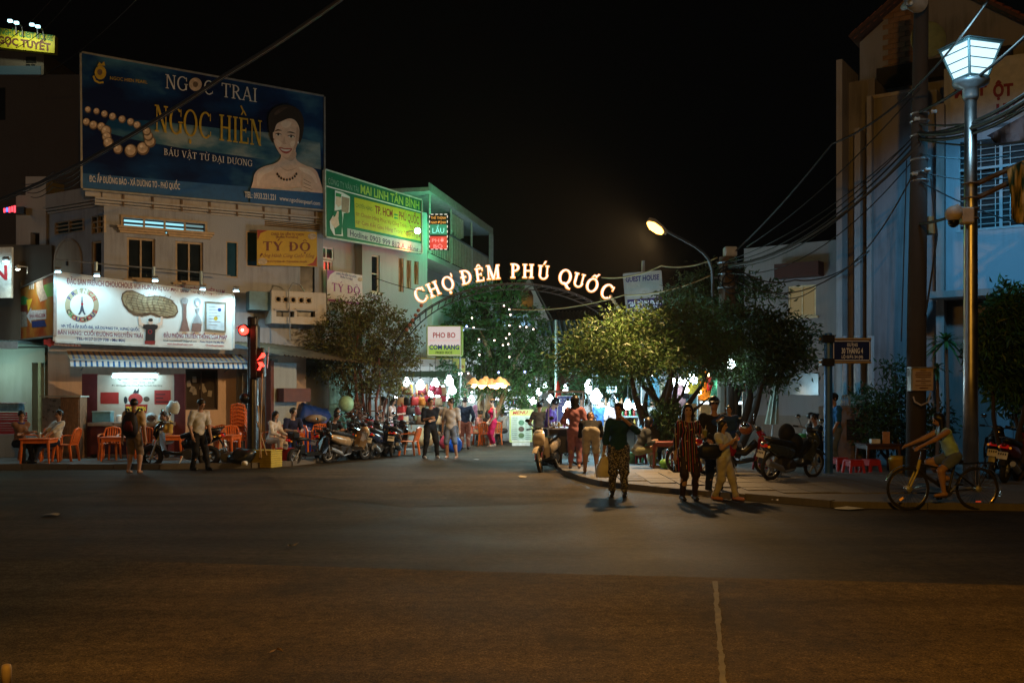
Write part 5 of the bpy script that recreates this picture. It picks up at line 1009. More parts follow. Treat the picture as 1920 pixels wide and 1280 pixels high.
for k,(w,h) in enumerate([(.12,.016),(.3,.018),(.32,.018),(.3,.016),(.08,.012),(.3,.016),(.1,.012),(.32,.014)]): z=.18-.043*k; mb.bb(-w/2,w/2,-.006,-.001,z-h/2,z+h/2)
mb.prism([(-.1,-.17),(-.05,-.19),(.1,-.18),(.1,-.165),(-.03,-.16)],-.006,-.001); mb.build('lettering',mat('brown notice print',(.12,.05,.03),.6),nb)
mb=MB(); mb.tube([(-.2,-.0,-.35),(-.19,-.05,-.45),(-.08,-.1,-.52),(.06,-.1,-.46),(.14,-.02,-.26)],.018,6); mb.build('cable_loop',mat('grey beige cable',(.4,.33,.28),.6),nb)
# traffic signal
YT=24.9; tl=thing('traffic_signal','black traffic signal post showing red lights','traffic light',GY(474,YT,.12)); tx=GY(474,YT).x
def tz(py): return P(474,py,YT).z-.12
def tp(px): return (px-474)/FPX*YT
mb=MB(); mb.lathe([(.2,0),(.17,.1),(.14,.3),(.135,tz(597)),(.12,tz(594))],(0,0,0),16); mb.build('post',mat('glossy black post',(.02,.021,.024),.3,.3),tl,True)
REDL=glow('red signal lens',(1,.03,.02),7.0); REDC=glow('red signal core',(1,.3,.2),20)
mb=MB(); mb.box((tp(478),-.02,tz(660)),(.2,.3,1.35),None,.03); mb.build('housing',BLACKP,tl)
def signal(px,py,face,n):
    t=MB(); 
    o=Vector((tp(px),-.2,tz(py)))
    mb=MB(); mb.lathe([(.15,0),(.15,.14)],o,16,'y'); mb.build('lamp_case',BLACKP,tl)
    mb=MB(); mb.lathe([(.01,-.03),(.09,-.02),(.12,0)],o+Vector((0,-.002,0)),16,'y'); mb.build('lens',REDL,tl); mb=MB(); mb.ball(o+Vector((-.02,-.05,0)),.035,8,5); mb.build('lamp',REDC,tl)
    mb=MB(); pts=[]
    for k in range(9): a=R(20+140*k/8); pts.append((.15*math.cos(a),.15*math.sin(a)))
    for (a,b),(c,d) in zip(pts,pts[1:]): mb.q((o.x+a,o.y,o.z+b),(o.x+c,o.y,o.z+d),(o.x+c,o.y-.2,o.z+d-.03),(o.x+a,o.y-.2,o.z+b-.03))
    mb.build('visor',BLACKP,tl)
signal(461,620,0,1)
mb=MB(); mb.box((tp(487),-.05,tz(680)),(.3,.22,.75),None,.03); mb.build('housing',BLACKP,tl)
ro=Vector((tp(493),-.19,tz(679))); fig=MB(); 
fig.ball(ro+Vector((.05,0,.17)),(.05,.02,.06),10,6); fig.prism([(ro.x-.05,ro.z+.08),(ro.x+.07,ro.z+.12),(ro.x+.09,ro.z+.2),(ro.x-.01,ro.z+.16),(ro.x-.1,ro.z+.04)],-.2,-.17); fig.prism([(ro.x-.08,ro.z-.01),(ro.x+.02,ro.z+.0),(ro.x+.09,ro.z-.1),(ro.x+.01,ro.z-.12),(ro.x-.03,ro.z-.2),(ro.x-.09,ro.z-.2),(ro.x-.03,ro.z-.1)],-.2,-.17); fig.build('red_figure',REDL,tl)
lamp_light('red_signal',(tp(461),-.6,tz(620)),5,(1,.05,.03),.1,tl); lamp_light('red_signal',(tp(493),-.5,tz(679)),5,(1,.05,.03),.1,tl)
mb=MB(); mb.ball((tp(461),-.1,tz(746)),.13,14,9); mb.build('camera_dome',BLACKP,tl,True)
mb=MB(); mb.tube([(tp(503),-.1,tz(690)),(tp(506),-.1,tz(650))],.012,5); mb.build('rod',GREYM,tl)
for k,(a,b) in enumerate((((487,858),(492,700)),((490,858),(484,760)),((500,853),(482,790)))):
    mb=MB(); p=P(*a,24.5); q=P(*b,24.7); o=mb.tube([(0,0,0),tuple(q-p)],.018,6); o=mb.build('bamboo_cane',mat('bamboo',(.3,.2,.09),.6)); o.location=p; tag(o,('tall pale bamboo cane leaning by the traffic signal post','shorter bamboo cane against the signal post','slanting bamboo cane beside the yellow crate')[k],'cane','bamboo canes by the signal post')
# sodium street lamps on the near pavements (outside the frame): they light the crossing
def off_lamp(label,x,y,h,tx,ty,power,col=SODIUM):
    t=thing('street_lamp',label,'street lamp',(x,y,0)); mb=MB(); d=Vector((tx-x,ty-y,0)).normalized()*1.6; mb.tube([(0,0,0),(0,0,h-.6),tuple(d*.3+Vector((0,0,h-.1))),tuple(d+Vector((0,0,h)))],[.1,.08,.06,.05],8); mb.build('post',GREYM,t)
    mb=MB(); mb.box(d*1.1+Vector((0,0,h)),(.6,.25,.14)); mb.build('housing',DARKM,t); mb=MB(); mb.box(d*1.1+Vector((0,0,h-.09)),(.4,.2,.03)); mb.build('glass_bowl',glow('sodium bowl',(1,.46,.07),11),t); lamp_light('sodium_lamp',d*1.1+Vector((0,0,h-.2)),power,col,.15,t)
off_lamp('amber street lamp on the near pavement behind the camera',1.0,-3.5,8.5,.2,5,3300,(1,.46,.05))
off_lamp('white street lamp across the side road',-27.,14.,8.5,-20,18,640,(.74,.9,1.0))
# ---------------------------------------------------------------- overhead cables
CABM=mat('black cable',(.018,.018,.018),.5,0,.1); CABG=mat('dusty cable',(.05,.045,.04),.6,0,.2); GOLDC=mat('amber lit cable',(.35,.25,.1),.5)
def cable(label,pts,r=.018,sag=.3,m=None,group='overhead cables',n=14):
    """pts: 3-D supports; sags between them"""
    P0=pts[0]; path=[]
    for a,b in zip(pts,pts[1:]):
        for k in range(n+(b is pts[-1])): t=k/n; p=a.lerp(b,t); path.append(p-P0-Vector((0,0,sag*4*t*(1-t))))
    mb=MB(); mb.tube(path,r,5,True); o=mb.build('cable',m or CABM,None,True); o.location=P0; tag(o,label,'cable',group); return o
A1=lambda py,px=1725: P(px,py,YD-.2); C1=lambda py,px=1365: P(px,py,YP-.3)
TW_='cable between the black pole and the brown pole'
for i,(pa,pb,r,s) in enumerate([(243,492,.013,.5),(252,497,.018,.55),(262,503,.014,.6),(270,500,.03,.5),(285,512,.012,.75),(246,488,.011,.35)]):
    cable(TW_+', '+['second from the top','third from the top','fourth from the top','the thick bundle','the lowest sagging one','the topmost'][i],[A1(pa),C1(pb)],r,s,CABG if i==3 else CABM,'cables strung between the two utility poles')
cable('thin service wire from the black pole to the tree top, highest of its bundle',[A1(165),P(1400,463,25)],.014,.25)
cable('thin wire dipping from the black pole towards the pale house',[A1(300),P(1560,520,24),P(1370,520,YP-.2)],.016,.4,CABG)
cable('slack wire hanging low from the brown pole to the tall house',[C1(490),P(1490,525,26),P(1630,470,25.5)],.018,.25,CABG)
cable('thin slack wire from the brown pole to the window of the pale house',[C1(535),P(1440,552,27),P(1530,540,29)],.014,.2,CABG)
cable('loose wire crossing down from the brown pole to the pale wall',[C1(495),P(1480,560,28)],.014,.1,CABG)
# from the black pole on towards the viewer and the street front
for i,(pa,q,r,s) in enumerate([(210,(2000,-10,15),.03,.2),(250,(1990,140,15),.05,.3),(252,(2000,120,15),.04,.25),(260,(1995,150,15),.035,.3),(232,(1990,175,15),.02,.2),(262,(1990,250,16),.018,.15),(288,(1900,290,20),.014,.1),(322,(1910,330,20),.014,.12),(340,(1960,430,20),.016,.12),(420,(1800,400,18.2),.03,.03)]):
    cable(['twisted service cable climbing from the black pole over the lantern','thick black cable bundle crossing the steel post below the lantern','second thick cable under the lantern','black cable below the thick bundle','thin cable passing just over the shop letters','thin cable crossing the window sunshade','thin wire across the top of the window grille','thin wire across the middle of the window grille','thin wire across the bottom of the window grille','short grey cable from the black pole to the dome camera'][i],[A1(pa),P(*q)],r,s,CABG if i==9 else CABM)
cable('long cable rising steeply from the brown pole to above the frame by the lantern',[P(1380,470,25.8),P(1560,270,22),A1(180,1700),P(1860,-10,16)],.022,.1)
cable('thin drop wire hanging beside the black pole',[A1(300,1700),P(1690,640,20)],.012,-.05); cable('black drop cable bowing off the black pole to its foot',[A1(330,1745),P(1757,440,20.2),P(1735,590,20.2)],.02,.05)
# string of amber lit wires to the arch
cable('braided amber lit wire from the arch letters to the brown pole',[P(1128,520,27.6),P(1240,498,27),C1(483,1345)],.022,.12,GOLDC); cable('amber lit wire from the market lane to the curved lamp arm',[P(960,580,30),P(1170,553,27.5),P(1335,515,YP-.1)],.018,.15,GOLDC)
cable('thin wire from the white house to the arch',[P(700,520,32),P(880,560,29),P(960,565,30)],.01,.1,CABG)
# big cable across the billboard corner
for i,(dy,r,m) in enumerate([(0,.03,CABM),(3,.035,CABG),(7,.02,CABM)]):
    cable(['uppermost cable of the bundle running up across the billboard','middle dusty cable of the bundle across the billboard','lowest cable of the bundle across the billboard'][i],[P(-60,395+dy,24),P(150,305+dy,22.5),P(420,140+dy,20),P(660,-20+dy,18)],r*.6,.05,m,'cable bundle across the billboard')
cable('thin wire high above the billboard corner, lower of two',[P(75,145,34),P(265,-10,26)],.012,.2,CABG); cable('thin wire high across the yellow guest house sign',[P(-20,95,34),P(105,-10,28)],.012,.2,CABG); cable('thin wire passing right above the yellow sign end',[P(30,90,33),P(140,-10,27)],.012,.2,CABG)
for k in range(4): cable('loop of slack cable above the narrow tower, %s from the top'%('first','second','third','lowest')[k],[P(40+6*k,345+8*k,27),P(100,322+9*k,25),P(150,308+10*k,23.5)],.012,.12,CABG,'slack cable loops by the narrow tower')
# ---------------------------------------------------------------- trees and plants: limbs and many small leaves
def leaf_mesh(mb,pos,dirs,size,rng,fold=.25,wid=.42):
    """diamond leaves, folded along the midrib"""
    n=len(pos)
    for p,d in zip(pos,dirs):
        d=Vector(d).normalized(); a=Vector(rng.normal(size=3)); s=d.cross(a); 
        if s.length<1e-4: continue
        s.normalize(); nn=s.cross(d); L=size*rng.uniform(.65,1.35); w=L*wid*.5; m=p+d*L*.45
        mb.add([p,m+s*w+nn*L*fold*.3,p+d*L-nn*L*.1,m-s*w+nn*L*fold*.3],[(0,1,2),(0,2,3)])
def crown(rng,blobs,n,size,drop=.0,flat=1.,shell=.55,wid=.42,twig=.22,per=9):
    """leaves in sprays: each spray sits in the outer part of one of the ellipsoid blobs (centre, radii)"""
    mb=MB(); vol=np.array([b[1][0]*b[1][1]*b[1][2] for b in blobs])**.67; vol/=vol.sum(); k=0
    while k<n:
        b=blobs[rng.choice(len(blobs),p=vol)]; v=rng.normal(size=3); v/=np.linalg.norm(v); r=shell+(1-shell)*rng.random()**.6; r*=rng.uniform(.82,1.16)
        c=np.array(b[0])+v*r*np.array(b[1]); out=Vector(v*np.array([1,1,flat])); out.z-=drop; tw=Vector(rng.normal(size=3))*.5+out; tw.normalize()
        pos=[];dr=[]
        for i in range(per):
            t=i/per; p=Vector(c)+tw*twig*t+Vector(rng.normal(size=3))*twig*.22; q=tw*.6+Vector(rng.normal(size=3))*.75; q.z-=drop*.6; pos.append(p); dr.append(q)
        leaf_mesh(mb,pos,dr,size,rng,wid=wid); k+=per
    return mb
def limbs(mb,base,tips,r0,rng,bend=.25,r1=.015):
    for tip in tips:
        base_=Vector(base); tip_=Vector(tip); L=(tip_-base_).length; pts=[base_]; 
        off=Vector(rng.normal(size=3))*L*.08*bend*4
        for k in range(1,6): t=k/6; pts.append(base_.lerp(tip_,t)+off*math.sin(PI*t)+Vector(rng.normal(size=3))*L*.015)
        pts.append(tip_); mb.tube(pts,[r0*(1-t)**.8+r1 for t in [i/6 for i in range(7)]],7)
BARK=wallmat('bark',(.12,.085,.06),(.03,.025,.02),.6); BARKD=wallmat('dark bark',(.04,.032,.026),(.02,.018,.015),.6)
rng=np.random.default_rng(11)
# small dense tree at the left pavement edge
L1=leafmat('olive leaf',(.12,.105,.026)); Y=30.9; t=thing('street_tree','small dense leafy street tree with thin reddish stems by the mint gate','tree',GY(685,Y,.12)); b0=Vector(GY(685,Y,.12))
def loc(px,py,dy=0): return P(px,py,Y+dy)-b0
bl=[]
for px,py,rx,ry,dy in [(640,600,40,30,0),(680,585,38,30,.2),(720,600,40,28,.1),(615,640,42,34,-.1),(670,640,60,50,0),(735,640,46,40,.2),(620,680,36,28,.1),(690,690,66,38,-.2),(750,680,32,28,0),(660,720,34,20,.2),(725,722,36,20,0)]: bl.append((loc(px,py,dy),(rx/FPX*Y,rx/FPX*Y*.9,ry/FPX*Y)))
crown(rng,bl,14500,.115,.1,1,.3,.36,.3,13).build('crown',L1,t)
mb=MB(); limbs(mb,(0,0,0),[loc(650,640),loc(700,650,.3),loc(740,660),loc(675,600)],.055,rng); limbs(mb,(.22,.1,0),[loc(715,640),loc(690,700,.2)],.05,rng); limbs(mb,(-.15,.1,0),[loc(640,690),loc(665,660)],.045,rng); mb.build('trunk',mat('reddish stem',(.16,.06,.04),.8,0,.3),t)
# vine grown tree in the lane with lights
L2=leafmat('lane leaf',(.06,.12,.035)); Y=37; t=thing('lane_tree','tall vine covered tree with fairy lights in the market lane','tree',GY(905,Y)); b0=Vector(GY(905,Y))
bl=[]
for px,py,rx,ry,dy in [(880,560,32,26,0),(905,545,20,22,.3),(955,540,26,24,0),(870,610,34,40,0),(860,660,36,34,.3),(880,600,30,40,.5),(940,590,40,44,0),(985,620,38,40,.2),(910,660,56,50,0),(965,670,52,46,.1),(1005,660,36,36,.3),(890,710,44,30,0),(950,715,60,30,-.2),(1005,705,42,26,0),(960,745,34,26,.1),(985,765,20,20,0)]: bl.append((loc(px,py,dy),(rx/FPX*Y,rx/FPX*Y*.9,ry/FPX*Y)))
crown(rng,bl,10000,.2,.35,1,.35,.34,.3,9).build('crown',L2,t)
mb=MB(); limbs(mb,(0,0,0),[loc(880,590),loc(950,570,.3),loc(960,660),loc(990,640)],.16,rng); limbs(mb,(.25,.2,0),[loc(920,690),loc(975,700,.2)],.1,rng); mb.build('trunk',mat('aerial roots',(.25,.18,.1),.8,0,.35),t)
fl=thing('string_light','string of tiny warm fairy bulbs wound through the vine tree','string light',GY(930,35.6)); b1=Vector(GY(930,35.6))
FB_=glow('warm fairy bulb',(1,.72,.6),9); FBB=glow('blue fairy bulb',(.3,.35,1),6)
pts=[(885,596),(888,614),(945,573),(955,580),(957,590),(898,636),(927,638),(943,647),(949,634),(955,626),(955,610),(899,665),(955,669),(953,645),(987,613),(1000,617),(878,700),(975,612)]
pv=[]
for i,(x,y) in enumerate(pts):
    p=P(x,y,35.5)-b1; pv.append(p); mb=MB(); mb.ball(p,.027,8,5); mb.build('bulb',FB_,fl)
for x,y in((935,698),(984,697),(868,618),(875,612),(993,722)): mb=MB(); mb.ball(P(x,y,35.4)-b1,.04,8,5); mb.build('bulb',FBB,fl)
mb=MB(); mb.tube([p+Vector((0,.03,0)) for p in sorted(pv,key=lambda q:-q.z)],.006,4); mb.build('wire',CABM,fl)
# spreading layered canopy tree
def layered(name,label,bx,Y,pads,n,size,m,trunks,bark,per=8,seed=1,fl=(1,1)):
    rg=np.random.default_rng(seed); t=thing(name,label,'tree',GY(bx,Y,.1)); b0=Vector(GY(bx,Y,.1)); f=lambda px,py,dy=0: P(px,py,Y+dy)-b0
    bl=[(f(px,py,dy),(rx*fl[0]/FPX*Y,rx/FPX*Y*.75,ry*fl[1]/FPX*Y)) for px,py,rx,ry,dy in pads]
    crown(rg,bl,n,size,.12,.35,.25,.34,.46,per).build('crown',m,t); mb=MB()
    for base,tips,r in trunks: limbs(mb,f(*base),[f(*q) for q in tips],r,rg,.25)
    mb.build('trunk',bark,t,True); return t
L3=leafmat('canopy leaf',(.06,.105,.026)); L4=leafmat('dark canopy leaf',(.05,.085,.03))
layered('canopy_tree','broad layered canopy tree with forked dark trunk beside the arch','tree' and 1236,24.2,[(1110,640,52,13,.3),(1150,615,52,14,0),(1200,605,50,16,.3),(1255,595,56,18,0),(1300,590,44,16,.2),(1085,668,46,12,0),(1150,650,66,18,-.3),(1220,640,70,22,0),(1290,632,66,22,.2),(1335,640,44,22,0),(1110,690,52,14,0),(1175,690,62,18,.2),(1250,680,70,22,-.2),(1315,680,52,22,0),(1350,660,40,26,.1),(1205,705,40,9,.2)],16500,.125,L3,
  [((1240,838),[(1215,725,.2),(1180,680,0),(1270,700,.2)],.14),((1236,838),[(1262,720),(1300,660,.3),(1330,690)],.12),((1252,800),[(1330,745,-.3),(1298,700,.2)],.06),((1247,780),[(1260,660),(1200,640,.4),(1150,660)],.08)],BARKD,15,5)
layered('shade_tree','dark broad tree with drooping leaf tips in front of the pale house',1372,25.4,[(1380,590,46,20,.2),(1420,600,56,22,0),(1470,620,40,18,0),(1430,640,64,26,-.2),(1490,650,34,16,.2),(1395,660,60,28,0),(1455,680,46,24,0),(1400,700,40,20,.2),(1490,672,24,12,0),(1445,706,30,14,.1),(1350,520,46,20,1.5),(1310,545,50,22,1.5),(1400,540,40,22,1.5),(1330,575,50,20,1.2)],10500,.16,L4,
  [((1372,870,.4),[(1400,640),(1450,660),(1380,580,.4)],.13),((1375,800,.4),[(1340,560,1.2),(1430,600)],.08)],BARKD,14,6,(1.25,.45))
# garden of the tall house: shrubs, dracaena, mango branch
def shrub(name,label,bx,Y,blobs,n,size,m,seed,stems=True,group=None,wid=.34,drop=.25,cat='shrub'):
    rg=np.random.default_rng(seed); t=thing(name,label,cat,GY(bx,Y,.1),0,group); b0=Vector(GY(bx,Y,.1)); f=lambda px,py,dy=0: P(px,py,Y+dy)-b0
    bl=[(f(px,py,dy),(rx/FPX*Y,rx/FPX*Y*.9,ry/FPX*Y)) for px,py,rx,ry,dy in blobs]; crown(rg,bl,n,size,drop,1,.2,wid,.3,8).build('foliage',m,t)
    if stems: mb=MB(); limbs(mb,(0,0,0),[f(b[0],b[1],b[4]) for b in blobs[:6]],.04,rg); mb.build('stem',BARKD,t)
    return t
L5=leafmat('glossy leaf',(.04,.1,.025)); L6=leafmat('shrub leaf',(.03,.065,.02))
shrub('mango_tree','glossy mango tree reaching in beside the steel lamp post',1905,19.6,[(1880,600,40,30,0),(1910,570,40,36,.3),(1930,640,44,40,0),(1870,640,34,26,-.2),(1885,690,42,28,0),(1930,700,40,36,.2),(1868,690,26,20,0),(1850,670,20,16,0),(1930,750,36,26,.3),(1900,730,30,20,0)],5200,.2,L5,21,wid=.26,drop=.5,cat='tree')
shrub('climbing_shrub','dark shrub climbing the tall house wall behind the low tables',1690,22.6,[(1680,700,16,24,0),(1675,740,24,30,.1),(1660,790,30,36,0),(1700,790,28,36,.1),(1640,815,26,24,0),(1755,800,26,36,0),(1740,830,30,22,0)],3200,.14,L6,22)
shrub('porch_fern','low leafy fern clump by the concrete kiosk',1625,23.8,[(1640,770,18,20,0),(1625,740,12,18,0)],500,.14,L6,23)
shrub('tree_foot_shrub','round green bush at the foot of the forked canopy tree',1272,23.9,[(1255,790,26,30,0),(1275,800,22,30,.1),(1240,770,18,20,0)],1400,.12,leafmat('mid green leaf',(.05,.1,.03)),24)
def rosette(name,label,px,py,base,Y,n=34,L=.62,seed=1):
    rg=np.random.default_rng(seed); b0=Vector(GY(base,Y,.1)); t=thing(name,label,'plant',b0); c=P(px,py,Y)-b0
    mb=MB(); mb.tube([(0,0,0),(c.x*.5+.03,0,c.z*.5),tuple(c)],[.05,.04,.035],8); mb.build('trunk',BARK,t)
    for k in range(n):
        a=rg.uniform(0,2*PI); e=rg.uniform(-.5,1.2); l=L*rg.uniform(.7,1.1); d=Vector((math.cos(a)*math.cos(e),math.sin(a)*math.cos(e),math.sin(e))); s=d.cross(Vector((0,0,1))).normalized(); mb=MB(); pr=None
        for j in range(5):
            u=j/4; p=c+d*l*u-Vector((0,0,.45*l*u*u)); w=.03*math.sin(PI*min(1,.15+.8*u))+.002; q=(p-s*w,p+Vector((0,0,-.008)),p+s*w)
            if pr: mb.q(pr[0],pr[1],q[1],q[0]); mb.q(pr[1],pr[2],q[2],q[1])
            pr=q
        mb.build('leaf',L5,t)
rosette('dracaena','tall thin dracaena with a tuft of strap leaves beside the black pole',1774,640,1776,21.6,40,.6,3); rosette('dracaena','smaller dracaena tuft halfway up the wall behind the black pole',1757,690,1756,21.9,18,.36,5)
shrub('potted_vine','leafy vine on the side wall behind the bag stall lamps',830,33.5,[(835,700,24,16,0),(845,735,26,22,.2),(820,760,18,16,0)],1500,.16,leafmat('market leaf',(.05,.13,.05)),26)
shrub('hanging_vine','leafy trailer hanging above the clothes stall in the cool light',1110,36,[(1110,720,40,18,0),(1160,735,40,22,.3),(1085,745,20,14,0),(1225,745,26,26,0)],2400,.18,leafmat('market leaf',(.05,.13,.05)),27,False)
# ---------------------------------------------------------------- people: one continuous body grown from blended limbs; hair and clothes fitted over it
class Field:
    def __init__(s,lo,hi,v): s.lo=np.array(lo,'f4'); s.v=v; s.n=np.ceil((np.array(hi)-s.lo)/v).astype(int)+1; s.d=np.full(s.n,.25,'f4')
    def _w(s,lo,hi):
        i0=np.clip(np.floor((np.array(lo)-s.lo)/s.v).astype(int),0,s.n); i1=np.clip(np.ceil((np.array(hi)-s.lo)/s.v).astype(int)+1,0,s.n)
        if np.any(i1<=i0): return None
        g=[(s.lo[k]+s.v*np.arange(i0[k],i1[k])).astype('f4') for k in range(3)]
        return tuple(slice(a,b) for a,b in zip(i0,i1)),g[0][:,None,None],g[1][None,:,None],g[2][None,None,:]
    def _join(s,sl,d,k):
        a=s.d[sl]
        if k>0: h=np.clip(.5+.5*(a-d)/k,0,1); s.d[sl]=a+(d-a)*h-k*h*(1-h)
        else: s.d[sl]=np.minimum(a,d)
    def cone(s,a,b,ra,rb,k=.02):
        a=np.array(a,'f4'); b=np.array(b,'f4'); m=max(ra,rb)+.06; w=s._w(np.minimum(a,b)-m,np.maximum(a,b)+m)
        if w is None: return
        sl,x,y,z=w; e=b-a; L=float(e@e)+1e-9; t=np.clip(((x-a[0])*e[0]+(y-a[1])*e[1]+(z-a[2])*e[2])/L,0,1)
        d=np.sqrt((x-a[0]-t*e[0])**2+(y-a[1]-t*e[1])**2+(z-a[2]-t*e[2])**2)-(ra+(rb-ra)*t); s._join(sl,d,k)
    def ell(s,c,r,M=None,k=.02,sub=False):
        c=np.array(c,'f4'); m=max(r)+.06; w=s._w(c-m,c+m)
        if w is None: return
        sl,x,y,z=w; x=x-c[0]; y=y-c[1]; z=z-c[2]
        if M is not None: x,y,z=[M[i][0]*x+M[i][1]*y+M[i][2]*z for i in range(3)]
        k0=np.sqrt((x/r[0])**2+(y/r[1])**2+(z/r[2])**2); k1=np.sqrt((x/r[0]**2)**2+(y/r[1]**2)**2+(z/r[2]**2)**2)+1e-6; d=k0*(k0-1)/k1
        if sub: s.d[sl]=np.maximum(s.d[sl],-d)
        else: s._join(sl,d,k)
    def cut(s,p,n):
        g=[(s.lo[k]+s.v*np.arange(s.n[k])).astype('f4') for k in range(3)]; d=(g[0][:,None,None]-p[0])*n[0]+(g[1][None,:,None]-p[1])*n[1]+(g[2][None,None,:]-p[2])*n[2]; s.d=np.maximum(s.d,d)
    def wrinkle(s,amp,seed=0):
        g=[(s.lo[k]+s.v*np.arange(s.n[k])).astype('f4') for k in range(3)]; x,y,z=g[0][:,None,None],g[1][None,:,None],g[2][None,None,:]
        s.d=s.d+(amp*(np.sin(26*z+19*x+9*y+seed)+.7*np.sin(47*z-35*x+17*y+2*seed))).astype('f4')
    def mesh(s,name,m,parent):
        s.d[0]=s.d[-1]=.2; s.d[:,0]=s.d[:,-1]=.2; s.d[:,:,0]=s.d[:,:,-1]=.2
        g=openvdb.FloatGrid(.25); g.copyFromArray(np.ascontiguousarray(s.d)); v,q=g.convertToQuads(isovalue=0.)
        if len(v)==0: return None
        v=v*s.v+s.lo; me=bpy.data.meshes.new(name); me.vertices.add(len(v)); me.vertices.foreach_set('co',v.astype('f4').ravel())
        q=q[:,::-1]; me.loops.add(q.size); me.loops.foreach_set('vertex_index',q.ravel().astype('i4')); me.polygons.add(len(q)); me.polygons.foreach_set('loop_start',np.arange(0,q.size,4,dtype='i4')); me.polygons.foreach_set('use_smooth',[True]*len(q))
        me.materials.append(m); me.update(calc_edges=True); o=bpy.data.objects.new(name,me); COL.objects.link(o); o.parent=parent; return o
def ik(a,t,l1,l2,hint):
    d=t-a; D=min(d.length,(l1+l2)*.998); d=d.normalized(); a1=(l1*l1-l2*l2+D*D)/(2*D); h=math.sqrt(max(0,l1*l1-a1*a1)); p=Vector(hint)-d*Vector(hint).dot(d); p=p.normalized() if p.length>1e-5 else d.orthogonal().normalized()
    return a+d*a1+p*h,a+d*D
def cloth(name,col,rough=.85): return mat(name+' cloth',col,rough,0,.22,9,.25,60,spec=.2)
SKIN=mat('skin',(.34,.19,.125),.5,0,.1,14); SKINL=mat('lighter skin',(.42,.26,.19),.5,0,.1,14); HAIR=mat('black hair',(.008,.007,.007),.42,0,.2); EYEM=mat('eye',(.01,.01,.01),.2); LIP=mat('lips',(.28,.08,.07),.5)
def person(label,loc,rot,H=1.66,pel=None,lean=0.,side=0.,head=(0,0),hl=None,hr=None,fl=None,fr=None,kl=(0,-1,.2),kr=(0,-1,.2),el=(.5,.8,-.3),er=(-.5,.8,-.3),fem=False,skin=None,hair='short',top=None,sleeve=.5,hem=.5,bottom=None,leg=1.,skirt=None,shoe=None,v=.013,loose=1.,group=None,fat=1.,foot=(0,-1,0),tilt=0.,collar=None,name='person'):
    skin=skin or SKIN; t=thing(name,label,'person',loc,R(rot),group); h=H
    P0=Vector(pel) if pel else Vector((0,0,.527*h)); ln,sd=R(lean),R(side)
    u=Vector((math.sin(sd),-math.sin(ln),math.cos(ln)*math.cos(sd))).normalized(); r=Vector((math.cos(R(tilt)),math.sin(R(tilt)),0)); r=(r-u*r.dot(u)).normalized(); f=r.cross(u)*-1   # f points forward (-y)
    f=u.cross(r)*1.0; f=f if f.y<0.2 or abs(lean)>60 else -f
    sw=(.098 if fem else .112)*h; S=P0+u*.292*h; N=P0+u*.318*h; yw,pt=R(head[0]),R(head[1])
    hu=(u*.75+Vector((0,0,.5))+f*.10).normalized(); hf=(f*math.cos(yw)+r*math.sin(yw)); hf=(hf-hu*hf.dot(hu)).normalized(); hu2=(hu*math.cos(pt)+hf*math.sin(pt)).normalized(); hf=(hf*math.cos(pt)-hu*math.sin(pt)).normalized(); hr_=hu2.cross(hf)
    HC=N+hu*.045*h+hu2*.07*h; Mh=[[*hr_],[*hf],[*hu2]]
    Mt=[[*r],[*f],[*u]]
    sh={};el_={};wr={};hip={};kn={};an={}
    for s,hx,hint in((1,hl,el),(-1,hr,er)):
        sh[s]=S+r*s*sw; tgt=Vector(hx) if hx else sh[s]+Vector((s*.05*h,-.03*h,-.315*h))
        el_[s],wr[s]=ik(sh[s],tgt,.172*h,.152*h,hint)
    for s,fx,hint in((1,fl,kl),(-1,fr,kr)):
        hip[s]=P0+r*s*.052*h-u*.01*h; tgt=Vector(fx) if fx else Vector((s*.06*h,0,.042*h)); kn[s],an[s]=ik(hip[s],tgt,.246*h,.246*h,hint)
    allp=[*sh.values(),*el_.values(),*wr.values(),*hip.values(),*kn.values(),*an.values(),HC,P0,S]
    lo=np.min([p[:] for p in allp],0)-.24; hi=np.max([p[:] for p in allp],0)+.24; lo[2]=max(lo[2],-.05)
    B=Field(lo,hi,v)
    def torso(F,g,k=.045):
        F.ell(P0+u*.01*h,(.093*h*fat+g,.066*h*fat+g,.075*h+g),Mt,k); F.ell(P0+u*.11*h+f*.004,((.072 if fem else .08)*h*fat+g,.056*h*fat+g,.085*h+g),Mt,k); F.ell(P0+u*.215*h,((.085 if fem else .098)*h*fat+g,.064*h*fat+g,.095*h+g),Mt,k)
        F.cone(S+r*sw*.8-u*.01*h,S-r*sw*.8-u*.01*h,.036*h+g,.036*h+g,.05)
        if fem:
            for s in(1,-1): F.ell(P0+u*.225*h+r*s*.042*h+f*.052*h,(.036*h+g,.034*h+g,.036*h+g),Mt,.03)
    def arm(F,s,g,a=1.,k=.025):
        e=min(1,a*2); F.cone(sh[s],sh[s].lerp(el_[s],e),.034*h+g,(.034-.008*e)*h+g,k)
        if a>.5: q=(a-.5)*2; F.cone(el_[s],el_[s].lerp(wr[s],q),.026*h+g,(.026-.009*q)*h+g,k)
    def legf(F,s,g,a=1.,k=.03,fl_=0.):
        e=min(1,a*2); F.cone(hip[s],hip[s].lerp(kn[s],e),.056*h*fat+g,(.056*fat-.018*e)*h+g+fl_*e,k)
        if a>.5: q=(a-.5)*2; F.cone(kn[s],kn[s].lerp(an[s],q),.038*h+g,(.038-.015*q)*h+g+fl_,k)
    torso(B,0); B.cone(N-u*.03*h,HC-hu2*.03*h,.032*h,.031*h,.02)
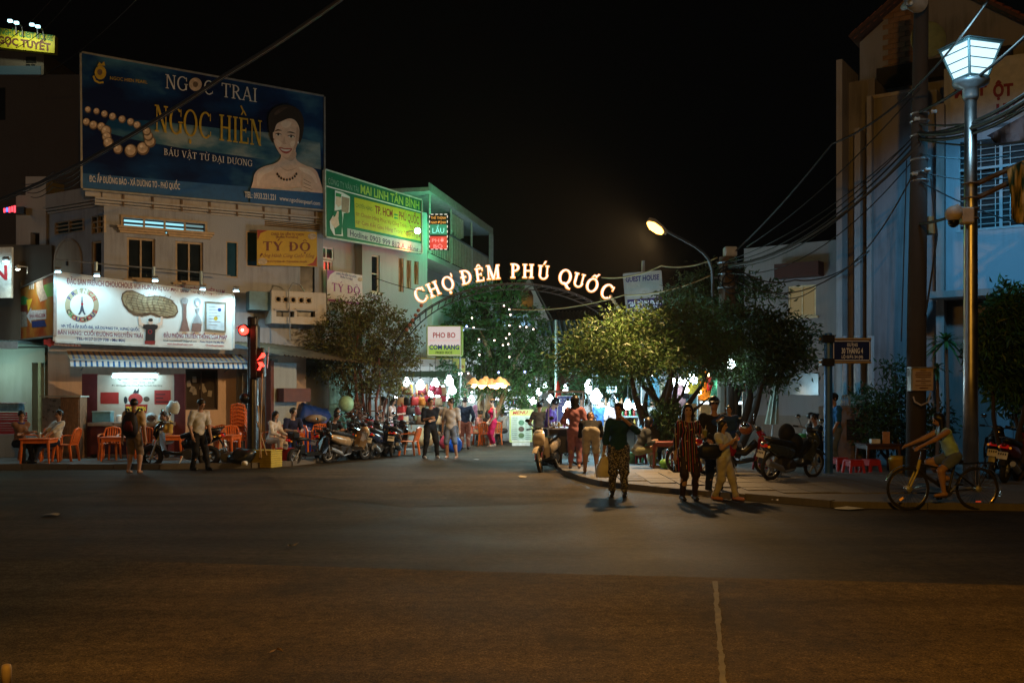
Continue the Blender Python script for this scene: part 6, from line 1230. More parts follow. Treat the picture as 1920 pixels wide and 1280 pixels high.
    for s in(1,-1):
        arm(B,s,0); legf(B,s,0); B.ell(kn[s].lerp(an[s],.3)+Vector((0,.012,0)),(.032*h,.034*h,.07*h),None,.03)
        d=(wr[s]-el_[s]).normalized(); inw=(P0+u*.1*h-wr[s]); pal=(inw-d*inw.dot(d)).normalized(); sp=d.cross(pal); c=wr[s]+d*.045*h
        B.cone(wr[s]+d*.01*h,c+d*.012*h,.016*h,.02*h,.015)
        for k in range(4):
            b=c+d*.022*h+sp*(k-1.5)*.0125*h; ll=(.036,.043,.045,.034)[k]*h; m=b+d*ll*.55+pal*ll*.12; B.cone(b,m,.0066*h,.006*h,.004); B.cone(m,m+d*ll*.42+pal*ll*.35,.006*h,.005*h,.003)
        B.cone(wr[s]+d*.022*h+f*.012*h,wr[s]+d*.06*h+f*.028*h+pal*.014*h,.0075*h,.006*h,.006)
        fd=Vector(foot).normalized(); B.cone(an[s]+Vector((0,0,-.012*h))-fd*.018*h,an[s]+fd*.095*h+Vector((0,0,-.028*h)),.024*h,.016*h,.02)
    # head: skull, jaw, nose, ears
    B.ell(HC+hu2*.012*h-hf*.006*h,(.047*h,.056*h,.058*h),Mh,.02); B.ell(HC-hu2*.03*h+hf*.014*h,(.036*h,.04*h,.036*h),Mh,.02); B.cone(HC+hf*.052*h,HC-hu2*.014*h+hf*.062*h,.005*h,.009*h,.008)
    for s in(1,-1): B.ell(HC+hr_*s*.048*h-hf*.004*h,(.007*h,.012*h,.018*h),Mh,.006)
    for s in(1,-1): B.ell(HC+hr_*s*.019*h+hf*.056*h+hu2*.006*h,(.011*h,.008*h,.007*h),Mh,.0,True)
    B.mesh('body',skin,t)
    mb=MB()
    for s in(1,-1): mb=MB(); mb.ball(HC+hr_*s*.019*h+hf*.0475*h+hu2*.006*h,.0095*h*.9,8,6); mb.build('eye',EYEM,t)
    mb=MB(); mb.ball(HC-hu2*.034*h+hf*.049*h,(.013*h,.006*h,.005*h),8,5); mb.build('mouth',LIP,t)
    # hair or headgear
    F=Field(np.array(HC)-.33,np.array(HC)+.2,min(v,.011)); F.ell(HC+hu2*.017*h-hf*.012*h,(.055*h,.06*h,.062*h),Mh,.01)
    if hair in('long','bob','tail'):
        L_=.26 if hair=='long' else .1
        for s in(1,-1): F.cone(HC+hr_*s*.034*h-hf*.026*h,HC+hr_*s*.04*h-hf*.036*h-Vector((0,0,L_*h*.9)),.03*h,.026*h,.03)
        F.cone(HC-hf*.036*h,HC-hf*.05*h-Vector((0,0,L_*h)),.042*h,.03*h,.03)
    if hair=='bun': F.ell(HC-hf*.07*h+hu2*.035*h,(.026*h,.026*h,.026*h),Mh,.01)
    fc=HC+hf*(.055 if hair!='helmet' else .06)*h-hu2*.022*h; F.ell(fc,(.042*h,.05*h,.058*h if hair!='short' else .062*h),Mh,0,True)
    if hair in('short','cap','helmet','bun'): F.cut(HC-hu2*.026*h,-hu2)
    F.wrinkle(.0018,1)
    if hair in('cap','helmet'):
        hm=cap_mats.get(label,BLACKP); F.d-=.008; F.cut(HC+hu2*(.012 if hair=='cap' else -.02)*h,-hu2); F.mesh('cap' if hair=='cap' else 'helmet',hm,t)
        if hair=='cap': mb=MB(); c=HC+hu2*.028*h+hf*.06*h; mb.loft([(c,.05*h,.008*h),(c+hf*.04*h-hu2*.008*h,.042*h,.006*h)],10,hu2); mb.build('cap_peak',hm,t)
        F2=Field(np.array(HC)-.2,np.array(HC)+.2,.012); F2.ell(HC+hu2*.01*h-hf*.012*h,(.053*h,.058*h,.058*h),Mh); F2.ell(fc,(.045*h,.05*h,.07*h),Mh,0,True); F2.cut(HC-hu2*.03*h,-hu2); F2.mesh('hair',HAIR,t)
    else: F.mesh('hair',HAIR,t)
    g=.011*loose
    if bottom:
        F=Field(lo,hi,v); F.ell(P0+u*.005*h,(.093*h*fat+g,.066*h*fat+g,.072*h+g),Mt,.03)
        for s in(1,-1): legf(F,s,g,leg,.03,.008 if leg<.95 else .006)
        F.cut(P0+u*.075*h,u); F.wrinkle(.0045,3); F.mesh('shorts' if leg<.75 else 'trousers',bottom,t)
    if skirt:
        F=Field(lo,hi,v); m,l,w=skirt; a=P0+u*.06*h; c=(kn[1]+kn[-1])/2; b=P0-Vector((0,0,l*h)); 
        for s in(1,-1): F.cone(a+r*s*.03*h,b+r*s*w*.55*h,.06*h+g,w*.75*h,.05)
        F.cone(a,b,.07*h+g,w*h,.05); F.ell(P0,(.1*h+g,.075*h+g,.08*h),Mt,.04); F.cut(b,Vector((0,0,-1))); F.wrinkle(.004,5); F.mesh('skirt',m,t)
    if top:
        F=Field(lo,hi,v); torso(F,g+.004)
        if not fem: F.ell(P0+u*.12*h,(.088*h*fat+g,.06*h*fat+g,.12*h),Mt,.03)
        hb=P0+u*(hem-.5)*h
        F.cut(hb,-u)
        if sleeve>0:
            for s in(1,-1): arm(F,s,g+.004 if sleeve>.7 else g+.01,sleeve)
        F.ell(N+u*.012*h+f*.012*h,(.045*h,.045*h,.035*h),Mt,0,True); F.wrinkle(.0055,7+h); F.mesh('shirt',top,t)
        if collar: F=Field(np.array(N)-.15,np.array(N)+.15,.01); F.ell(N-u*.005*h,(.06*h,.055*h,.024*h),Mt); F.ell(N+u*.02*h+f*.01,(.043*h,.043*h,.04*h),Mt,0,True); F.mesh('collar',collar,t)
    if shoe:
        F=Field(lo,hi,min(v,.011)); fd=Vector(foot).normalized()
        if shoe[1]=='shoe':
            for s in(1,-1): F.cone(an[s]+Vector((0,0,-.014*h))-fd*.022*h,an[s]+fd*.1*h+Vector((0,0,-.026*h)),.03*h,.022*h,.02); F.cone(an[s],an[s]+Vector((0,0,.006*h)),.026*h,.025*h,.02)
            F.cut((0,0,min(an[1].z,an[-1].z)+.012*h+.012),(0,0,1)); F.mesh('shoes',shoe[0],t)
        else:
            for s in(1,-1): c=an[s]+fd*.035*h+Vector((0,0,-.046*h)); mb=MB(); mb.loft([(c-fd*.062*h,.018*h,.007*h),(c-fd*.03*h,.022*h,.008*h),(c+fd*.05*h,.027*h,.008*h),(c+fd*.08*h,.016*h,.006*h)],10); mb.build('sandal',shoe[0],t)
    return t
cap_mats={}
C=cloth
BEI=C('beige',(.46,.36,.26)); NAV=C('navy',(.012,.018,.04)); BLK=C('black',(.012,.012,.014)); WHT=C('white',(.62,.6,.58)); GRYS=C('grey',(.2,.2,.2)); DNM=C('faded denim',(.12,.16,.24)); BRT=C('rust brown',(.25,.08,.05)); PNK=C('pink check',(.5,.22,.32)); CRIM=C('crimson',(.55,.02,.08)); PURP=C('purple',(.1,.03,.2)); MAUV=C('mauve',(.32,.14,.17)); KHA=C('khaki',(.4,.36,.3)); TEALD=C('deep teal blue',(.008,.05,.085)); BLUT=C('blue polo',(.02,.12,.3)); MINT=C('pale mint',(.35,.55,.5)); GREYT=C('grey blue',(.16,.18,.22))
FLIP=mat('dark rubber sandal',(.04,.03,.03),.7); BSH=mat('black shoe',(.012,.012,.012),.4); PSH=mat('pink trainer',(.5,.22,.2),.6); WSH=mat('grey trainer',(.3,.3,.32),.6)
LEOP=two_tone('dotted trouser cloth',(.02,.02,.025),(.08,.08,.09),(.34,.32,.3),38,.4,.62,(1,1,1),.85)
STR=stripes('striped dress cloth',[(.2,(.012,.01,.012)),(.08,(.3,.03,.03)),(.2,(.015,.012,.014)),(.05,(.55,.4,.28)),(.17,(.012,.01,.012)),(.1,(.22,.02,.03)),(.12,(.02,.015,.02)),(.04,(.5,.38,.3)),(.04,(.012,.01,.012))],6.5,0)
def at(px,py,z): return G(px,py,z)
# --- by the barbecue stall
p=person('person seen from behind in beige T-shirt and grey shorts, facing the barbecue stall',at(251,887,0),176,1.66,head=(12,0),hl=(.27,-.0,.83),hr=(-.27,.0,.83),fl=(.13,0,.07),fr=(-.13,.02,.07),top=BEI,sleeve=.42,hem=.5,bottom=C('grey brown shorts',(.17,.13,.1)),leg=.5,shoe=(FLIP,'s'),v=.011)
bp=thing('backpack','black backpack with dark red panel on the back of the person at the barbecue stall','backpack',at(251,887,0)+Vector((0,-.17,1.14)),0)
mb=MB(); mb.loft([((0,-.02,-.27),.13,.06),((0,-.06,-.2),.17,.11),((0,-.07,0),.175,.12),((0,-.05,.17),.14,.1),((0,-.02,.25),.08,.06)],14,(0,1,0),2.8); mb.build('bag',C('black nylon',(.015,.013,.016),.6),bp,True); mb=MB(); mb.loft([((0,-.16,-.16),.1,.03),((0,-.19,-.05),.11,.035),((0,-.165,.06),.07,.02)],12,(0,1,0)); mb.build('pocket',C('dark red nylon',(.09,.012,.015),.6),bp,True)
for s in(1,-1): mb=MB(); mb.tube([(s*.1,0,.22),(s*.15,.08,.34),(s*.15,.25,.33),(s*.17,.33,.15)],.022,6); mb.build('strap',BLK,bp)
person('person in a pale uniform shirt and black trousers, looking down beside the black scooter',at(372,881,0),48,1.66,lean=6,head=(10,22),hl=(.2,-.22,.82),hr=(-.2,-.06,.84),fl=(.14,-.2,.07),fr=(-.1,.1,.07),top=C('pale uniform',(.46,.47,.48)),sleeve=.45,hem=.49,bottom=BLK,leg=.98,shoe=(BSH,'shoe'),v=.011)
seatp=dict(pel=(0,0,.5),fl=(.1,-.42,.07),fr=(-.1,-.4,.07))
person('person in a brown top with blue collar sitting, arms folded, at the far orange table',at(38,868,.12),48,1.6,pel=(0,.05,.5),lean=10,head=(-10,8),fl=(.12,-.45,.07),fr=(-.05,-.3,.07),hl=(-.1,-.26,.72),hr=(.12,-.27,.76),fem=True,hair='bun',top=C('brown knit',(.2,.11,.07)),sleeve=.9,hem=.48,bottom=BLK,leg=.97,shoe=(BSH,'shoe'),collar=C('blue collar',(.02,.05,.25)))
person('person in a white shirt leaning back on a chair behind the far orange table',at(98,866,.12),-40,1.62,pel=(0,.05,.5),lean=-14,head=(10,10),fl=(.1,-.5,.07),fr=(-.12,-.5,.07),hl=(.14,-.3,.6),hr=(-.14,-.3,.6),top=C('pale striped shirt',(.55,.55,.5)),sleeve=.48,hem=.46,bottom=NAV,leg=.97,shoe=(BSH,'shoe'))
person('person in yellow seated behind the handlebar of the black scooter',GY(312,26.2,.12),-20,1.55,pel=(0,.05,.5),lean=12,head=(0,15),fl=(.1,-.42,.07),fr=(-.1,-.4,.07),hl=(.12,-.3,.62),hr=(-.12,-.3,.62),fem=True,top=C('dull yellow',(.5,.35,.08)),sleeve=.45,hem=.48,bottom=KHA,leg=.6)
# --- tables by the traffic signal
person('person with long hair in white, sitting sideways by the traffic signal',at(512,855,.12),62,1.58,pel=(0,.05,.46),lean=12,head=(0,5),fl=(.07,-.42,.07),fr=(-.07,-.34,.07),hl=(.1,-.36,.6),hr=(-.1,-.34,.58),fem=True,hair='long',skin=SKINL,top=C('white blouse',(.6,.56,.52)),sleeve=.95,hem=.48,bottom=C('cream trousers',(.5,.42,.36)),leg=.97,shoe=(FLIP,'s'))
person('person in a navy T-shirt sitting upright at the orange table near the blue tarpaulin',at(541,855,.12)+Vector((0,.4,0)),35,1.68,pel=(0,.05,.5),lean=14,head=(35,0),fl=(.1,-.42,.07),fr=(-.1,-.4,.07),hl=(.12,-.42,.7),hr=(-.16,-.4,.7),skin=SKINL,top=C('navy tee',(.02,.025,.07)),sleeve=.45,hem=.48,bottom=NAV,leg=.97)
person('person in black leaning forward over the orange table behind the small electric bike',at(612,853,.12)+Vector((0,.4,0)),50,1.64,pel=(0,.05,.48),lean=32,head=(10,15),fl=(.1,-.42,.07),fr=(-.1,-.4,.07),hl=(.14,-.55,.68),hr=(-.1,-.52,.68),top=BLK,sleeve=.95,hem=.48,bottom=BLK,leg=.97)
person('person with dark hair sitting behind the one in black by the parked scooters',at(622,852,.12)+Vector((0,.9,0)),20,1.58,pel=(0,.05,.52),lean=8,head=(10,5),fl=(.1,-.42,.07),fr=(-.1,-.4,.07),fem=True,hair='bob',skin=SKINL,top=C('teal top',(.03,.12,.13)),sleeve=.45,hem=.48,bottom=NAV,leg=.97)
# --- browsing the bag stall
person('person with long black hair in a white dress browsing the bag stall',GY(712,31.2,.12),75,1.6,lean=8,head=(0,12),hl=(.12,-.3,1.02),hr=(-.12,-.3,1.0),fem=True,hair='long',skin=SKINL,top=WHT,sleeve=0,hem=.46,skirt=(WHT,.22,.12),v=.015)
person('person in a white T-shirt and pink trousers handling goods at the bag stall',GY(729,31.4,.12),75,1.58,lean=12,head=(0,10),hl=(.15,-.4,1.1),hr=(-.12,-.42,1.08),fem=True,hair='bob',skin=SKINL,top=C('white tee',(.6,.5,.48)),sleeve=.45,hem=.46,bottom=MAUV,leg=.97,v=.015)
person('person in dark clothes bending in behind the white T-shirt at the bag stall',GY(741,32.2,.12),60,1.66,lean=18,head=(0,15),hl=(.15,-.4,1.1),hr=(-.12,-.42,1.08),top=C('dark green tee',(.03,.06,.05)),sleeve=.45,hem=.46,bottom=BLK,leg=.97,v=.015)
person('person in black shirt and trousers standing in the lane with hands held at the chest',at(807,859,0),20,1.68,head=(6,6),lean=2,hl=(-.02,-.24,1.08),hr=(-.1,-.26,1.14),fl=(.2,.0,.075),fr=(-.2,-.05,.075),top=C('black navy tee',(.01,.014,.024)),sleeve=.5,hem=.47,bottom=BLK,leg=.99,shoe=(WSH,'shoe'),v=.012,fat=1.06,skin=SKIN)
person('person in beige T-shirt and faded denim shorts looking aside in the lane',at(846,859,0),-14,1.67,head=(-45,4),hl=(.26,-.04,.82),hr=(-.25,.0,.84),fl=(.17,-.02,.07),fr=(-.12,.0,.07),top=C('sand tee',(.4,.4,.42)),sleeve=.45,hem=.46,bottom=DNM,leg=.5,shoe=(FLIP,'s'),v=.012,fat=1.05)
person('person from behind in navy shirt and rust brown trousers by the seated diners',at(872,842,0),186,1.68,head=(0,0),hl=(.24,-.04,.9),hr=(-.24,-.06,.9),fl=(.11,0,.07),fr=(-.11,0,.07),top=C('dark navy shirt',(.015,.022,.04)),sleeve=.9,hem=.5,bottom=BRT,leg=.99,shoe=(BSH,'shoe'),v=.013,skin=SKINL)
person('person in a pink checked shirt walking away under the amber lamps',GY(899,38),160,1.66,head=(25,0),top=PNK,sleeve=.6,hem=.47,bottom=BLK,leg=.98,v=.017,skin=SKINL)
person('person in a crimson sleeveless suit standing beside the seated diners',at(925,837,0),-72,1.62,head=(-5,6),lean=2,hl=(.05,-.12,.86),hr=(-.04,-.16,.9),fl=(.06,.02,.07),fr=(-.06,-.02,.07),fem=True,hair='bun',top=CRIM,sleeve=0,hem=.5,bottom=C('crimson trousers',(.5,.015,.07)),leg=.9,shoe=(FLIP,'s'),v=.014,skin=SKINL)
person('person in a low backed black top sitting on the orange chair in the lane',GY(913,35.9),160,1.58,pel=(0,-.02,.48),lean=8,fl=(.1,-.42,.07),fr=(-.1,-.4,.07),hl=(.2,-.3,.7),hr=(-.2,-.25,.66),fem=True,hair='bob',skin=SKINL,top=C('low black top',(.02,.018,.02)),sleeve=0,hem=.46,bottom=C('floral skirt',(.4,.25,.27)),leg=.6,v=.016)
person('person with dark hair in white and pink sitting at the lane table, face turned aside',GY(893,36.6),80,1.56,pel=(0,0,.48),lean=12,head=(20,15),fl=(.1,-.42,.07),fr=(-.1,-.4,.07),hl=(.15,-.35,.74),hr=(-.15,-.33,.74),fem=True,hair='bun',skin=SKINL,top=C('white pink top',(.6,.35,.42)),sleeve=.3,hem=.46,bottom=WHT,leg=.7,v=.017)
person('small person with dark hair sitting between the crimson suit and the orange chair',GY(926,37.5),10,1.5,pel=(0,0,.48),lean=5,fl=(.1,-.42,.07),fr=(-.1,-.4,.07),fem=True,hair='bob',skin=SKINL,top=C('peach top',(.55,.35,.28)),sleeve=.4,hem=.46,bottom=GRYS,leg=.7,v=.017)
person('person in a white shirt with folded arms sitting before the glass food cart',GY(943,37.3),-25,1.66,pel=(0,0,.5),lean=8,head=(-12,8),fl=(.14,-.44,.07),fr=(-.1,-.4,.07),hl=(-.1,-.3,.78),hr=(.1,-.28,.82),top=C('bright white shirt',(.65,.65,.65)),sleeve=.5,hem=.46,bottom=GREYT,leg=.97,shoe=(FLIP,'s'),v=.015)
for i,(px,Y,c,l) in enumerate([(998,43,(.25,.1,.08),'person with dark hair far back beside the menu board'),(1003,40,(.4,.35,.3),'person with a pale top stooping behind the grey top in the lane'),(1001,47,(.05,.07,.1),'distant dark person at the ochre shop door'),(826,36.5,(.3,.3,.32),'person in grey half hidden behind the two standing in the lane')]): person(l,GY(px,Y),[10,170,-30,140][i],1.6,top=C('far top %d'%i,c),sleeve=.5,bottom=GRYS,leg=.97,v=.02)
for i,(px,Y,rz,c,l) in enumerate([(886,43,30,(.5,.1,.1),'distant person in red far down the lane under the amber lanterns'),(958,41,200,(.1,.25,.3),'distant person in teal behind the glass food cart'),(968,46,0,(.55,.5,.4),'distant pale shirt far behind the menu board'),(1016,38,160,(.3,.28,.1),'person in olive walking into the lane past the menu board'),(1036,33,20,(.4,.1,.25),'person in magenta coming out of the lane by the pale green pole'),(1128,27.4,170,(.05,.12,.3),'person in blue choosing at the blue lit drink stall'),(1150,27.2,200,(.5,.3,.3),'person in coral choosing at the blue lit drink stall'),(1222,28.2,150,(.5,.5,.5),'person in pale grey among the hung garments behind the trunk'),(757,33.5,20,(.45,.4,.5),'seller in lilac between the bags and the white tarpaulin')]): person(l,GY(px,Y,.1 if px>1100 else 0),rz,1.6,lean=4,head=(0,8),hl=(.15,-.25,1.0) if i%2 else None,hr=(-.15,-.25,1.0) if i%3==0 else None,fem=i%2==0,hair='bob' if i%2==0 else 'short',top=C('crowd top %d'%i,c),sleeve=.5,bottom=[BLK,DNM,KHA][i%3],leg=[.97,.97,.5][i%3],v=.018)
# --- cart and scooter at the pavement nose
cap_mats['person in a purple T-shirt and black helmet standing over the cream scooter, looking down']=mat('black helmet',(.012,.012,.014),.25)
person('person in a purple T-shirt and black helmet standing over the cream scooter, looking down',at(1026,872,0)+Vector((.02,.1,0)),70,1.7,lean=12,head=(5,28),hl=(.05,-.34,1.06),hr=(-.08,-.3,1.0),fl=(.2,.0,.07),fr=(-.16,.1,.07),hair='helmet',top=PURP,sleeve=.45,hem=.47,bottom=BLK,leg=.97,shoe=(BSH,'shoe'),v=.012)
person('person from behind in a grey top and short black shorts beside the cream scooter',at(1010,866,0),165,1.58,lean=10,hl=(.2,-.25,.95),hr=(-.2,-.1,.86),fl=(.08,0,.07),fr=(-.08,.02,.07),fem=True,hair='bun',top=GREYT,sleeve=.2,hem=.46,bottom=BLK,leg=.22,shoe=(FLIP,'s'),v=.013,skin=SKINL)
person('person in a mauve suit with very long dark hair at the drinks cart',at(1080,880,.1)+Vector((0,.4,0)),172,1.64,lean=4,head=(0,10),hl=(.2,-.24,1.0),hr=(-.18,-.2,.95),fl=(.1,0,.07),fr=(-.1,.03,.07),fem=True,hair='long',top=MAUV,sleeve=.6,hem=.47,bottom=C('mauve trousers',(.28,.12,.15)),leg=.88,shoe=(FLIP,'s'),v=.012)
person('person in a white patterned shirt at the drinks cart, next to the mauve suit',at(1098,872,.1)+Vector((0,1.2,0)),150,1.68,head=(20,5),top=C('white grey shirt',(.5,.5,.5)),sleeve=.5,hem=.47,bottom=GRYS,leg=.97,v=.014)
person('person in yellow and maroon selling behind the drinks cart',at(1052,868,.1)+Vector((0,2.0,0)),10,1.55,lean=6,head=(0,14),hl=(.14,-.32,.9),hr=(-.14,-.32,.9),fem=True,hair='bob',top=C('mustard top',(.5,.32,.03)),sleeve=.5,hem=.47,bottom=C('maroon trousers',(.12,.02,.03)),leg=.97,v=.014)
person('person bending over in a black T-shirt and khaki shorts',at(1108,886,.1),176,1.68,pel=(0,.06,.9),lean=72,head=(0,-5),hl=(.14,-.62,.62),hr=(-.14,-.6,.62),fl=(.13,0,.07),fr=(-.13,.06,.07),top=BLK,sleeve=.45,hem=.49,bottom=KHA,leg=.52,shoe=(FLIP,'s'),v=.012)
# --- near group
p=person('person in deep blue blouse and dotted trousers raising a hand to the face',at(1160,930,0),-6,1.6,head=(-14,0),lean=2,hl=(.14,-.2,1.32),hr=(-.26,.0,.8),el=(.9,.1,-.8),fl=(.1,-.02,.07),fr=(-.12,.0,.07),fem=True,hair='bun',skin=SKIN,top=TEALD,sleeve=.72,hem=.45,bottom=LEOP,leg=.92,shoe=(BSH,'shoe'),v=.0095,fat=1.12,loose=1.3)
pb=MB(); rngb=np.random.default_rng(3); secs=[]
for k in range(9): q=k/8; secs.append(((.012*math.sin(5*q),0,-.36*q),.05+.09*min(1,q*2.2)-.02*max(0,q-.8)*5,.03+.07*min(1,q*1.8)))
pb.loft(secs,18,(0,1,0),2.6); v_=[(x+rngb.normal()*.006,y+rngb.normal()*.006,z) for x,y,z in pb.v]; pb.v=v_
b=thing('carrier_bag','full white carrier bag hanging from the hand of the person in the deep blue blouse','bag',at(1160,930,0)+Vector((-.27,-.04,.7))); pb.build('bag',mat('white plastic film',(.6,.57,.52),.45,0,.15,10,.4,25),b,True)
for s in(1,-1): mb=MB(); mb.tube([(s*.03,0,-.02),(s*.015,0,.05),(-s*.01,.01,.09)],.012,6); mb.build('handle',_M['white plastic film'],b)
person('person in a red and cream striped black dress and dark tights holding a cup',at(1290,937,0),6,1.58,head=(-10,-8),lean=0,hl=(.2,-.22,1.08),hr=(-.24,-.06,.78),el=(.6,.6,-.8),fl=(.11,-.02,.075),fr=(-.11,-.03,.075),fem=True,hair='bob',skin=SKINL,top=STR,sleeve=.86,hem=.44,skirt=(STR,.215,.125),bottom=C('dark tights',(.03,.018,.016),.6),leg=.99,loose=.35,shoe=(BSH,'shoe'),v=.0095,fat=1.08)
def cup(label,loc,c):
    t=thing('drink_cup',label,'cup',loc); mb=MB(); mb.lathe([(.028,0),(.038,.11),(.04,.112)],(0,0,0),12); mb.build('cup',c,t,True); mb=MB(); mb.lathe([(.041,.112),(.03,.13),(.01,.134)],(0,0,0),12); mb.build('lid',glassmat('clear lid',(.4,.42,.4),.15),t); mb=MB(); mb.tube([(0,0,.1),(.015,0,.2)],.005,5); mb.build('straw',WHITE,t)
cup('clear cup of pale green drink in the hand of the striped dress',at(1290,937,0)+Vector((.235,-.28,1.08)),mat('pale green drink',(.35,.38,.12),.3))
hb=thing('handbag','navy handbag on the arm of the striped dress','handbag',at(1290,937,0)+Vector((.36,-.06,.93))); mb=MB(); mb.loft([((-.2,0,-.12),.06,.08),((-.12,0,-.1),.09,.13),((.1,0,-.1),.09,.13),((.19,0,-.12),.06,.08)],14,(0,0,1),3); mb.build('bag',C('navy leather',(.012,.016,.04),.4),hb,True); mb=MB(); mb.tube([(-.12,0,0),(-.09,0,.14),(0,0,.2),(.09,0,.14),(.12,0,0)],.012,6); mb.build('handle',C('navy leather',(.012,.016,.04),.4),hb)
person('person in black with a flat cap and glasses carrying a small child',at(1344,931,0)+Vector((0,.25,0)),2,1.7,head=(-4,-2),hl=(.22,-.2,1.02),hr=(-.2,-.24,1.02),fl=(.1,0,.075),fr=(-.1,0,.075),hair='cap',skin=SKIN,top=C('black tee',(.012,.013,.016)),sleeve=.45,hem=.47,bottom=NAV,leg=.99,shoe=(BSH,'shoe'),v=.0105); 
person('small child in a blue shirt on the arm of the flat capped person',at(1368,931,0)+Vector((.02,.12,.98)),-14,.98,pel=(0,0,.12),lean=0,head=(-6,0),hl=(-.12,-.16,.36),hr=(-.16,-.14,.38),fl=(.16,-.16,-.12),fr=(-.12,-.18,-.1),skin=SKINL,top=C('child blue shirt',(.015,.05,.2)),sleeve=.6,hem=.42,bottom=C('child blue shorts',(.015,.04,.14)),leg=.6,v=.0095,fat=1.25)
person('child in white top and pale trousers eating from a cup before the family',at(1357,937,0),50,1.32,head=(5,6),lean=-4,hl=(.07,-.2,1.04),hr=(-.1,-.2,1.0),fl=(.06,-.2,.06),fr=(-.06,.14,.06),fem=False,hair='bob',skin=SKINL,top=C('white lace top',(.55,.6,.62)),sleeve=.2,hem=.42,bottom=C('pale child trousers',(.44,.42,.42)),leg=.95,shoe=(PSH,'shoe'),v=.0095,loose=1.5)
# --- sitting in the shade on the pavement
person('person in a dark jacket sitting low at the dark table near the green stool',GY(1196,23.0,.1),110,1.62,pel=(0,0,.42),lean=22,head=(0,20),fl=(.1,-.42,.07),fr=(-.1,-.36,.07),hl=(.12,-.4,.62),hr=(-.12,-.38,.62),fem=True,hair='bob',top=C('dark grey jacket',(.05,.055,.06)),sleeve=.9,hem=.46,bottom=C('olive trousers',(.16,.16,.1)),leg=.97,v=.013)
person('person sitting behind the forked tree with an arm raised to the face',GY(1256,25.5,.1),-60,1.62,pel=(0,0,.45),lean=10,fl=(.1,-.42,.07),fr=(-.1,-.4,.07),hr=(-.05,-.24,.95),top=BLK,sleeve=.45,hem=.46,bottom=BLK,leg=.97,v=.016)
person('person in a grey shirt sitting at the low table, back to the pale wall',GY(1508,24.4,.1),70,1.64,pel=(0,0,.46),lean=14,fl=(.1,-.42,.07),fr=(-.1,-.36,.07),hl=(.12,-.4,.66),hr=(-.12,-.38,.66),top=C('dim grey shirt',(.2,.2,.19)),sleeve=.5,hem=.46,bottom=BLK,leg=.97,v=.015)
person('person in black sitting opposite the grey shirt near the blue post',GY(1533,23.6,.1),-70,1.6,pel=(0,0,.46),lean=8,fl=(.1,-.42,.07),fr=(-.1,-.36,.07),hl=(.12,-.35,.66),hr=(-.12,-.35,.66),fem=True,hair='bun',top=BLK,sleeve=.7,hem=.46,bottom=BLK,leg=.97,v=.015)
cap_mats['person in a blue polo shirt and dark cap standing behind the blue signpost']=BLK
person('person in a blue polo shirt and dark cap standing behind the blue signpost',GY(1567,23.2,.1),-80,1.68,lean=3,head=(0,5),hl=(.1,-.12,.86),hr=(-.1,-.1,.86),hair='cap',top=BLUT,sleeve=.45,hem=.47,bottom=DNM,leg=.97,shoe=(BSH,'shoe'),v=.013)
cap_mats['person in black with a flat cap and glasses carrying a small child']=C('grey tweed',(.13,.1,.09))
# ---------------------------------------------------------------- motorbikes, bicycle, plastic furniture
def wheel(t,name,c,r,w,rimm,spokes=0,hub=True,steer=0.):
    M=Matrix.Rotation(steer,3,'Z'); T=lambda mb:(setattr(mb,'v',[tuple(M@Vector(v)+Vector(c)) for v in mb.v]),mb)[1]
    mb=MB(); mb.torus((0,0,0),r-w,w,28,8); ty=T(mb).build('tyre' if name!='wheel' else 'tyre',RUBBER,t,True)
    ty.name=name; mb=MB(); mb.torus((0,0,0),r-2*w,w*.32,26,6); 
    if spokes and spokes<10:
        for k in range(spokes): a=2*PI*k/spokes; mb.loft([((.03*math.cos(a),0,.03*math.sin(a)),.018,.03),(((r-2*w)*math.cos(a),0,(r-2*w)*math.sin(a)),.012,.02)],6,(0,1,0))
    elif spokes:
        for k in range(spokes): a=2*PI*k/spokes; b=a+.5*(1 if k%2 else -1); mb.tube([(.02*math.cos(b),.02*(1 if k%2 else -1),.02*math.sin(b)),((r-2*w)*math.cos(a),0,(r-2*w)*math.sin(a))],.0028,3,False)
    T(mb).build('rim',rimm,ty); mb=MB(); mb.lathe([(.012,-.07),(.05,-.06),(.05,.06),(.012,.07)],(0,0,0),12,'y'); T(mb).build('hub',GREYM,ty); return ty
PLATE=mat('number plate',(.6,.58,.52),.5); TAILR=mat('tail lens',(.4,.01,.01),.25,emit=(1,.02,.01),es=.12); AMBERL=mat('amber lens',(.6,.2,.01),.25,emit=(1,.3,.02),es=.25); MIRR=mat('mirror glass',(.6,.7,.8),.05,1,0); VINYL=mat('black vinyl seat',(.012,.012,.012),.45,0,.2,8,.1)
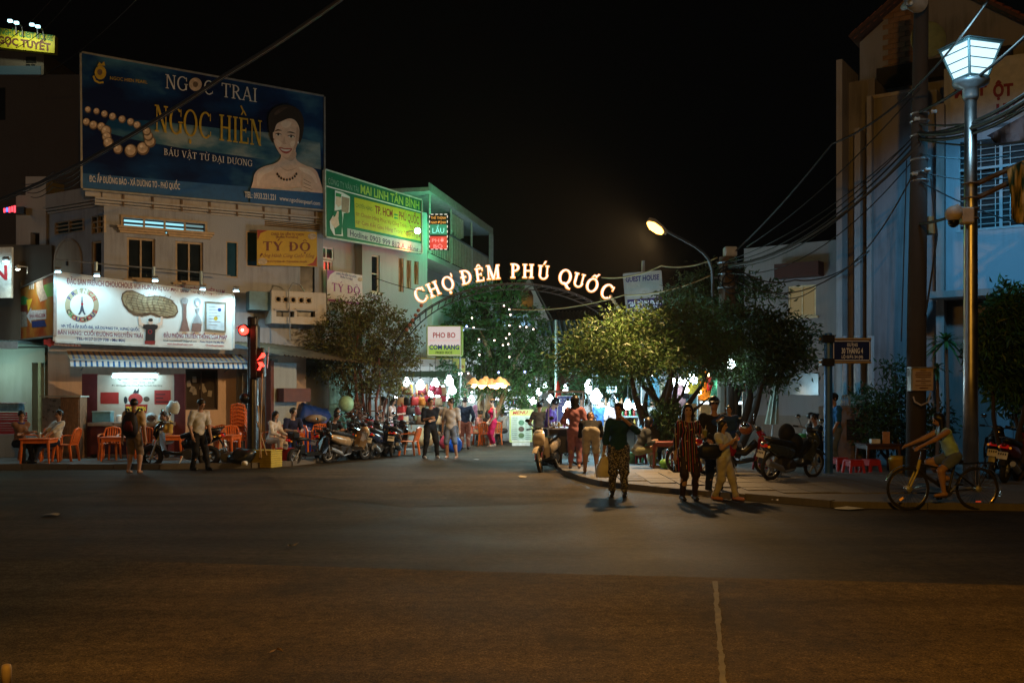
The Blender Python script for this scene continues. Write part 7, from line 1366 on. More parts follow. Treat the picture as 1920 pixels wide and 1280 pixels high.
def scooter(label,loc,rz,body,trim=None,kind='scooter',seat=None,rim=None,steer=0.,lean=-6,group='motorbikes parked by the market',s=1.):
    t=thing('motorbike',label,'motorbike',loc,R(rz),group); t.rotation_euler=(R(lean) if abs(lean) else 0,0,R(rz)); t.scale=(s,s,s)
    trim=trim or BLACKP; seat=seat or VINYL; rim=rim or GREYM; ub=kind=='cub'; r=.29 if ub else .25; w=.035 if ub else .05; xf,xr=.62,-.62
    wheel(t,'front_wheel',(xf,0,r),r,w,rim,5 if not ub else 6,steer=steer); wheel(t,'rear_wheel',(xr,0,r),r,w*1.15,rim,5 if not ub else 6)
    for y in(.075,-.075): mb=MB(); mb.tube([(xf,y,r),(.5,y,.6),(.44,y*.6,.82)],[.022,.026,.024],8); mb.build('fork',CHROME if ub else GREYM,t)
    mb=MB(); n=9; 
    for k in range(n):
        a0,a1=R(35+125*k/n),R(35+125*(k+1)/n); R1=r+.035
        q=lambda a,y,z=0:(xf+R1*math.cos(a),y,r+R1*math.sin(a)+z); mb.q(q(a0,-.06,-.015),q(a0,0),q(a1,0),q(a1,-.06,-.015)); mb.q(q(a0,0),q(a0,.06,-.015),q(a1,.06,-.015),q(a1,0))
    mb.build('front_fender',body,t,True)
    mb=MB(); mb.loft([((.5,0,.62),.1,.03),((.54,0,.74),.16,.06),((.5,0,.86),.15,.08),((.42,0,.97),.1,.06)],14,(1,0,0),2.6); mb.build('front_cowl',body,t,True)
    mb=MB(); W=.22 if not ub else .19
    for s_ in(1,-1):
        p=[(.5,s_*.06,.86),(.42,s_*W,.78),(.4,s_*W*1.05,.55),(.34,s_*W*.9,.34),(.3,s_*.06,.3)]; q=[(x+.05,y*.5,z) for x,y,z in p]
        for i in range(4): mb.q(p[i],p[i+1],q[i+1],q[i]); 
        mb.add([(.46,0,.86),*p,(.3,0,.3)],[(0,1,2,3),(0,3,4,5,6)])
    mb.build('leg_shield',body if kind!='dark' else trim,t)
    if kind=='ebike': mb=MB(); mb.bb(-.3,.3,-.13,.13,.27,.33,.01); mb.build('footboard',trim,t)
    else: mb=MB(); mb.loft([((.34,0,.36),.17,.04),((.05,0,.3),.18,.04),((-.2,0,.36),.15,.06)],12,(0,0,1),3); mb.build('footboard',trim,t,True)
    if ub: mb=MB(); mb.loft([((.4,0,.72),.07,.09),((.15,0,.5),.08,.08),((-.15,0,.52),.09,.1)],12); mb.build('spine',trim,t,True)
    if kind!='ebike':
        mb=MB(); mb.loft([((-.05,0,.48),.1,.1),((-.2,0,.56),.16,.14),((-.5,0,.62),.16,.13),((-.8,0,.7),.1,.08),((-.95,0,.76),.04,.03)],14,(0,0,1),2.5); mb.build('rear_fairing',body,t,True)
        mb=MB(); mb.loft([((.0,0,.68),.09,.05),((-.2,0,.74),.14,.06),((-.42,0,.77),.13,.06),((-.66,0,.82),.12,.06),((-.84,0,.84),.07,.04)],14,(0,0,1),3); mb.build('seat',seat,t,True)
        mb=MB(); mb.box((-.28,0,.34),(.42,.22,.22),None,.04); mb.lathe([(.1,-.16),(.12,-.12),(.12,.12),(.1,.16)],(-.18,0,.3),14,'y'); mb.build('engine',DARKM,t)
        mb=MB(); mb.tube([(-.1,-.14,.25),(-.4,-.17,.2),(-.55,-.19,.28),(-.95,-.2,.42)],[.02,.025,.06,.055],10); mb.build('exhaust',GREYM,t)
        mb=MB(); mb.loft([((-.84,0,.62),.05,.02),((-.92,0,.5),.07,.012),((-.95,0,.36),.07,.01)],8,(1,0,0),4); mb.build('rear_fender',BLACKP,t)
        mb=MB(); mb.tube([(-.5,.1,.83),(-.86,.11,.88),(-.93,0,.9),(-.86,-.11,.88),(-.5,-.1,.83)],.014,6); mb.build('grab_rail',CHROME,t)
    else:
        mb=MB(); mb.tube([(.42,0,.75),(.3,0,.34),(-.3,0,.32),(-.42,0,.62)],.035,8); mb.build('frame_tube',body,t); mb=MB(); mb.loft([((-.2,0,.72),.08,.04),((-.45,0,.74),.12,.05),((-.65,0,.75),.1,.04)],12,(0,0,1),3); mb.build('seat',seat,t,True)
        mb=MB(); mb.box((-.42,0,.45),(.22,.2,.26),None,.03); mb.build('battery_box',trim,t); mb=MB(); mb.box((-.72,0,.86),(.26,.28,.18),None,.04); mb.build('rear_box',BLACKP,t)
        mb=MB(); mb.tube([(-.42,.06,.6),(xr,.08,r)],.02,6); mb.tube([(-.42,-.06,.6),(xr,-.08,r)],.02,6); mb.build('swing_arm',GREYM,t)
    mb=MB(); mb.box((-.9,0,.72),(.08,.16,.07),None,.02); mb.build('tail_light',TAILR,t)
    for y in(.1,-.1): mb=MB(); mb.ball((-.86,y,.7),(.03,.025,.025),8,5); mb.build('indicator',AMBERL,t)
    mb=MB(); mb.box((-.965,0,.55),(.008,.19,.14),Matrix.Rotation(.25,3,'Y')); pl=mb.build('number_plate',PLATE,t); mb=MB()
    for j in range(2):
        for k in range(4): mb.box((-.972+.02*(j-.5),-.06+.04*k,.58-.06*j),(.004,.022,.038),Matrix.Rotation(.25,3,'Y'))
    mb.build('lettering',INK_BLACK,pl)
    mb=MB(); mb.loft([((.46,0,.9),.09,.05),((.42,0,1.0),.12,.06),((.36,0,1.03),.07,.035)],12,(1,0,0)); mb.build('handlebar_cover',trim,t,True)
    mb=MB(); mb.tube([(.3,.36,1.02),(.36,.2,1.03),(.4,0,1.0),(.36,-.2,1.03),(.3,-.36,1.02)],.016,6); mb.build('handlebar',GREYM,t)
    for y in(.3,-.3): mb=MB(); mb.tube([(.33,y*.85,1.025),(.3,y*1.2,1.02)],.02,8); mb.build('grip',RUBBER,t)
    for y in(.2,-.2): mb=MB(); mb.tube([(.36,y,1.03),(.36,y*1.4,1.16),(.35,y*1.5,1.2)],.007,5); mb.build('mirror_stalk',BLACKP,t); mb=MB(); mb.ball((.345,y*1.5,1.23),(.02,.065,.045),12,7); m_=mb.build('mirror',BLACKP,t,True); mb=MB(); mb.ball((.33,y*1.5,1.23),(.01,.055,.037),12,6); mb.build('mirror_glass',MIRR,m_,True)
    mb=MB(); mb.ball((.5,0,.93) if ub else (.56,0,.78),(.05,.09,.06),12,7); mb.build('headlight',mat('headlight glass',(.5,.52,.55),.1),t,True)
    mb=MB(); mb.tube([(-.1,.12,.3),(-.02,.28,.01)],.012,6); mb.build('kickstand',GREYM,t); return t
BLKG=mat('gloss black enamel',(.008,.008,.009),.18,0,.1,coat=.5); BEIG=mat('champagne enamel',(.45,.33,.2),.25,.2,.12,coat=.5); BLUG=mat('midnight blue enamel',(.02,.03,.07),.2,.1,.1,coat=.5); CRMG=mat('cream enamel',(.5,.42,.32),.28,0,.12,coat=.4); REDG=mat('red enamel',(.32,.008,.015),.18,.1,.1,coat=.6); GRYG=mat('slate grey enamel',(.05,.065,.075),.25,.3,.1,coat=.5); WHTR=mat('white rim',(.6,.6,.6),.4)
scooter('big gloss black scooter parked side on at the kerb below the barbecue stall',GY(338,24.5),183,BLKG,kind='dark',lean=7,rim=BLACKP,s=1.12)
scooter('small bare electric bike with a rear box beside the yellow crate',G(583,870),52,BLKG,kind='ebike',lean=8,rim=GREYM,s=.92)
scooter('champagne scooter seen from behind, second from the yellow crate',G(654,864),56,BEIG,lean=8)
scooter('midnight blue scooter seen from behind beside the champagne one',G(706,859)+Vector((0,.3,0)),78,BLUG,lean=7)
scooter('black motorbike seen from behind next to the empty orange armchair',G(741,855)+Vector((0,.3,0)),84,BLKG,kind='cub',lean=6)
scooter('red scooter wedged behind the midnight blue one by the ladder',GY(688,30.2,.12),100,REDG,lean=6)
scooter('grey scooter side on behind the seated pair in black',GY(640,30.0,.12),20,GRYG,lean=6)
scooter('silver scooter behind the drinks cart facing the stalls',GY(1078,27.2,.1),110,mat('silver enamel',(.35,.36,.38),.25,.5,.1,coat=.4),lean=6)
scooter('charcoal scooter tucked between the champagne and the midnight blue ones',G(681,861)+Vector((0,.5,0)),68,GRYG,lean=7)
scooter('black scooter between the electric bike and the champagne one',G(622,867)+Vector((0,.7,0)),58,BLKG,lean=7)
scooter('cream step through motorbike facing the crossing at the pavement corner',G(1028,884)+Vector((.04,.3,0)),-112,CRMG,kind='cub',lean=6,steer=.2,rim=BEIG)
scooter('shiny red motorbike with white spoked rim behind the family',GY(1383,20.9,.1),-14,REDG,kind='cub',lean=6,rim=WHTR)
scooter('slate grey motorbike with handlebar bags parked at the pavement edge',GY(1484,20.0,.1),33,GRYG,kind='cub',lean=8)
scooter('black motorbike half hidden behind the striped dress',GY(1318,21.8,.1),200,BLKG,kind='cub',lean=5,rim=CHROME)
scooter('dark red scooter parked behind the steel lamp post, its mirror catching blue light',GY(1900,19.6,.1),48,mat('dark red enamel',(.12,.008,.012),.2,.1,.1,coat=.6),lean=7)
scooter('black scooter tucked behind the rear wheel of the bicycle',GY(1858,20.6,.1),62,BLKG,lean=7)
hm=thing('helmet','orange and black helmet hung on the handlebar of the red motorbike','helmet',P(1398,803,20.8)); mb=MB(); mb.ball((0,0,0),(.14,.13,.13),16,10); mb.build('shell',mat('orange black helmet',(.3,.1,.03),.3),hm,True); mb=MB(); mb.ball((-.02,-.06,.05),(.1,.09,.08),12,8); mb.build('visor',MIRR,hm,True)
for i,(px,py) in enumerate(((1475,812),(1490,830))): b=MB(); b.ball((0,0,0),(.17,.12,.2),14,9); o=b.build('luggage_bag',C('black bag',(.012,.012,.014),.6),None,True); o.location=P(px,py,19.9); tag(o,('black bag hung over the handlebar of the slate grey motorbike','lower black bag on the slate grey motorbike')[i],'bag')
# bicycle
bk=thing('bicycle','bicycle with a silver rear rack ridden along the kerb','bicycle',GY(1766,15.42),0); bk.rotation_euler=(0,0,R(180)); RB=.335; XF,XR=.525,-.545
wheel(bk,'front_wheel',(XF,0,RB),RB,.02,mat('gold lit rim',(.55,.45,.28),.2,1,.1),28); wheel(bk,'rear_wheel',(XR,0,RB),RB,.02,_M['gold lit rim'],28)
FRM=mat('black yellow frame',(.025,.024,.02),.3,.2,.1); FRY=mat('yellow frame decal',(.45,.36,.04),.35)
bb=(-.1,0,.29); hd0=(.38,0,.62); hd1=(.34,0,.78); sc=(-.2,0,.72)
for nm,a,b,r,m in(('down_tube',hd0,bb,.026,FRM),('top_tube',(.36,0,.72),(-.17,0,.6),.02,FRM),('seat_tube',bb,sc,.02,FRM),('head_tube',hd0,hd1,.026,FRY)): mb=MB(); mb.tube([a,b],r,8); mb.build(nm,m,bk)
for y in(.05,-.05):
    mb=MB(); mb.tube([(XF,y,RB),(.4,y,.6),(.37,0,.66)],.015,7); mb.build('fork',FRY,bk); mb=MB(); mb.tube([bb,(XR,y,RB)],.011,6); mb.tube([(-.17,0,.62),(XR,y,RB)],.01,6); mb.build('stay',FRM,bk)
mb=MB(); mb.tube([hd1,(.32,0,.9),(.42,0,.95)],.014,7); mb.tube([(.3,.27,.97),(.4,.14,.96),(.42,0,.95),(.4,-.14,.96),(.3,-.27,.97)],.013,7); mb.build('handlebar',CHROME,bk)
mb=MB(); mb.loft([((-.08,0,.745),.02,.02),((-.18,0,.75),.05,.025),((-.3,0,.755),.085,.03)],12); mb.build('saddle',VINYL,bk,True); mb=MB(); mb.tube([sc,(-.205,0,.75)],.013,6); mb.build('seat_post',CHROME,bk)
def fender(x,a0,a1,m):
    mb=MB(); n=10
    for k in range(n):
        A,B=R(a0+(a1-a0)*k/n),R(a0+(a1-a0)*(k+1)/n); q=lambda a,y:(x+(RB+.03)*math.cos(a),y,RB+(RB+.03)*math.sin(a)); mb.q(q(A,-.03),q(A,.03),q(B,.03),q(B,-.03))
    mb.build('fender',m,bk,True)
fender(XR,60,200,CHROME); fender(XF,20,110,CHROME)
mb=MB()
for y in(.06,-.06): mb.tube([(-.24,y,.72),(-.82,y,.74)],.008,5); mb.tube([(-.56,y,.735),(XR,y,RB)],.007,5); mb.tube([(-.75,y,.735),(XR,y,RB)],.007,5)
for k in range(5): mb.tube([(-.3-.12*k,.06,.725),(-.3-.12*k,-.06,.725)],.006,5)
mb.build('rack',CHROME,bk); mb=MB(); mb.lathe([(.09,-.01),(.09,.01)],(bb[0],-.05,bb[2]),18,'y'); mb.build('chainring',CHROME,bk)
for y,dx,dz in((-.1,.1,-.12),(.1,-.1,.12)): mb=MB(); mb.tube([(bb[0],y*.7,bb[2]),(bb[0]+dx,y,bb[2]+dz)],.012,6); mb.build('crank',GREYM,bk); mb=MB(); mb.box((bb[0]+dx,y*1.4,bb[2]+dz),(.09,.09,.025)); mb.build('pedal',BLACKP,bk)
mb=MB(); mb.box((XF+.1,.0,RB-.16),(.07,.012,.03),Matrix.Rotation(.6,3,'Y')); mb.build('reflector',AMBERL,bk); mb=MB(); mb.box((XR-.02,.0,RB-.2),(.08,.012,.02)); mb.build('reflector',mat('red reflector',(.6,.05,.02),.2,emit=(1,.1,.03),es=.3),bk)
person('child with a long dark ponytail in a mint vest riding the bicycle',GY(1788,15.42),-90,1.42,pel=(0,.0,.84),lean=24,head=(0,4),hl=(.25,-.6,1.0),hr=(-.25,-.6,1.0),fl=(.12,-.2,.28),fr=(-.12,-.06,.5),kl=(.3,-1,.2),kr=(-.3,-1,.3),fem=False,hair='long',skin=SKIN,top=MINT,sleeve=0,hem=.44,bottom=C('blue denim shorts',(.1,.13,.24)),leg=.3,shoe=(FLIP,'s'),v=.0095)
# plastic chairs, tables, stools
def make_chair(label,m,grp):
    t=thing('plastic_chair',label,'chair',(0,0,0),0,grp)
    mb=MB(); mb.loft([((0,-.22,.41),.2,.012),((0,-.2,.425),.22,.014),((0,.16,.41),.2,.014),((0,.2,.42),.19,.012)],12,(0,0,1),5); mb.build('seat',m,t)
    for x in(-.2,.2):
        for y,yy in((-.2,-.25),(.18,.24)): mb=MB(); mb.loft([((x*1.12,yy,0),.022,.03),((x,y,.42),.03,.034)],8,(0,1,0),4); mb.build('leg',m,t)
        mb=MB(); mb.loft([((x*1.05,-.22,.42),.016,.025),((x*1.16,-.22,.6),.016,.03),((x*1.18,-.14,.645),.014,.03),((x*1.14,.14,.66),.014,.03),((x*1.02,.24,.66),.014,.03)],8,(1,0,0),4); mb.build('arm',m,t)
    mb=MB(); mb.tube([(-.2,.2,.42),(-.215,.27,.66),(-.17,.31,.8),(0,.325,.84),(.17,.31,.8),(.215,.27,.66),(.2,.2,.42)],.024,7); mb.build('back_frame',m,t)
    for k in range(5): x=-.12+.06*k; mb=MB(); mb.loft([((x,.205,.43),.017,.006),((x,.27,.62),.02,.006),((x,.318,.82),.016,.006)],6,(0,1,0),4); mb.build('slat',m,t)
    return t
c0=make_chair('orange plastic armchair facing the far orange table by the shop doors',ORANGE,'orange plastic armchairs')
def chair(px,py,z,rz,label,first=[1]):
    loc=G(px,py,z)
    if first: first.clear(); c0.location=loc; c0.rotation_euler=(0,0,R(rz)); return c0
    return dup(c0,loc,R(rz),label)
chair(124,864,.12,-92,'x'); 
for px,py,rz,l in [(206,861,8,'orange plastic armchair with its back to the barbecue counter'),(272,858,200,'orange plastic armchair half hidden behind the beige T-shirt'),(55,862,120,'orange plastic chair under the brown knit top'),(96,864,20,'orange plastic chair under the white shirt leaning back'),(300,853,100,'orange plastic armchair behind the black scooter front'),(405,853,160,'orange plastic armchair in front of the dark house window'),(418,851,190,'orange plastic armchair beside the chair stack by the salmon wall'),(434,856,20,'orange plastic armchair nearest the signal post'),(513,854,-30,'orange chair under the long haired person in white'),(568,851,175,'orange armchair behind the electric bike saddle'),(600,850,10,'orange armchair at the table end near the electric bike'),(612,849,20,'orange chair under the person in black leaning forward')]: chair(px,py,.12,rz,l)
dup(c0,G(768,853),R(-105),'empty orange armchair beside the black parked motorbike'); dup(c0,GY(912,35.7),R(165),'orange armchair under the low backed black top'); dup(c0,GY(929,36.6),R(185),'orange armchair behind the crimson suit'); dup(c0,GY(894,36.4),R(70),'orange armchair at the lane table, seat turned sideways')
for i in range(7): dup(c0,G(447,853,.12)+Vector((.0,.25,.1*i)),R(180),'orange armchair in the stack by the salmon wall, number %s from the floor'%['one','two','three','four','five','six','seven'][i])
def make_table(label,m,w,h,grp=None,name='plastic_table'):
    t=thing(name,label,'table',(0,0,0),0,grp); mb=MB(); mb.box((0,0,h-.02),(w,w,.035),None,.012); mb.build('table_top',m,t); mb=MB(); 
    for s in(1,-1): mb.bb(-w*.44,w*.44,s*w*.44-.008,s*w*.44+.008,h-.12,h-.04); mb.bb(s*w*.44-.008,s*w*.44+.008,-w*.43,w*.43,h-.12,h-.04)
    mb.build('apron',m,t)
    for x in(1,-1):
        for y in(1,-1): mb=MB(); mb.loft([((x*w*.46,y*w*.46,0),.02,.02),((x*w*.42,y*w*.42,h-.04),.034,.034)],8,(0,1,0),4); mb.build('leg',m,t)
    return t
t0=make_table('orange plastic table with a glass between two seated people',ORANGE,.72,.62,'orange plastic tables'); t0.location=G(74,868,.12); t0.rotation_euler=(0,0,.12)
for px,py,z,rz,l in [(222,863,.12,.1,'orange plastic table at the hip of the person with the backpack'),(420,858,.12,-.05,'orange plastic table in front of the stacked chairs'),(545,853,.12,.3,'orange plastic table with food before the navy T-shirt'),(628,851,.12,.25,'orange plastic table between the electric bike and the champagne scooter'),(318,860,.12,.2,'orange plastic table behind the black scooter seat')]: dup(t0,G(px,py,z),rz,l)
def make_stool(label,m,w,h,grp='plastic stools'):
    t=thing('plastic_stool',label,'stool',(0,0,0),0,grp); mb=MB(); mb.box((0,0,h-.015),(w,w,.03),None,.01); mb.build('seat',m,t)
    for x in(1,-1):
        for y in(1,-1): mb=MB(); mb.loft([((x*w*.55,y*w*.55,0),.026,.026),((x*w*.42,y*w*.42,h-.03),.035,.035)],8,(0,1,0),4); mb.build('leg',m,t)
    mb=MB(); 
    for s in(1,-1): mb.bb(-w*.42,w*.42,s*w*.45-.006,s*w*.45+.006,h-.14,h-.03); mb.bb(s*w*.45-.006,s*w*.45+.006,-w*.42,w*.42,h-.14,h-.03)
    mb.build('skirt',m,t); return t
GRP=mat('bright green plastic',(.15,.6,.25),.4); CRP=mat('cream plastic',(.6,.5,.35),.4); RDP=mat('deep red plastic',(.4,.03,.03),.4)
for px,py,w,h,m,l in [(1211,866,.3,.5,GRP,'bright green tall plastic stool on the pavement'),(1230,866,.3,.5,CRP,'cream tall plastic stool beside the green one'),(1245,861,.32,.45,RDP,'deep red stool stacked behind the cream stool'),(1197,868,.26,.28,RDP,'low dark red stool beside the bucket'),(1600,887,.3,.3,REDP,'low orange red stool beside the concrete kiosk'),(1632,886,.28,.3,REDP,'low orange red stool under the dark table'),(1572,882,.3,.3,RDP,'low red stool just past the blue post foot'),(1430,880,.3,.26,RDP,'low red stool between the red and the slate motorbike')]: s_=make_stool(l,m,w,h); s_.location=G(px,py,.10); s_.rotation_euler=(0,0,.2+.1*(px%5))
dk=make_table('dark wooden table with tissues and a menu card near the green shrub',mat('dark table',(.07,.03,.025),.5),.8,.62); dk.location=G(1652,884,.1)+Vector((0,.2,0))
d2=make_table('dark red table with a green basin before the seated pair',mat('dark red table',(.2,.05,.03),.5),.8,.6); d2.location=GY(1520,23.9,.1)
d3=make_table('small maroon table beside the green stool',mat('maroon table',(.18,.03,.03),.5),.55,.62); d3.location=GY(1243,23.2,.1)
def lathe_thing(name,label,cat,loc,prof,m,n=16,group=None):
    mb=MB(); mb.lathe(prof,(0,0,0),n); o=mb.build(name,m,None,True); o.location=loc; return tag(o,label,cat,group)
lathe_thing('basin','bright green basin heaped with vegetables on the dark red table','basin',GY(1520,23.7,.7),[(.18,0),(.28,.16),(.3,.165),(.27,.15),(.2,.1)],mat('green basin',(.03,.4,.1),.4),20)
lathe_thing('bucket','green and white bucket beside the deep blue blouse','bucket',G(1183,868,.1),[(.13,0),(.16,.26),(.17,.27),(.15,.25)],mat('green white bucket',(.2,.45,.25),.4)); lathe_thing('bucket','yellow lidded bucket beside the dark table','bucket',G(1683,887,.1),[(.16,0),(.19,.3),(.2,.31),(.15,.38)],mat('yellow bucket',(.5,.35,.03),.4))
lathe_thing('melon','round green melon under the maroon table','melon',GY(1247,22.8,.1),[(.02,0),(.1,.03),(.14,.12),(.1,.21),(.02,.24)],mat('green melon',(.1,.28,.06),.5))
lathe_thing('drinking_glass','clear drinking glass on the far orange table','glass',G(74,868,.12)+Vector((.05,-.1,.625)),[(.03,0),(.04,.14),(.036,.14),(.03,.02)],glassmat('glass tumbler',(.4,.45,.45)))
bx=MB(); bx.box((0,0,.05),(.2,.14,.1),None,.01); o=bx.build('tissue_box',WHITE); o.location=dk.location+Vector((-.1,-.1,.62)); tag(o,'white tissue box on the dark wooden table','box'); bx=MB(); bx.box((0,0,.13),(.16,.02,.26)); o=bx.build('menu_card',mat('orange menu card',(.5,.25,.12),.6)); o.location=dk.location+Vector((.14,-.12,.62)); tag(o,'upright orange menu card on the dark wooden table','card')
for i in range(3): lathe_thing('bottle','small water bottle on the concrete kiosk, %s the carton'%('farthest from','second from','touching')[i],'bottle',GY(1578+5*i,24.5,1.53),[(.03,0),(.035,.02),(.035,.15),(.012,.2),(.012,.23)],glassmat('bottle plastic',(.3,.35,.36)),10,'water bottles on the kiosk')
# yellow crate, red basin, rubbish bags, tarpaulin
yc=thing('yellow_crate','yellow woven crate at the foot of the traffic signal','crate',G(492,877,0)+Vector((0,.35,0)),-.32); YM=mat('yellow crate paint',(.5,.4,.06),.55,0,.2,12)
mb=MB(); mb.box((0,0,.2),(.6,.5,.4)); mb.build('body',mat('yellow crate inner',(.34,.27,.04),.6),yc)
for j in range(7):
    for s in(1,-1):
        mb=MB(); mb.box((0,s*.256,.03+.055*j),(.61,.012,.042),None,.004); mb.build('slat',YM,yc); mb=MB(); mb.box((s*.306,0,.03+.055*j),(.012,.5,.042),None,.004); mb.build('slat',YM,yc)
mb=MB(); mb.box((0,0,.415),(.64,.54,.03),None,.008); mb.build('lid',YM,yc)
lathe_thing('basin','red plastic basin beside the yellow crate','basin',G(535,862,.12),[(.2,0),(.24,.3),(.26,.31),(.22,.28)],REDP)
def lump(name,label,cat,loc,r,m,seed,amp=.18):
    rg=np.random.default_rng(seed); mb=MB(); mb.ball((0,0,r[2]*.8),r,16,10); k=rg.normal(size=(6,3))*3
    mb.v=[tuple(Vector(p)*(1+amp*sum(math.sin(Vector(q).dot(Vector(p))/max(r)+i) for i,q in enumerate(k))/3)) for p in mb.v]; mb.v=[(x,y,max(0,z)) for x,y,z in mb.v]; o=mb.build(name,m,None,True); o.location=loc; return tag(o,label,cat)
lump('rubbish_bag','black rubbish bag lying on the pavement before the signal post','bag',G(452,868,.12),(.32,.25,.2),mat('black bag film',(.015,.017,.018),.35),4); lump('sack','grey cement sack beside the black rubbish bag','sack',G(430,866,.12),(.25,.2,.15),C('grey sack',(.2,.2,.19)),5); lump('rubbish_bag','small white bag of litter on the pavement edge','bag',G(456,873,.12)+Vector((0,.1,0)),(.08,.07,.06),WHITE,6)
tp_=thing('tarpaulin','blue tarpaulin draped over a stacked cart beside the mint gate','tarpaulin',GY(588,30.0,.12),.5); mb=MB(); W_,D_,H_=1.9,1.3,1.35; rg=np.random.default_rng(9); nx,ny=22,14; vs=[]
for i in range(nx+1):
    for j in range(ny+1):
        u,v=i/nx*2-1,j/ny*2-1; e=max(abs(u)**3,abs(v)**3); top=H_*(1.0-.12*u-.12*abs(v)); z=top*(1-max(0,(max(abs(u),abs(v))-.55)/.45)**1.1); vs.append((u*W_*.5*(1-.25*(z/H_)),v*D_*.5*(1-.2*(z/H_)),max(0,z+rg.normal()*.022)))
mb.add(vs,[(i*(ny+1)+j,(i+1)*(ny+1)+j,(i+1)*(ny+1)+j+1,i*(ny+1)+j+1) for i in range(nx) for j in range(ny)]); mb.build('sheet',mat('blue tarpaulin',(.015,.06,.33),.45,0,.2,5),tp_,True)
lump('hat','pale conical straw hat on the blue tarpaulin','hat',GY(592,29.4,1.0),(.32,.25,.12),mat('straw',(.4,.3,.2),.8),8,.06)
# litter on the road
for i,(px,py,w,c,l) in enumerate([(976,895,.28,(.5,.45,.35),'crumpled pale paper on the road near the cream motorbike'),(893,862,.18,(.5,.48,.42),'scrap of paper on the road behind the sand T-shirt'),(1590,955,.5,(.45,.42,.3),'flattened sheet of paper in the gutter below the blue post'),(1885,951,.3,(.5,.52,.55),'crumpled clear plastic bag in the gutter behind the bicycle'),(1365,940,.16,(.5,.5,.48),'small white scrap at the feet of the child in white'),(1318,932,.13,(.5,.48,.45),'tiny white scrap on the kerb behind the striped dress'),(548,1026,.12,(.4,.35,.25),'small pale chip lying alone on the dark asphalt'),(518,1225,.1,(.4,.25,.1),'dry orange leaf on the old asphalt'),(104,967,.3,(.25,.24,.22),'flat grey scrap on the dark asphalt far from the people'),(1453,940,.14,(.45,.42,.4),'small pale wrapper on the kerb by the slate motorbike')]):
    p=G(px,py,0 if px not in(1318,1453) else .12); rg=np.random.default_rng(i); mb=MB(); n=7; ring=[(w*.5*(1+.3*rg.normal())*math.cos(2*PI*k/n),w*.35*(1+.3*rg.normal())*math.sin(2*PI*k/n),.012+abs(rg.normal())*.02) for k in range(n)]
    mb.add([(0,0,.05 if w>.2 else .03)]+ring,[(0,k+1,(k+1)%n+1) for k in range(n)]); o=mb.build('paper_litter',mat('litter %d'%i,c,.7)); o.location=p; tag(o,l,'litter','scraps of litter on the road')
st=thing('stub_post','short pale stub post at the near edge of the old asphalt','post',G(12,1284)); mb=MB(); mb.lathe([(.03,0),(.03,.1),(.025,.125),(.012,.13)],(0,0,0),12); mb.build('shaft',mat('pale stub',(.4,.3,.2),.6),st,True)
# ---------------------------------------------------------------- barbecue stall under the striped awning
YS=26.6; bs=thing('food_stall','barbecue food stall with a printed back panel under a bright tube lamp','stall',GY(238,YS,.12)); sx=GY(238,YS).x
def q(px): return (px-238)/FPX*YS
def qz(py): return P(238,py,YS).z-.12
MAR=mat('maroon panel',(.1,.02,.025),.5,0,.2)
mb=MB(); mb.bb(q(167),q(316),.5,.53,qz(790),qz(702)); mb.build('back_panel',mat('cream print panel',(.55,.47,.4),.5,0,.06),bs)
for a,b in((139,168),(315,335)): mb=MB(); mb.bb(q(a),q(b),.48,.56,0,qz(700)); mb.build('side_panel',MAR,bs)
mb=MB(); mb.bb(q(167),q(318),-.1,.5,qz(798),qz(792)); mb.build('counter_top',mat('steel counter',(.45,.42,.38),.3,.6),bs); mb=MB(); mb.bb(q(170),q(316),-.02,.46,.1,qz(799)); mb.build('counter',MAR,bs)
for x in(175,312): mb=MB(); mb.lathe([(.07,-.02),(.07,.02)],(q(x),.05,.07),12,'y'); mb.build('caster',RUBBER,bs)
pm={}
def onp(nm,m,pts): 
    pm.setdefault((nm,m.name),[MB(),m,0]); e=pm[(nm,m.name)]; e[2]+=1; e[0].flat([(q(x),qz(y)) for x,y in pts],.497-.001*e[2]-.0004*len(pm))
RP=mat('printed red board',(.36,.03,.025),.5,0,.1); onp('picture',RP,[(174,735),(209,735),(209,757),(174,757)]); onp('picture',RP,[(277,731),(308,731),(308,758),(277,758)])
onp('picture',RP,[(221,758),(264,758),(262,774),(223,774)]); circ=lambda x,y,rx,ry,n=16:[(x+rx*math.cos(2*PI*k/n),y+ry*math.sin(2*PI*k/n)) for k in range(n)]
onp('picture',RP,circ(241,748,14,11)); onp('picture',INK_WHITE,circ(240,751,8,6)); onp('picture',INK_BLACK,circ(222,750,3.5,7)); onp('picture',mat('printed pan',(.08,.05,.03),.5),circ(262,748,6,5)); onp('picture',INK_WHITE,[(224,755),(232,750),(236,757)]); onp('picture',INK_BLACK,[(236,737),(240,728),(243,733),(248,727),(247,737)])
mb=MB(); text_into(mb,'Quán Gà Nướng',q(208),q(283),qz(711),.1,.49,.0,.35); text_into(mb,'Thứ 2 - CN: 15:30 - 22:30',q(216),q(277),qz(718),.05,.49); text_into(mb,'ĐC: 30/4 Nguyễn Trãi, Dương Đông, Phú Quốc, Kiên Giang',q(196),q(292),qz(723.5),.045,.49); mb.build('lettering',INK_BLACK,bs)
mb=MB(); text_into(mb,'BBQ CHICKEN',q(224),q(261),qz(770),.11,.478,.05); mb.build('lettering',INK_YEL,bs)
for i,x in enumerate((281,281,281)): 
    mb=MB(); mb.bb(q(280),q(280+(18,14,24)[i]),.488,.49,qz(739+7*i)-.012,qz(739+7*i)+.012); mb.build('lettering',INK_BLACK,bs)
for (_,_),(mb,m,_) in pm.items(): mb.build('picture',m,bs)
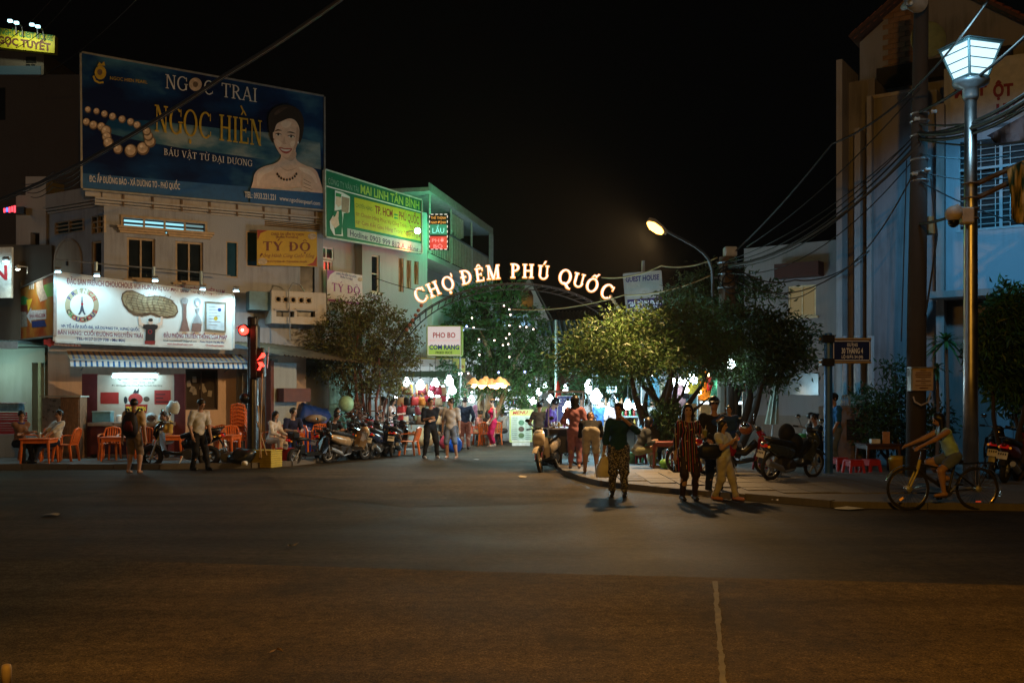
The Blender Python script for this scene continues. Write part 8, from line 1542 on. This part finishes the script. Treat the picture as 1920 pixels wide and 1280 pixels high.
tl_=thing('tube_lamp','bright cyan white tube lamp over the barbecue stall','lamp',(sx,YS+.3,qz(705)+.12)); mb=MB(); mb.tube([(q(203),0,0),(q(287),0,0)],.045,10); mb.build('tube',glow('cyan white tube',(.5,.9,1),13),tl_); mb=MB(); mb.bb(q(201),q(289),.02,.1,.045,.1); mb.build('batten',WHITE,tl_)
lamp_light('tube_light',(0,-.25,-.1),34,(.5,.9,1.0),.3,tl_)
for i,(x,y,r) in enumerate([(279,784,.16),(304,784,.17)]):
    t=thing('plate','display plate of grilled meat propped on the stall counter, %s the hanging bag'%('away from' if i==0 else 'nearest'),'plate',(sx+q(x),YS+.18,qz(y)+.12)); mb=MB(); mb.lathe([(r,-.02),(r*.95,.0),(.02,.02)],(0,0,0),20,'y'); mb.build('dish',WHITE,t,True); mb=MB(); mb.ball((0,-.03,0),(r*.75,.03,r*.6),12,6); mb.build('food',mat('grilled food',(.14,.07,.04),.5,0,.6,22),t,True)
lump('plastic_bag','clear bag of food hanging at the side of the barbecue stall','bag',(sx+q(325),YS+.0,qz(776)+.12),(.17,.1,.2),mat('clear bag film',(.5,.58,.58),.3),12); 
t=thing('cooler_box','small blue cooler box on the stall counter','box',(sx+q(187),YS+.1,qz(791)+.12)); mb=MB(); mb.bb(-.24,.24,0,.25,0,.26); mb.build('body',mat('pale blue film',(.12,.3,.38),.4),t); mb=MB(); mb.bb(-.25,.25,-.01,.26,.262,.29); mb.build('lid',mat('pale blue lid',(.3,.5,.55),.4),t)
lathe_thing('jar','white jar beside the person at the stall counter','jar',(sx+q(221),YS+.1,qz(791)+.12),[(.07,0),(.08,.04),(.08,.16),(.05,.2)],WHITE)
# striped awning
aw=thing('awning','blue and white striped awning over the barbecue stall','awning',FB.A,FB.rz); u0,u1=FB.hit(130,HY,-1.1)[0],FB.hit(463,HY,-1.1)[0]; zb_=FB.hit(300,687,-1.3)[1]; n=34
SA=mat('awning white stripe',(.6,.62,.62),.7); SB=mat('awning blue stripe',(.02,.12,.33),.7); SC=mat('awning tan stripe',(.3,.17,.08),.7)
for nm,ms,f0,f1,z0,z1 in(('cloth',(SC,mat('awning dark stripe',(.05,.06,.12),.7)),-.1,-1.25,zb_+.5,zb_+.16),('valance',(SA,SB),-1.25,-1.36,zb_+.155,zb_-.03)):
    mb=MB()
    for k in range(n):
        a=u0+(u1-u0)*k/n; b=u0+(u1-u0)*(k+.62)/n; c=u0+(u1-u0)*(k+1)/n; mb.mi=0; mb.q((a,f1,z1),(b,f1,z1),(b,f0,z0),(a,f0,z0)); mb.mi=1; mb.q((b,f1,z1),(c,f1,z1),(c,f0,z0),(b,f0,z0))
    mb.build(nm,list(ms),aw)
mb=MB(); mb.tube([(u0,-1.27,zb_+.15),(u1,-1.27,zb_+.15)],.025,6); mb.build('rail',GREYM,aw)
for u in(u0+.4,(u0+u1)/2,u1-.4): mb=MB(); mb.tube([(u,-1.25,zb_+.12),(u,-.02,zb_-.1)],.018,6); mb.build('strut',GREYM,aw)
# roll door cabinet, red crates
cb=thing('roll_cabinet','tall cabinet with a ribbed wooden door and silver foil side','cabinet',GY(115,26.3,.12),.05); mb=MB(); mb.bb(-.02,.48,0,.5,0,1.62); mb.build('body',WOOD,cb)
for k in range(9): mb=MB(); mb.bb(.0+.052*k,.04+.052*k,-.025,-.002,.06,1.55); mb.build('slat',WOOD,cb)
mb=MB(); mb.bb(-.5,-.024,.02,.5,0,1.6); mb.build('foil_side',mat('silver foil',(.42,.42,.42),.3,.7,.4,9,.5,14),cb); mb=MB(); mb.bb(-.55,.52,-.06,.55,1.625,1.66); mb.build('top_board',mat('pale board',(.4,.45,.42),.6),cb)
for i in range(2):
    t=thing('plastic_crate','red plastic crate by the shop doors, %s of two'%('lower' if i==0 else 'upper'),'crate',GY(18,27.0,.75+.3*i)); mb=MB(); mb.bb(-.38,.38,-.2,.2,0,.03); mb.build('floor',REDP,t)
    for j in range(4):
        for s in(1,-1): mb=MB(); mb.bb(-.38,.38,s*.2-.012,s*.2+.012,.035+.065*j,.08+.065*j); mb.build('slat',REDP,t)
        for s in(1,-1): mb=MB(); mb.bb(s*.38-.012,s*.38+.012,-.187,.187,.035+.065*j,.08+.065*j); mb.build('slat',REDP,t)
t=thing('cooler_box','clear blue lidded box on the red crates','box',GY(18,27.0,1.36)); mb=MB(); mb.bb(-.33,.33,-.18,.18,0,.2,.02); mb.build('body',mat('blue clear box',(.15,.3,.4),.25),t); mb=MB(); mb.bb(-.36,.36,-.2,.2,.202,.24,.01); mb.build('lid',mat('white blue lid',(.5,.55,.6),.35),t)
mb=MB(); mb.bb(-.6,.6,-.3,.3,0,.63,.01); o=mb.build('side_counter',wallmat('counter plaster',(.35,.36,.34))); o.location=GY(16,27.0,.12); tag(o,'low pale counter that carries the red crates','counter')
# ---------------------------------------------------------------- bulbs of the market
WB_=glow('white market bulb',(.72,.93,1.0),28); WB2=glow('small white bulb',(.75,.92,1.0),22); AB_=glow('amber market bulb',(1,.55,.2),30)
def bulb(px,py,Y,r,m,label,grp,cord=.8):
    r*=1.15 if m is not AB_ else 1
    t=thing('bulb_lamp',label,'lamp',P(px,py,Y),0,grp); mb=MB(); mb.lathe([(r*.25,r*1.25),(r*.5,r*.75),(r*.95,r*.1),(r*.9,-r*.5),(r*.45,-r*.95),(.01,-r*1.05)],(0,0,0),9); mb.build('bulb',m,t,True); mb=MB(); mb.lathe([(r*.3,r*1.26),(r*.32,r*1.7),(.01,r*1.75)],(0,0,0),8); mb.build('socket',BLACKP,t); mb=MB(); mb.tube([(0,0,r*1.7),(0,0,r*1.7+cord)],.008,4); mb.build('cord',CABM,t); return t
for i,(px,py,Y,r) in enumerate([(762,716,31.6,.1),(788,722,31.4,.12),(816,719,31.8,.12),(842,714,32.2,.13),(831,731,33.2,.1),(848,731,33,.12),(806,740,32.4,.1),(820,742,33,.08),(838,745,33.5,.09),(743,745,32.8,.07),(863,700,34,.06)]):
    bulb(px,py,Y,r,WB_ if r>.09 else WB2,['round white bulb where the street tree meets the bag stall','large round bulb over the red bags','large white bulb before the white tarpaulin','tallest white bulb at the lane end of the bag stall','flat bulb just below the tallest one','wide pair bulb by the satellite dish','white bulb over the brown wallets','small flat bulb behind the black shirt','small flat bulb over the sand T-shirt','small bulb above the long haired browser','small bulb under the noodle fascia'][i],'white bulbs of the bag stall')
for i,(px,py,Y) in enumerate([(888,719,34.6),(903,721,34.8),(911,716,35),(922,720,34.9),(930,722,35.1),(937,717,34.8),(944,720,35.2)]):
    t=bulb(px,py,Y,.13,AB_,'amber lantern in the row under the vine tree, %s from the lamp nearest the dish'%['first','second','third','fourth','fifth','sixth','seventh'][i],'amber lanterns in the lane',.5)
    mb=MB(); mb.lathe([(.05,.2),(.24,-.02),(.235,-.03)],(0,0,0),12,'z',False); mb.build('shade',mat('amber lamp shade',(.6,.3,.12),.5,emit=(1,.45,.12),es=.7),t)
for i,(px,py,Y,r) in enumerate([(1104,721,29.5,.11),(1104,730,29.5,.1),(1118,744,27.5,.16),(1124,764,29,.12),(1150,757,28,.14),(1177,759,27.5,.11),(1195,759,27.5,.12),(1232,752,27,.07),(1238,752,27.2,.06),(1261,716,26.6,.1),(1276,714,27.5,.08),(1285,717,27.5,.08),(1297,708,28,.11),(1302,713,28.2,.1),(1065,766,24.6,.13),(1058,788,24.5,.08),(1223,701,29,.05),(1287,731,29,.07)]):
    bulb(px,py,Y,r,WB_ if r>=.1 else WB2,['upper of two bulbs at the stall post','lower of two bulbs at the stall post','biggest glaring bulb over the drinks stall','glaring bulb low over the drink shelves','bulb blazing beside the raised hand','bulb just past the raised hand','bulb by the forked trunk stall','first of two small bulbs in the tree fork','second of two small bulbs in the tree fork','bluish bulb among the branches','first of a close pair under the canopy','second of a close pair under the canopy','long bright bulb under the canopy','bulb touching the long bright one','round bulb on the pole of the drinks cart','flat bulb under the round one on the drinks cart','tiny pinkish bulb in the leaves','small bulb over the hanging dresses'][i],'white bulbs of the stalls under the canopy tree',.35)
t=bulb(1371,683,25.3,.11,WB_,'wide white lamp on the brown concrete pole under the leaves','white bulbs of the stalls under the canopy tree',.2)
AW_=glow('warm shop bulb',(1,.72,.35),30)
for i,(px,py,Y) in enumerate([(1330,700,30.5),(1352,720,31),(1310,735,31),(1378,735,30.2),(1340,765,31)]): bulb(px,py,Y,.08,AW_,['warm bulb in the back of the clothes shop, topmost','warm bulb between the hanging orange cloths','warm bulb low behind the branches','warm bulb past the brown pole','warm bulb near the shop floor'][i],'warm bulbs of the clothes shop',.3)
# ---------------------------------------------------------------- stalls and goods
NUM=['first','second','third','fourth','fifth','sixth','seventh','eighth','ninth','tenth','eleventh','twelfth']
def stall(name,label,px0,px1,Y,ztop,d,m=None,roofm=None,posts=True,shelf=(.75,),z0=.1,zslope=.25):
    A=GY(px0,Y,z0); w=GY(px1,Y).x-A.x; t=thing(name,label,'stall',A)
    if posts:
        for x in(.03,w-.03):
            for y in(0,d): mb=MB(); mb.tube([(x,y,0),(x,y,ztop)],.025,6); mb.build('post',GREYM,t)
    for k,z in enumerate(shelf): mb=MB(); mb.bb(.02,w-.02,.02+.1*k,d,z-.04,z); mb.build('shelf',m or WOOD,t)
    if roofm:
        mb=MB(); n=10
        for k in range(n):
            a,b=w*k/n-.1,w*(k+1)/n-.1+.02; mb.q((a,-.35,ztop+.02*(k%2)),(b,-.35,ztop+.02*((k+1)%2)),(b,d+.1,ztop+zslope),(a,d+.1,ztop+zslope))
        mb.build('canopy',roofm,t)
    mb=MB(); mb.tube([(0,0,ztop-.1),(w,0,ztop-.1)],.018,5); mb.build('rail',GREYM,t); return t,A,w
CN=[('red',(.45,.03,.03)),('tan',(.38,.22,.1)),('brown',(.16,.075,.035)),('mustard',(.55,.33,.03)),('black',(.02,.018,.018)),('crimson',(.4,.02,.06)),('dark olive',(.1,.09,.04)),('beige',(.45,.34,.22)),('orange',(.6,.2,.03)),('maroon',(.16,.02,.025))]
LEA=lambda i:mat(CN[i][0]+' leather',CN[i][1],.45,0,.25,12)
bagme={}
def bag(kind,i,loc,label,grp,rz=0,s=1.):
    key=(kind,i)
    if key not in bagme:
        a,b=MB(),MB()
        if kind=='handbag': a.loft([((0,0,-.3),.13,.05),((0,0,-.27),.15,.07),((0,0,-.12),.13,.055),((0,0,-.07),.11,.03)],12,(0,1,0),3); b.tube([(-.09,0,-.08),(-.06,0,.0),(0,0,.04),(.06,0,0),(.09,0,-.08)],.011,5)
        elif kind=='purse': a.loft([((0,0,-.2),.07,.02),((0,0,-.18),.09,.035),((0,0,-.06),.085,.03),((0,0,-.03),.07,.015)],10,(0,1,0),4); b.tube([(-.07,0,-.04),(0,0,.1),(.07,0,-.04)],.006,4)
        elif kind=='belt': a.loft([((0,0,0),.03,.01),((.01,.01,-.3),.035,.012),((0,0,-.62),.03,.01)],8,(0,1,0),4); b.box((0,0,.02),(.07,.02,.05))
        bagme[key]=(a,b)
        t=thing(kind,label,kind,loc,rz,grp); a.build('body',LEA(i),t,True); b.build('handle' if kind!='belt' else 'buckle',LEA(i) if kind!='belt' else CHROME,t); bagme[key]=t; t.scale=(s,s,s); return t
    return dup(bagme[key],loc,rz,label,grp,(s,s,s))
t,A,w=stall('bag_stall','bag stall hung with leather bags under white bulbs at the lane mouth',746,838,31.6,2.25,1.3,roofm=mat('dark grey canopy',(.05,.06,.065),.6),shelf=(.45,.8),z0=.1)
rg=np.random.default_rng(2)
for r_,z in enumerate((2.05,1.72,1.42,1.12)):
    for k in range(9):
        i=int(rg.integers(0,10)); kind=('belt' if r_==0 and k in(2,3,5) else 'handbag' if (k+r_)%3 else 'purse'); x=.1+k*.165+rg.normal()*.02
        if kind=='belt': i=3 if k==2 else 1
        bag(kind,i,A+Vector((x,-.06-.03*r_+.05*rg.random(),z)),f'{CN[i][0]} {kind} {NUM[k]} from the street tree on the {("top","second","third","lowest")[r_]} rail of the bag stall','leather goods of the bag stall',rg.normal()*.4,1.15)
shm={}
for r_,z in enumerate((.8,.45)):
    for k in range(8):
        i=int(rg.integers(0,10)); mb=MB(); mb.loft([((-.07,0,.03),.05,.03),((0,0,.06),.07,.06),((.08,0,.04),.05,.04)],8,(0,0,1)); o=mb.build('folded_purse',LEA(i),None,True); o.location=A+Vector((.12+k*.19,.12,z)); o.rotation_euler=(0,0,rg.normal()*.5); tag(o,f'{CN[i][0]} pouch lying {NUM[k]} along the {("upper","lower")[r_]} shelf of the bag stall','purse','pouches on the bag stall shelves')
lump('goods_sack','tan cloth bundle below the bag stall shelf','bundle',A+Vector((.9,-.2,.1)),(.28,.2,.3),C('tan bundle',(.42,.28,.14)),31); lump('goods_sack','dark red bundle at the lane foot of the bag stall','bundle',A+Vector((1.5,-.1,.0)),(.2,.2,.26),C('red bundle',(.25,.02,.03)),32); lump('goods_sack','bright blue plastic bag standing behind the denim shorts','bag',GY(852,31.5),(.22,.2,.26),mat('blue bag film',(.01,.08,.4),.4),33)
mb=MB(); mb.bb(-.9,.75,0,.03,0,1.2); o=mb.build('tarpaulin',mat('white tarpaulin',(.62,.64,.64),.6,0,.12,3)); o.location=P(806,740,33.6); tag(o,'white tarpaulin wall behind the large bulbs of the bag stall','tarpaulin')
dsh=thing('satellite_dish','grey satellite dish on a pole past the bag stall','satellite dish',GY(868,36)); mb=MB(); mb.lathe([(.02,.16),(.3,.1),(.52,0),(.53,.01)],(0,0,0),20,'y'); d_=mb.build('dish',mat('dish grey',(.35,.4,.42),.5),dsh,True); d_.location=(0,-.1,P(868,721,36).z); d_.rotation_euler=(.3,0,.7); mb=MB(); mb.tube([(0,0,0),(0,0,P(868,721,36).z)],.03,6); mb.build('pole',GREYM,dsh)
mb=MB(); mb.tube([(0,0,0),(0,0,3.3)],.035,7); o=mb.build('steel_pole',GREYM); o.location=GY(863,33.5); tag(o,'thin steel pole between the bag stall and the dish','pole'); mb=MB(); mb.tube([(0,0,0),(0,0,P(1043,600,34).z)],.05,8); o=mb.build('steel_pole',mat('pale green pole',(.3,.42,.4),.5)); o.location=GY(1043,34); tag(o,'tall pale green pole rising right of the vine tree','pole')
# glass food cart and menu board
t=thing('food_cart','white framed glass food cart with lit shelves behind the menu board','food cart',GY(918,38.2)); wc=GY(975,38.2).x-GY(918,38.2).x; hc=P(920,743,38.2).z; WF=mat('white cart frame',(.7,.72,.75),.4)
for x in(0,wc*.6,wc):
    for y in(0,.6): mb=MB(); mb.tube([(x,y,.1),(x,y,hc)],.03,6); mb.build('post',WF,t)
for z in(.1,.85,1.2,hc-.02): mb=MB(); mb.bb(-.02,wc+.02,-.02,.62,z-.03,z); mb.build('shelf',WF,t)
mb=MB(); mb.bb(.0,wc,.01,.6,.12,.8); mb.build('body',mat('white cart body',(.6,.65,.66),.4),t)
mb=MB(); mb.bb(.0,wc*.6,.62,.64,.9,hc-.1); mb.build('pane',glassmat('cart glass',(.12,.16,.18)),t)
TUB=glow('cool shelf tube',(.8,.85,1.0),9)
for a,b,z in((.2,wc*.58,hc-.12),(.3,wc*.95,1.3)): mb=MB(); mb.tube([(a,.05,z),(b,.05,z)],.035,6); mb.build('tube_lamp',TUB,t)
lamp_light('cart_light',(wc*.5,-.3,1.5),40,(.8,.9,1.0),.3,t)
for r_ in range(4):
    for k in range(6): lathe_thing('jar',f'small bright jar {NUM[k]} along shelf {NUM[r_]} from the top of the glass cart','jar',GY(918,38.2)+Vector((wc*.62+.09*k*.7,.1,(2.05,1.75,1.5,.87)[r_])),[(.03,0),(.035,.1),(.02,.13)],mat('jar hue %d'%((k+r_)%5),[(.6,.1,.2),(.1,.4,.5),(.6,.6,.6),(.1,.2,.5),(.2,.5,.15)][(k+r_)%5],.4),8,'jars in the glass cart')
for z in(2.02,1.72,1.47): mb=MB(); mb.bb(wc*.61,wc,-.0,.4,z-.02,z); mb.build('shelf',WF,t)
FM=Fr(GY(955,35.6)[:2],GY(999,35.6)[:2]); s=Sign('menu_board','yellow green menu board standing in the lane','menu board',FM,0,(956,769),(999,768),(998,827),(956,828),mat('lime board face',(.55,.6,.2),.5,emit=(.6,.75,.2),es=.06),.04,mat('pale lime edge',(.6,.65,.35),.5),.02)
s.poly(mat('printed pale mint panel',(.5,.62,.55),.5),[(958,779),(997,779),(997,825),(958,826)]); s.txt('MENU',961,776.5,990,775.5,6,INK_RED,.03,.2)
for k in range(12):
    y=783+k*3.6
    s.line(mat('printed grey text',(.12,.15,.15),.5),[(960,y),(970,y)],.9,'lettering'); s.line(_M['printed grey text'],[(985,y),(995,y)],.9,'lettering')
for y,c in((792,(.1,.25,.15)),(804,(.12,.08,.06)),(816,(.1,.18,.08))): s.disc(mat('printed drink %d'%y,c,.5,0,.5,20),977.5,y,5.5,5)
s.done(); mb=MB(); mb.bb(.1,FM.L-.1,-.02,.05,0,.2); mb.build('foot',WHITE,s.t)
s=Sign('stall_board','small blue board with pale rows of text over the drinks cart','sign',Fr(GY(1045,26.5)[:2],GY(1077,26.5)[:2]),0,(1046,743),(1077,743),(1077,790),(1046,790),mat('indigo board',(.06,.08,.25),.5,emit=(.2,.3,.9),es=.08),.03,mat('white board edge',(.6,.65,.7),.4),.02)
for k in range(3):
    for j in range(4): s.line(mat('pale violet print',(.4,.4,.6),.5),[(1049+7*j,748+6*k),(1053.5+7*j,748+6*k)],2.2,'lettering')
s.done(); mb=MB()
for x in(.02,s.fr.L-.02): mb=MB(); mb.tube([(x,.05,0),(x,.05,P(1050,792,26.5).z)],.02,5); mb.build('post',GREYM,s.t)
# drinks cart at the pavement corner
t=thing('drinks_cart','small drinks cart with a lit white top at the pavement corner','cart',GY(1060,24.4,.1)); mb=MB(); mb.bb(-.45,.45,-.25,.3,.86,.9); mb.build('top',mat('lit white top',(.7,.7,.75),.4),t); mb=MB(); mb.bb(-.42,.42,-.2,.25,.3,.85); mb.build('body',DARKM,t)
for x in(-.42,.42):
    mb=MB(); mb.tube([(x,-.22,0),(x,-.22,1.75)],.02,6); mb.build('post',mat('white cart post',(.6,.62,.66),.4),t)
for x in(-.3,.3): wheel(t,'cart_wheel',(x,-.3,.2),.2,.025,GREYM,6)
mb=MB(); mb.bb(-.45,.45,-.26,.3,1.75,1.8); mb.build('roof',mat('cart roof',(.3,.33,.4),.5),t)
for k in range(5): lathe_thing('cup','plastic cup on the drinks cart, %s from the striped umbrella side'%NUM[k],'cup',GY(1060,24.4,1.0)+Vector((-.3+.14*k,0,.002)),[(.03,0),(.045,.13),(.042,.13)],mat('cup hue %d'%(k%3),[(.5,.5,.55),(.5,.3,.05),(.4,.1,.2)][k%3],.3),10,'cups on the drinks cart')
# stalls under the canopy tree: shelves of drinks, then rails of clothes
t,A,w=stall('drink_stall','drink and snack stall with blue lit shelves behind the deep blue blouse',1108,1205,28.4,2.35,1.2,mat('blue white shelf',(.4,.5,.55),.4),mat('blue canopy sheet',(.04,.12,.16),.6),shelf=(.8,1.1,1.4))
for r_,z in enumerate((.8,1.1,1.4)):
    for k in range(12): lathe_thing('bottle',f'bottle {NUM[k]} along the {("lower","middle","upper")[r_]} shelf of the blue lit drink stall','bottle',A+Vector((.1+k*.115,.08+.1*r_,z)),[(.032,0),(.036,.02),(.036,.13),(.014,.18),(.014,.22)],mat('drink hue %d'%((k*3+r_)%6),[(.5,.3,.03),(.4,.04,.03),(.1,.3,.4),(.5,.5,.5),(.1,.35,.12),(.4,.2,.1)][(k*3+r_)%6],.25),9,'bottles on the drink stall shelves')
s=Sign('price_sign','small white lettered sign hanging over the drink stall','sign',Fr(GY(1138,28)[:2],GY(1156,28)[:2]),0,(1138,725),(1156,724),(1156,735),(1138,737),mat('white small board',(.6,.65,.66),.5),.02); s.txt('KEM',1140,734,1154,733,7,INK_BLACK,.02); s.done()
def garment(kind,i,col,loc,label,grp,rz=0,s=1.):
    t=thing(kind,label,'clothing',loc,rz,grp); t.scale=(s,s,s); m=cloth('garment '+col[0],col[1]); mb=MB()
    if kind=='shirt': mb.loft([((0,0,-.62),.21,.035),((.01,0,-.4),.2,.05),((0,0,-.12),.21,.045),((0,0,-.03),.16,.03),((0,0,0),.07,.02)],12,(0,1,0),2.8)
    elif kind=='dress': mb.loft([((0,0,-1.0),.27,.07),((.01,0,-.6),.2,.06),((0,0,-.4),.15,.05),((0,0,-.1),.17,.04),((0,0,0),.08,.02)],12,(0,1,0),2.6)
    else: mb.loft([((0,0,-.75),.1,.03),((.01,.01,-.4),.11,.04),((0,0,0),.1,.02)],10,(0,1,0),3)
    mb.v=[(x+.012*math.sin(9*z+i),y+.02*math.sin(26*x+i+4*z)*min(1,-z*2+.1),z) for x,y,z in mb.v]; mb.build('cloth',m,t,True)
    if kind=='shirt':
        for sg in(1,-1): mb=MB(); mb.loft([((sg*.17,0,-.06),.07,.04),((sg*.32,0,-.24),.07,.03)],10,(0,1,0)); mb.build('sleeve',m,t,True)
    mb=MB(); mb.tube([(-.16,0,-.03),(0,0,.05),(.16,0,-.03)],.008,4); mb.tube([(0,0,.05),(0,0,.12)],.006,4); mb.build('hanger',WHITE,t); return t
GC=[('white',(.6,.6,.58)),('orange',(.65,.25,.03)),('pale pink',(.6,.35,.38)),('sky blue',(.15,.4,.55)),('red',(.5,.03,.04)),('black',(.02,.02,.022)),('cream',(.6,.5,.35)),('teal',(.03,.25,.25)),('yellow',(.6,.45,.05)),('striped grey',(.25,.26,.28))]
t,A2,w2=stall('clothes_stall','clothes stall with two rails of garments behind the forked tree',1205,1310,29.4,2.6,1.2,roofm=mat('teal canopy sheet',(.05,.12,.12),.6),shelf=(.7,))
for r_ in range(2):
    for k in range(7): i=(k*3+r_*5)%10; kd=('shirt','dress','scarf')[(k+r_)%3]; garment(kd,i,GC[i],A2+Vector((.12+k*.23,-.05+.5*r_,2.35-.02*r_ if r_==0 else 2.45)),f'{GC[i][0]} {kd} {NUM[k]} from the drink stall on the {("front","back")[r_]} rail of the clothes stall','garments of the clothes stall',.3)
for k in range(9): i=(k*7+1)%10; mb=MB(); mb.box((0,0,.04),(.17,.2,.08),None,.02); o=mb.build('folded_garment',cloth('garment '+GC[i][0],GC[i][1])); o.location=A2+Vector((.12+.18*k,.12,.7)); tag(o,f'folded {GC[i][0]} cloth {NUM[k]} along the table of the clothes stall','clothing','folded clothes on the stall table')
t,A3,w3=stall('clothes_shop','amber lit clothes shop hung with long dresses past the brown pole',1310,1394,31.2,2.9,1.5,shelf=(.55,1.0)); mb=MB(); mb.bb(0,w3,1.55,1.58,0,2.9); mb.build('back_wall',mat('ochre shop wall',(.5,.35,.16),.7),t)
for r_ in range(2):
    for k in range(6): i=(k*3+1+r_*4)%10; kd=('dress','scarf','dress','shirt')[(k+r_)%4]; garment(kd,i,GC[i],A3+Vector((.1+k*.25,-.05+.7*r_,2.7)),f'{GC[i][0]} {kd} {NUM[k]} from the tree on the {("front","back")[r_]} rail of the amber lit shop','garments of the amber shop',.4,1.15)
mb=MB(); mb.bb(.05,w3-.05,-.02,.0,1.42,1.5); mb.build('tube_lamp',glow('cool strip',(.7,.9,1),5),t)
for k in range(4): garment('scarf',k,[GC[3],GC[0],('blue white',(.08,.15,.6)),('pale green',(.3,.5,.3))][k],GY(1208+11*k,26.2,1.35),f'{["sky blue","white","blue white","pale green"][k]} cloth draped low on the table near the forked trunk','cloths near the forked trunk',.5)
# flags, umbrella, lattice by the lane, closed parasol
um=thing('parasol','closed pale green parasol leaning on the pale house wall','parasol',GY(1450,27.5,.1)); mb=MB(); h0=P(1450,795,27.5).z-.1; h1=P(1460,700,27.5).z-.1; n=16; vs=[]
for k in range(n): a=2*PI*k/n; vs.append((.19*math.cos(a)*(1 if k%2 else .6)-.05,.19*math.sin(a)*(1 if k%2 else .6),h0))
for k in range(n): a=2*PI*k/n; vs.append((.05*math.cos(a)+.1,.05*math.sin(a),h1))
mb.add(vs,[(k,(k+1)%n,n+(k+1)%n,n+k) for k in range(n)]+[tuple(range(n,2*n))]); mb.build('cloth',C('pale green canvas',(.3,.34,.28)),um); mb=MB(); mb.tube([(-.09,0,0),(.11,0,h1+.1)],.02,6); mb.build('pole',GREYM,um)
for i,(px,py,Y,h,m,l) in enumerate([(1046,714,33.5,.9,(.5,.05,.03),'red folded pennant on the pale green pole'),(1098,768,30,.9,(.6,.62,.6),'white cloth hanging behind the white patterned shirt'),(1389,700,28.6,.5,(.55,.08,.03),'small red cloth fluttering by the wide white lamp')]): t=thing('hanging_cloth',l,'cloth',P(px,py,Y)); mb=MB(); mb.loft([((0,0,-h),.14,.02),((.02,.02,-h*.5),.1,.03),((0,0,0),.03,.02)],10,(0,1,0)); mb.build('cloth',C('pennant %d'%i,m),t,True)
ld=thing('ladder','rusty steel ladder frame standing behind the scooters near the street tree','ladder',GY(690,30.6,.12))
for x in(0,.42): mb=MB(); mb.tube([(x,0,0),(x-.1,.3,2.3)],.025,6); mb.build('rail',RUST,ld)
for k in range(5): mb=MB(); mb.tube([(-.02*k,.06*k,.35+.42*k),(.42-.02*k,.06*k,.35+.42*k)],.018,6); mb.build('rung',RUST,ld)
lp_=thing('paper_lantern','pale green paper lantern hung on the mint gate','lantern',P(649,757,30.0)); mb=MB(); mb.ball((0,0,0),(.24,.24,.25),14,9); mb.build('shade',mat('pale green paper',(.3,.5,.3),.7),lp_,True)
pt=thing('potted_plant','potted plant with red leaves between the scooters and the gate','plant',GY(668,30.2,.12)); mb=MB(); mb.lathe([(.16,0),(.22,.34),(.24,.35),(.2,.33)],(0,0,0),14); mb.build('pot',mat('terracotta',(.3,.1,.05),.75,0,.35),pt); rg=np.random.default_rng(5); crown(rg,[((0,0,.8),(.22,.22,.4)),((-.05,0,1.25),(.18,.18,.2))],420,.16,.2,1,.1,.4,.15,6).build('foliage',mat('red green leaf',(.14,.07,.05),.5,0,.4,3,isl=.5),pt)
lamp_light('stall_fill',P(800,718,30.7),360,(.6,.92,1.0),.4,None,168,P(805,860,29),.4); lamp_light('stall_fill',P(1140,738,26.6),430,(.42,.82,1.0),.5); lamp_light('stall_fill',P(985,728,33.6),340,(.66,.95,.92),.5); lamp_light('roof_fill',P(965,600,43.2),110,(.4,.7,1.0),.4); lamp_light('lane_fill',P(975,715,42),200,(.75,.92,1.0),.5)  # unseen fill lights, added in place of the many small bulbs
for i,(px,py,Y) in enumerate([(884,748,37),(1000,752,37),(868,742,38),(1032,748,36),(880,735,41),(915,738,43),(952,728,41),(1010,735,40),(1022,722,44),(1060,728,42),(1075,745,38),(990,748,46)]): bulb(px,py,Y,.11,WB_,'small white bulb far down the market lane, %s from the bag stall side'%NUM[i],'white bulbs far down the lane',.4)
lamp_light('shop_fill',P(1345,735,29.6),60,(1,.7,.35),.4,None,140,P(1320,850,31),.6)  # another added fill without a lamp, in place of the shop's warm bulbs
# ---------------------------------------------------------------- humid night air: one closed box of even, thin haze
mb=MB(); mb.bb(-60,60,-14,75,-1,22); hz_=mb.build('haze',None,None); hz_.data.materials.clear(); m=bpy.data.materials.new('humid air'); m.use_nodes=True; nt=m.node_tree; nt.nodes.remove(nt.nodes['Principled BSDF'])
pv_=nt.nodes.new('ShaderNodeVolumePrincipled'); pv_.inputs['Color'].default_value=(.9,.92,.92,1); pv_.inputs['Density'].default_value=.0002; pv_.inputs['Anisotropy'].default_value=.6; nt.links.new(pv_.outputs[0],nt.nodes['Material Output'].inputs['Volume']); hz_.data.materials.append(m); hz_['kind']='stuff'
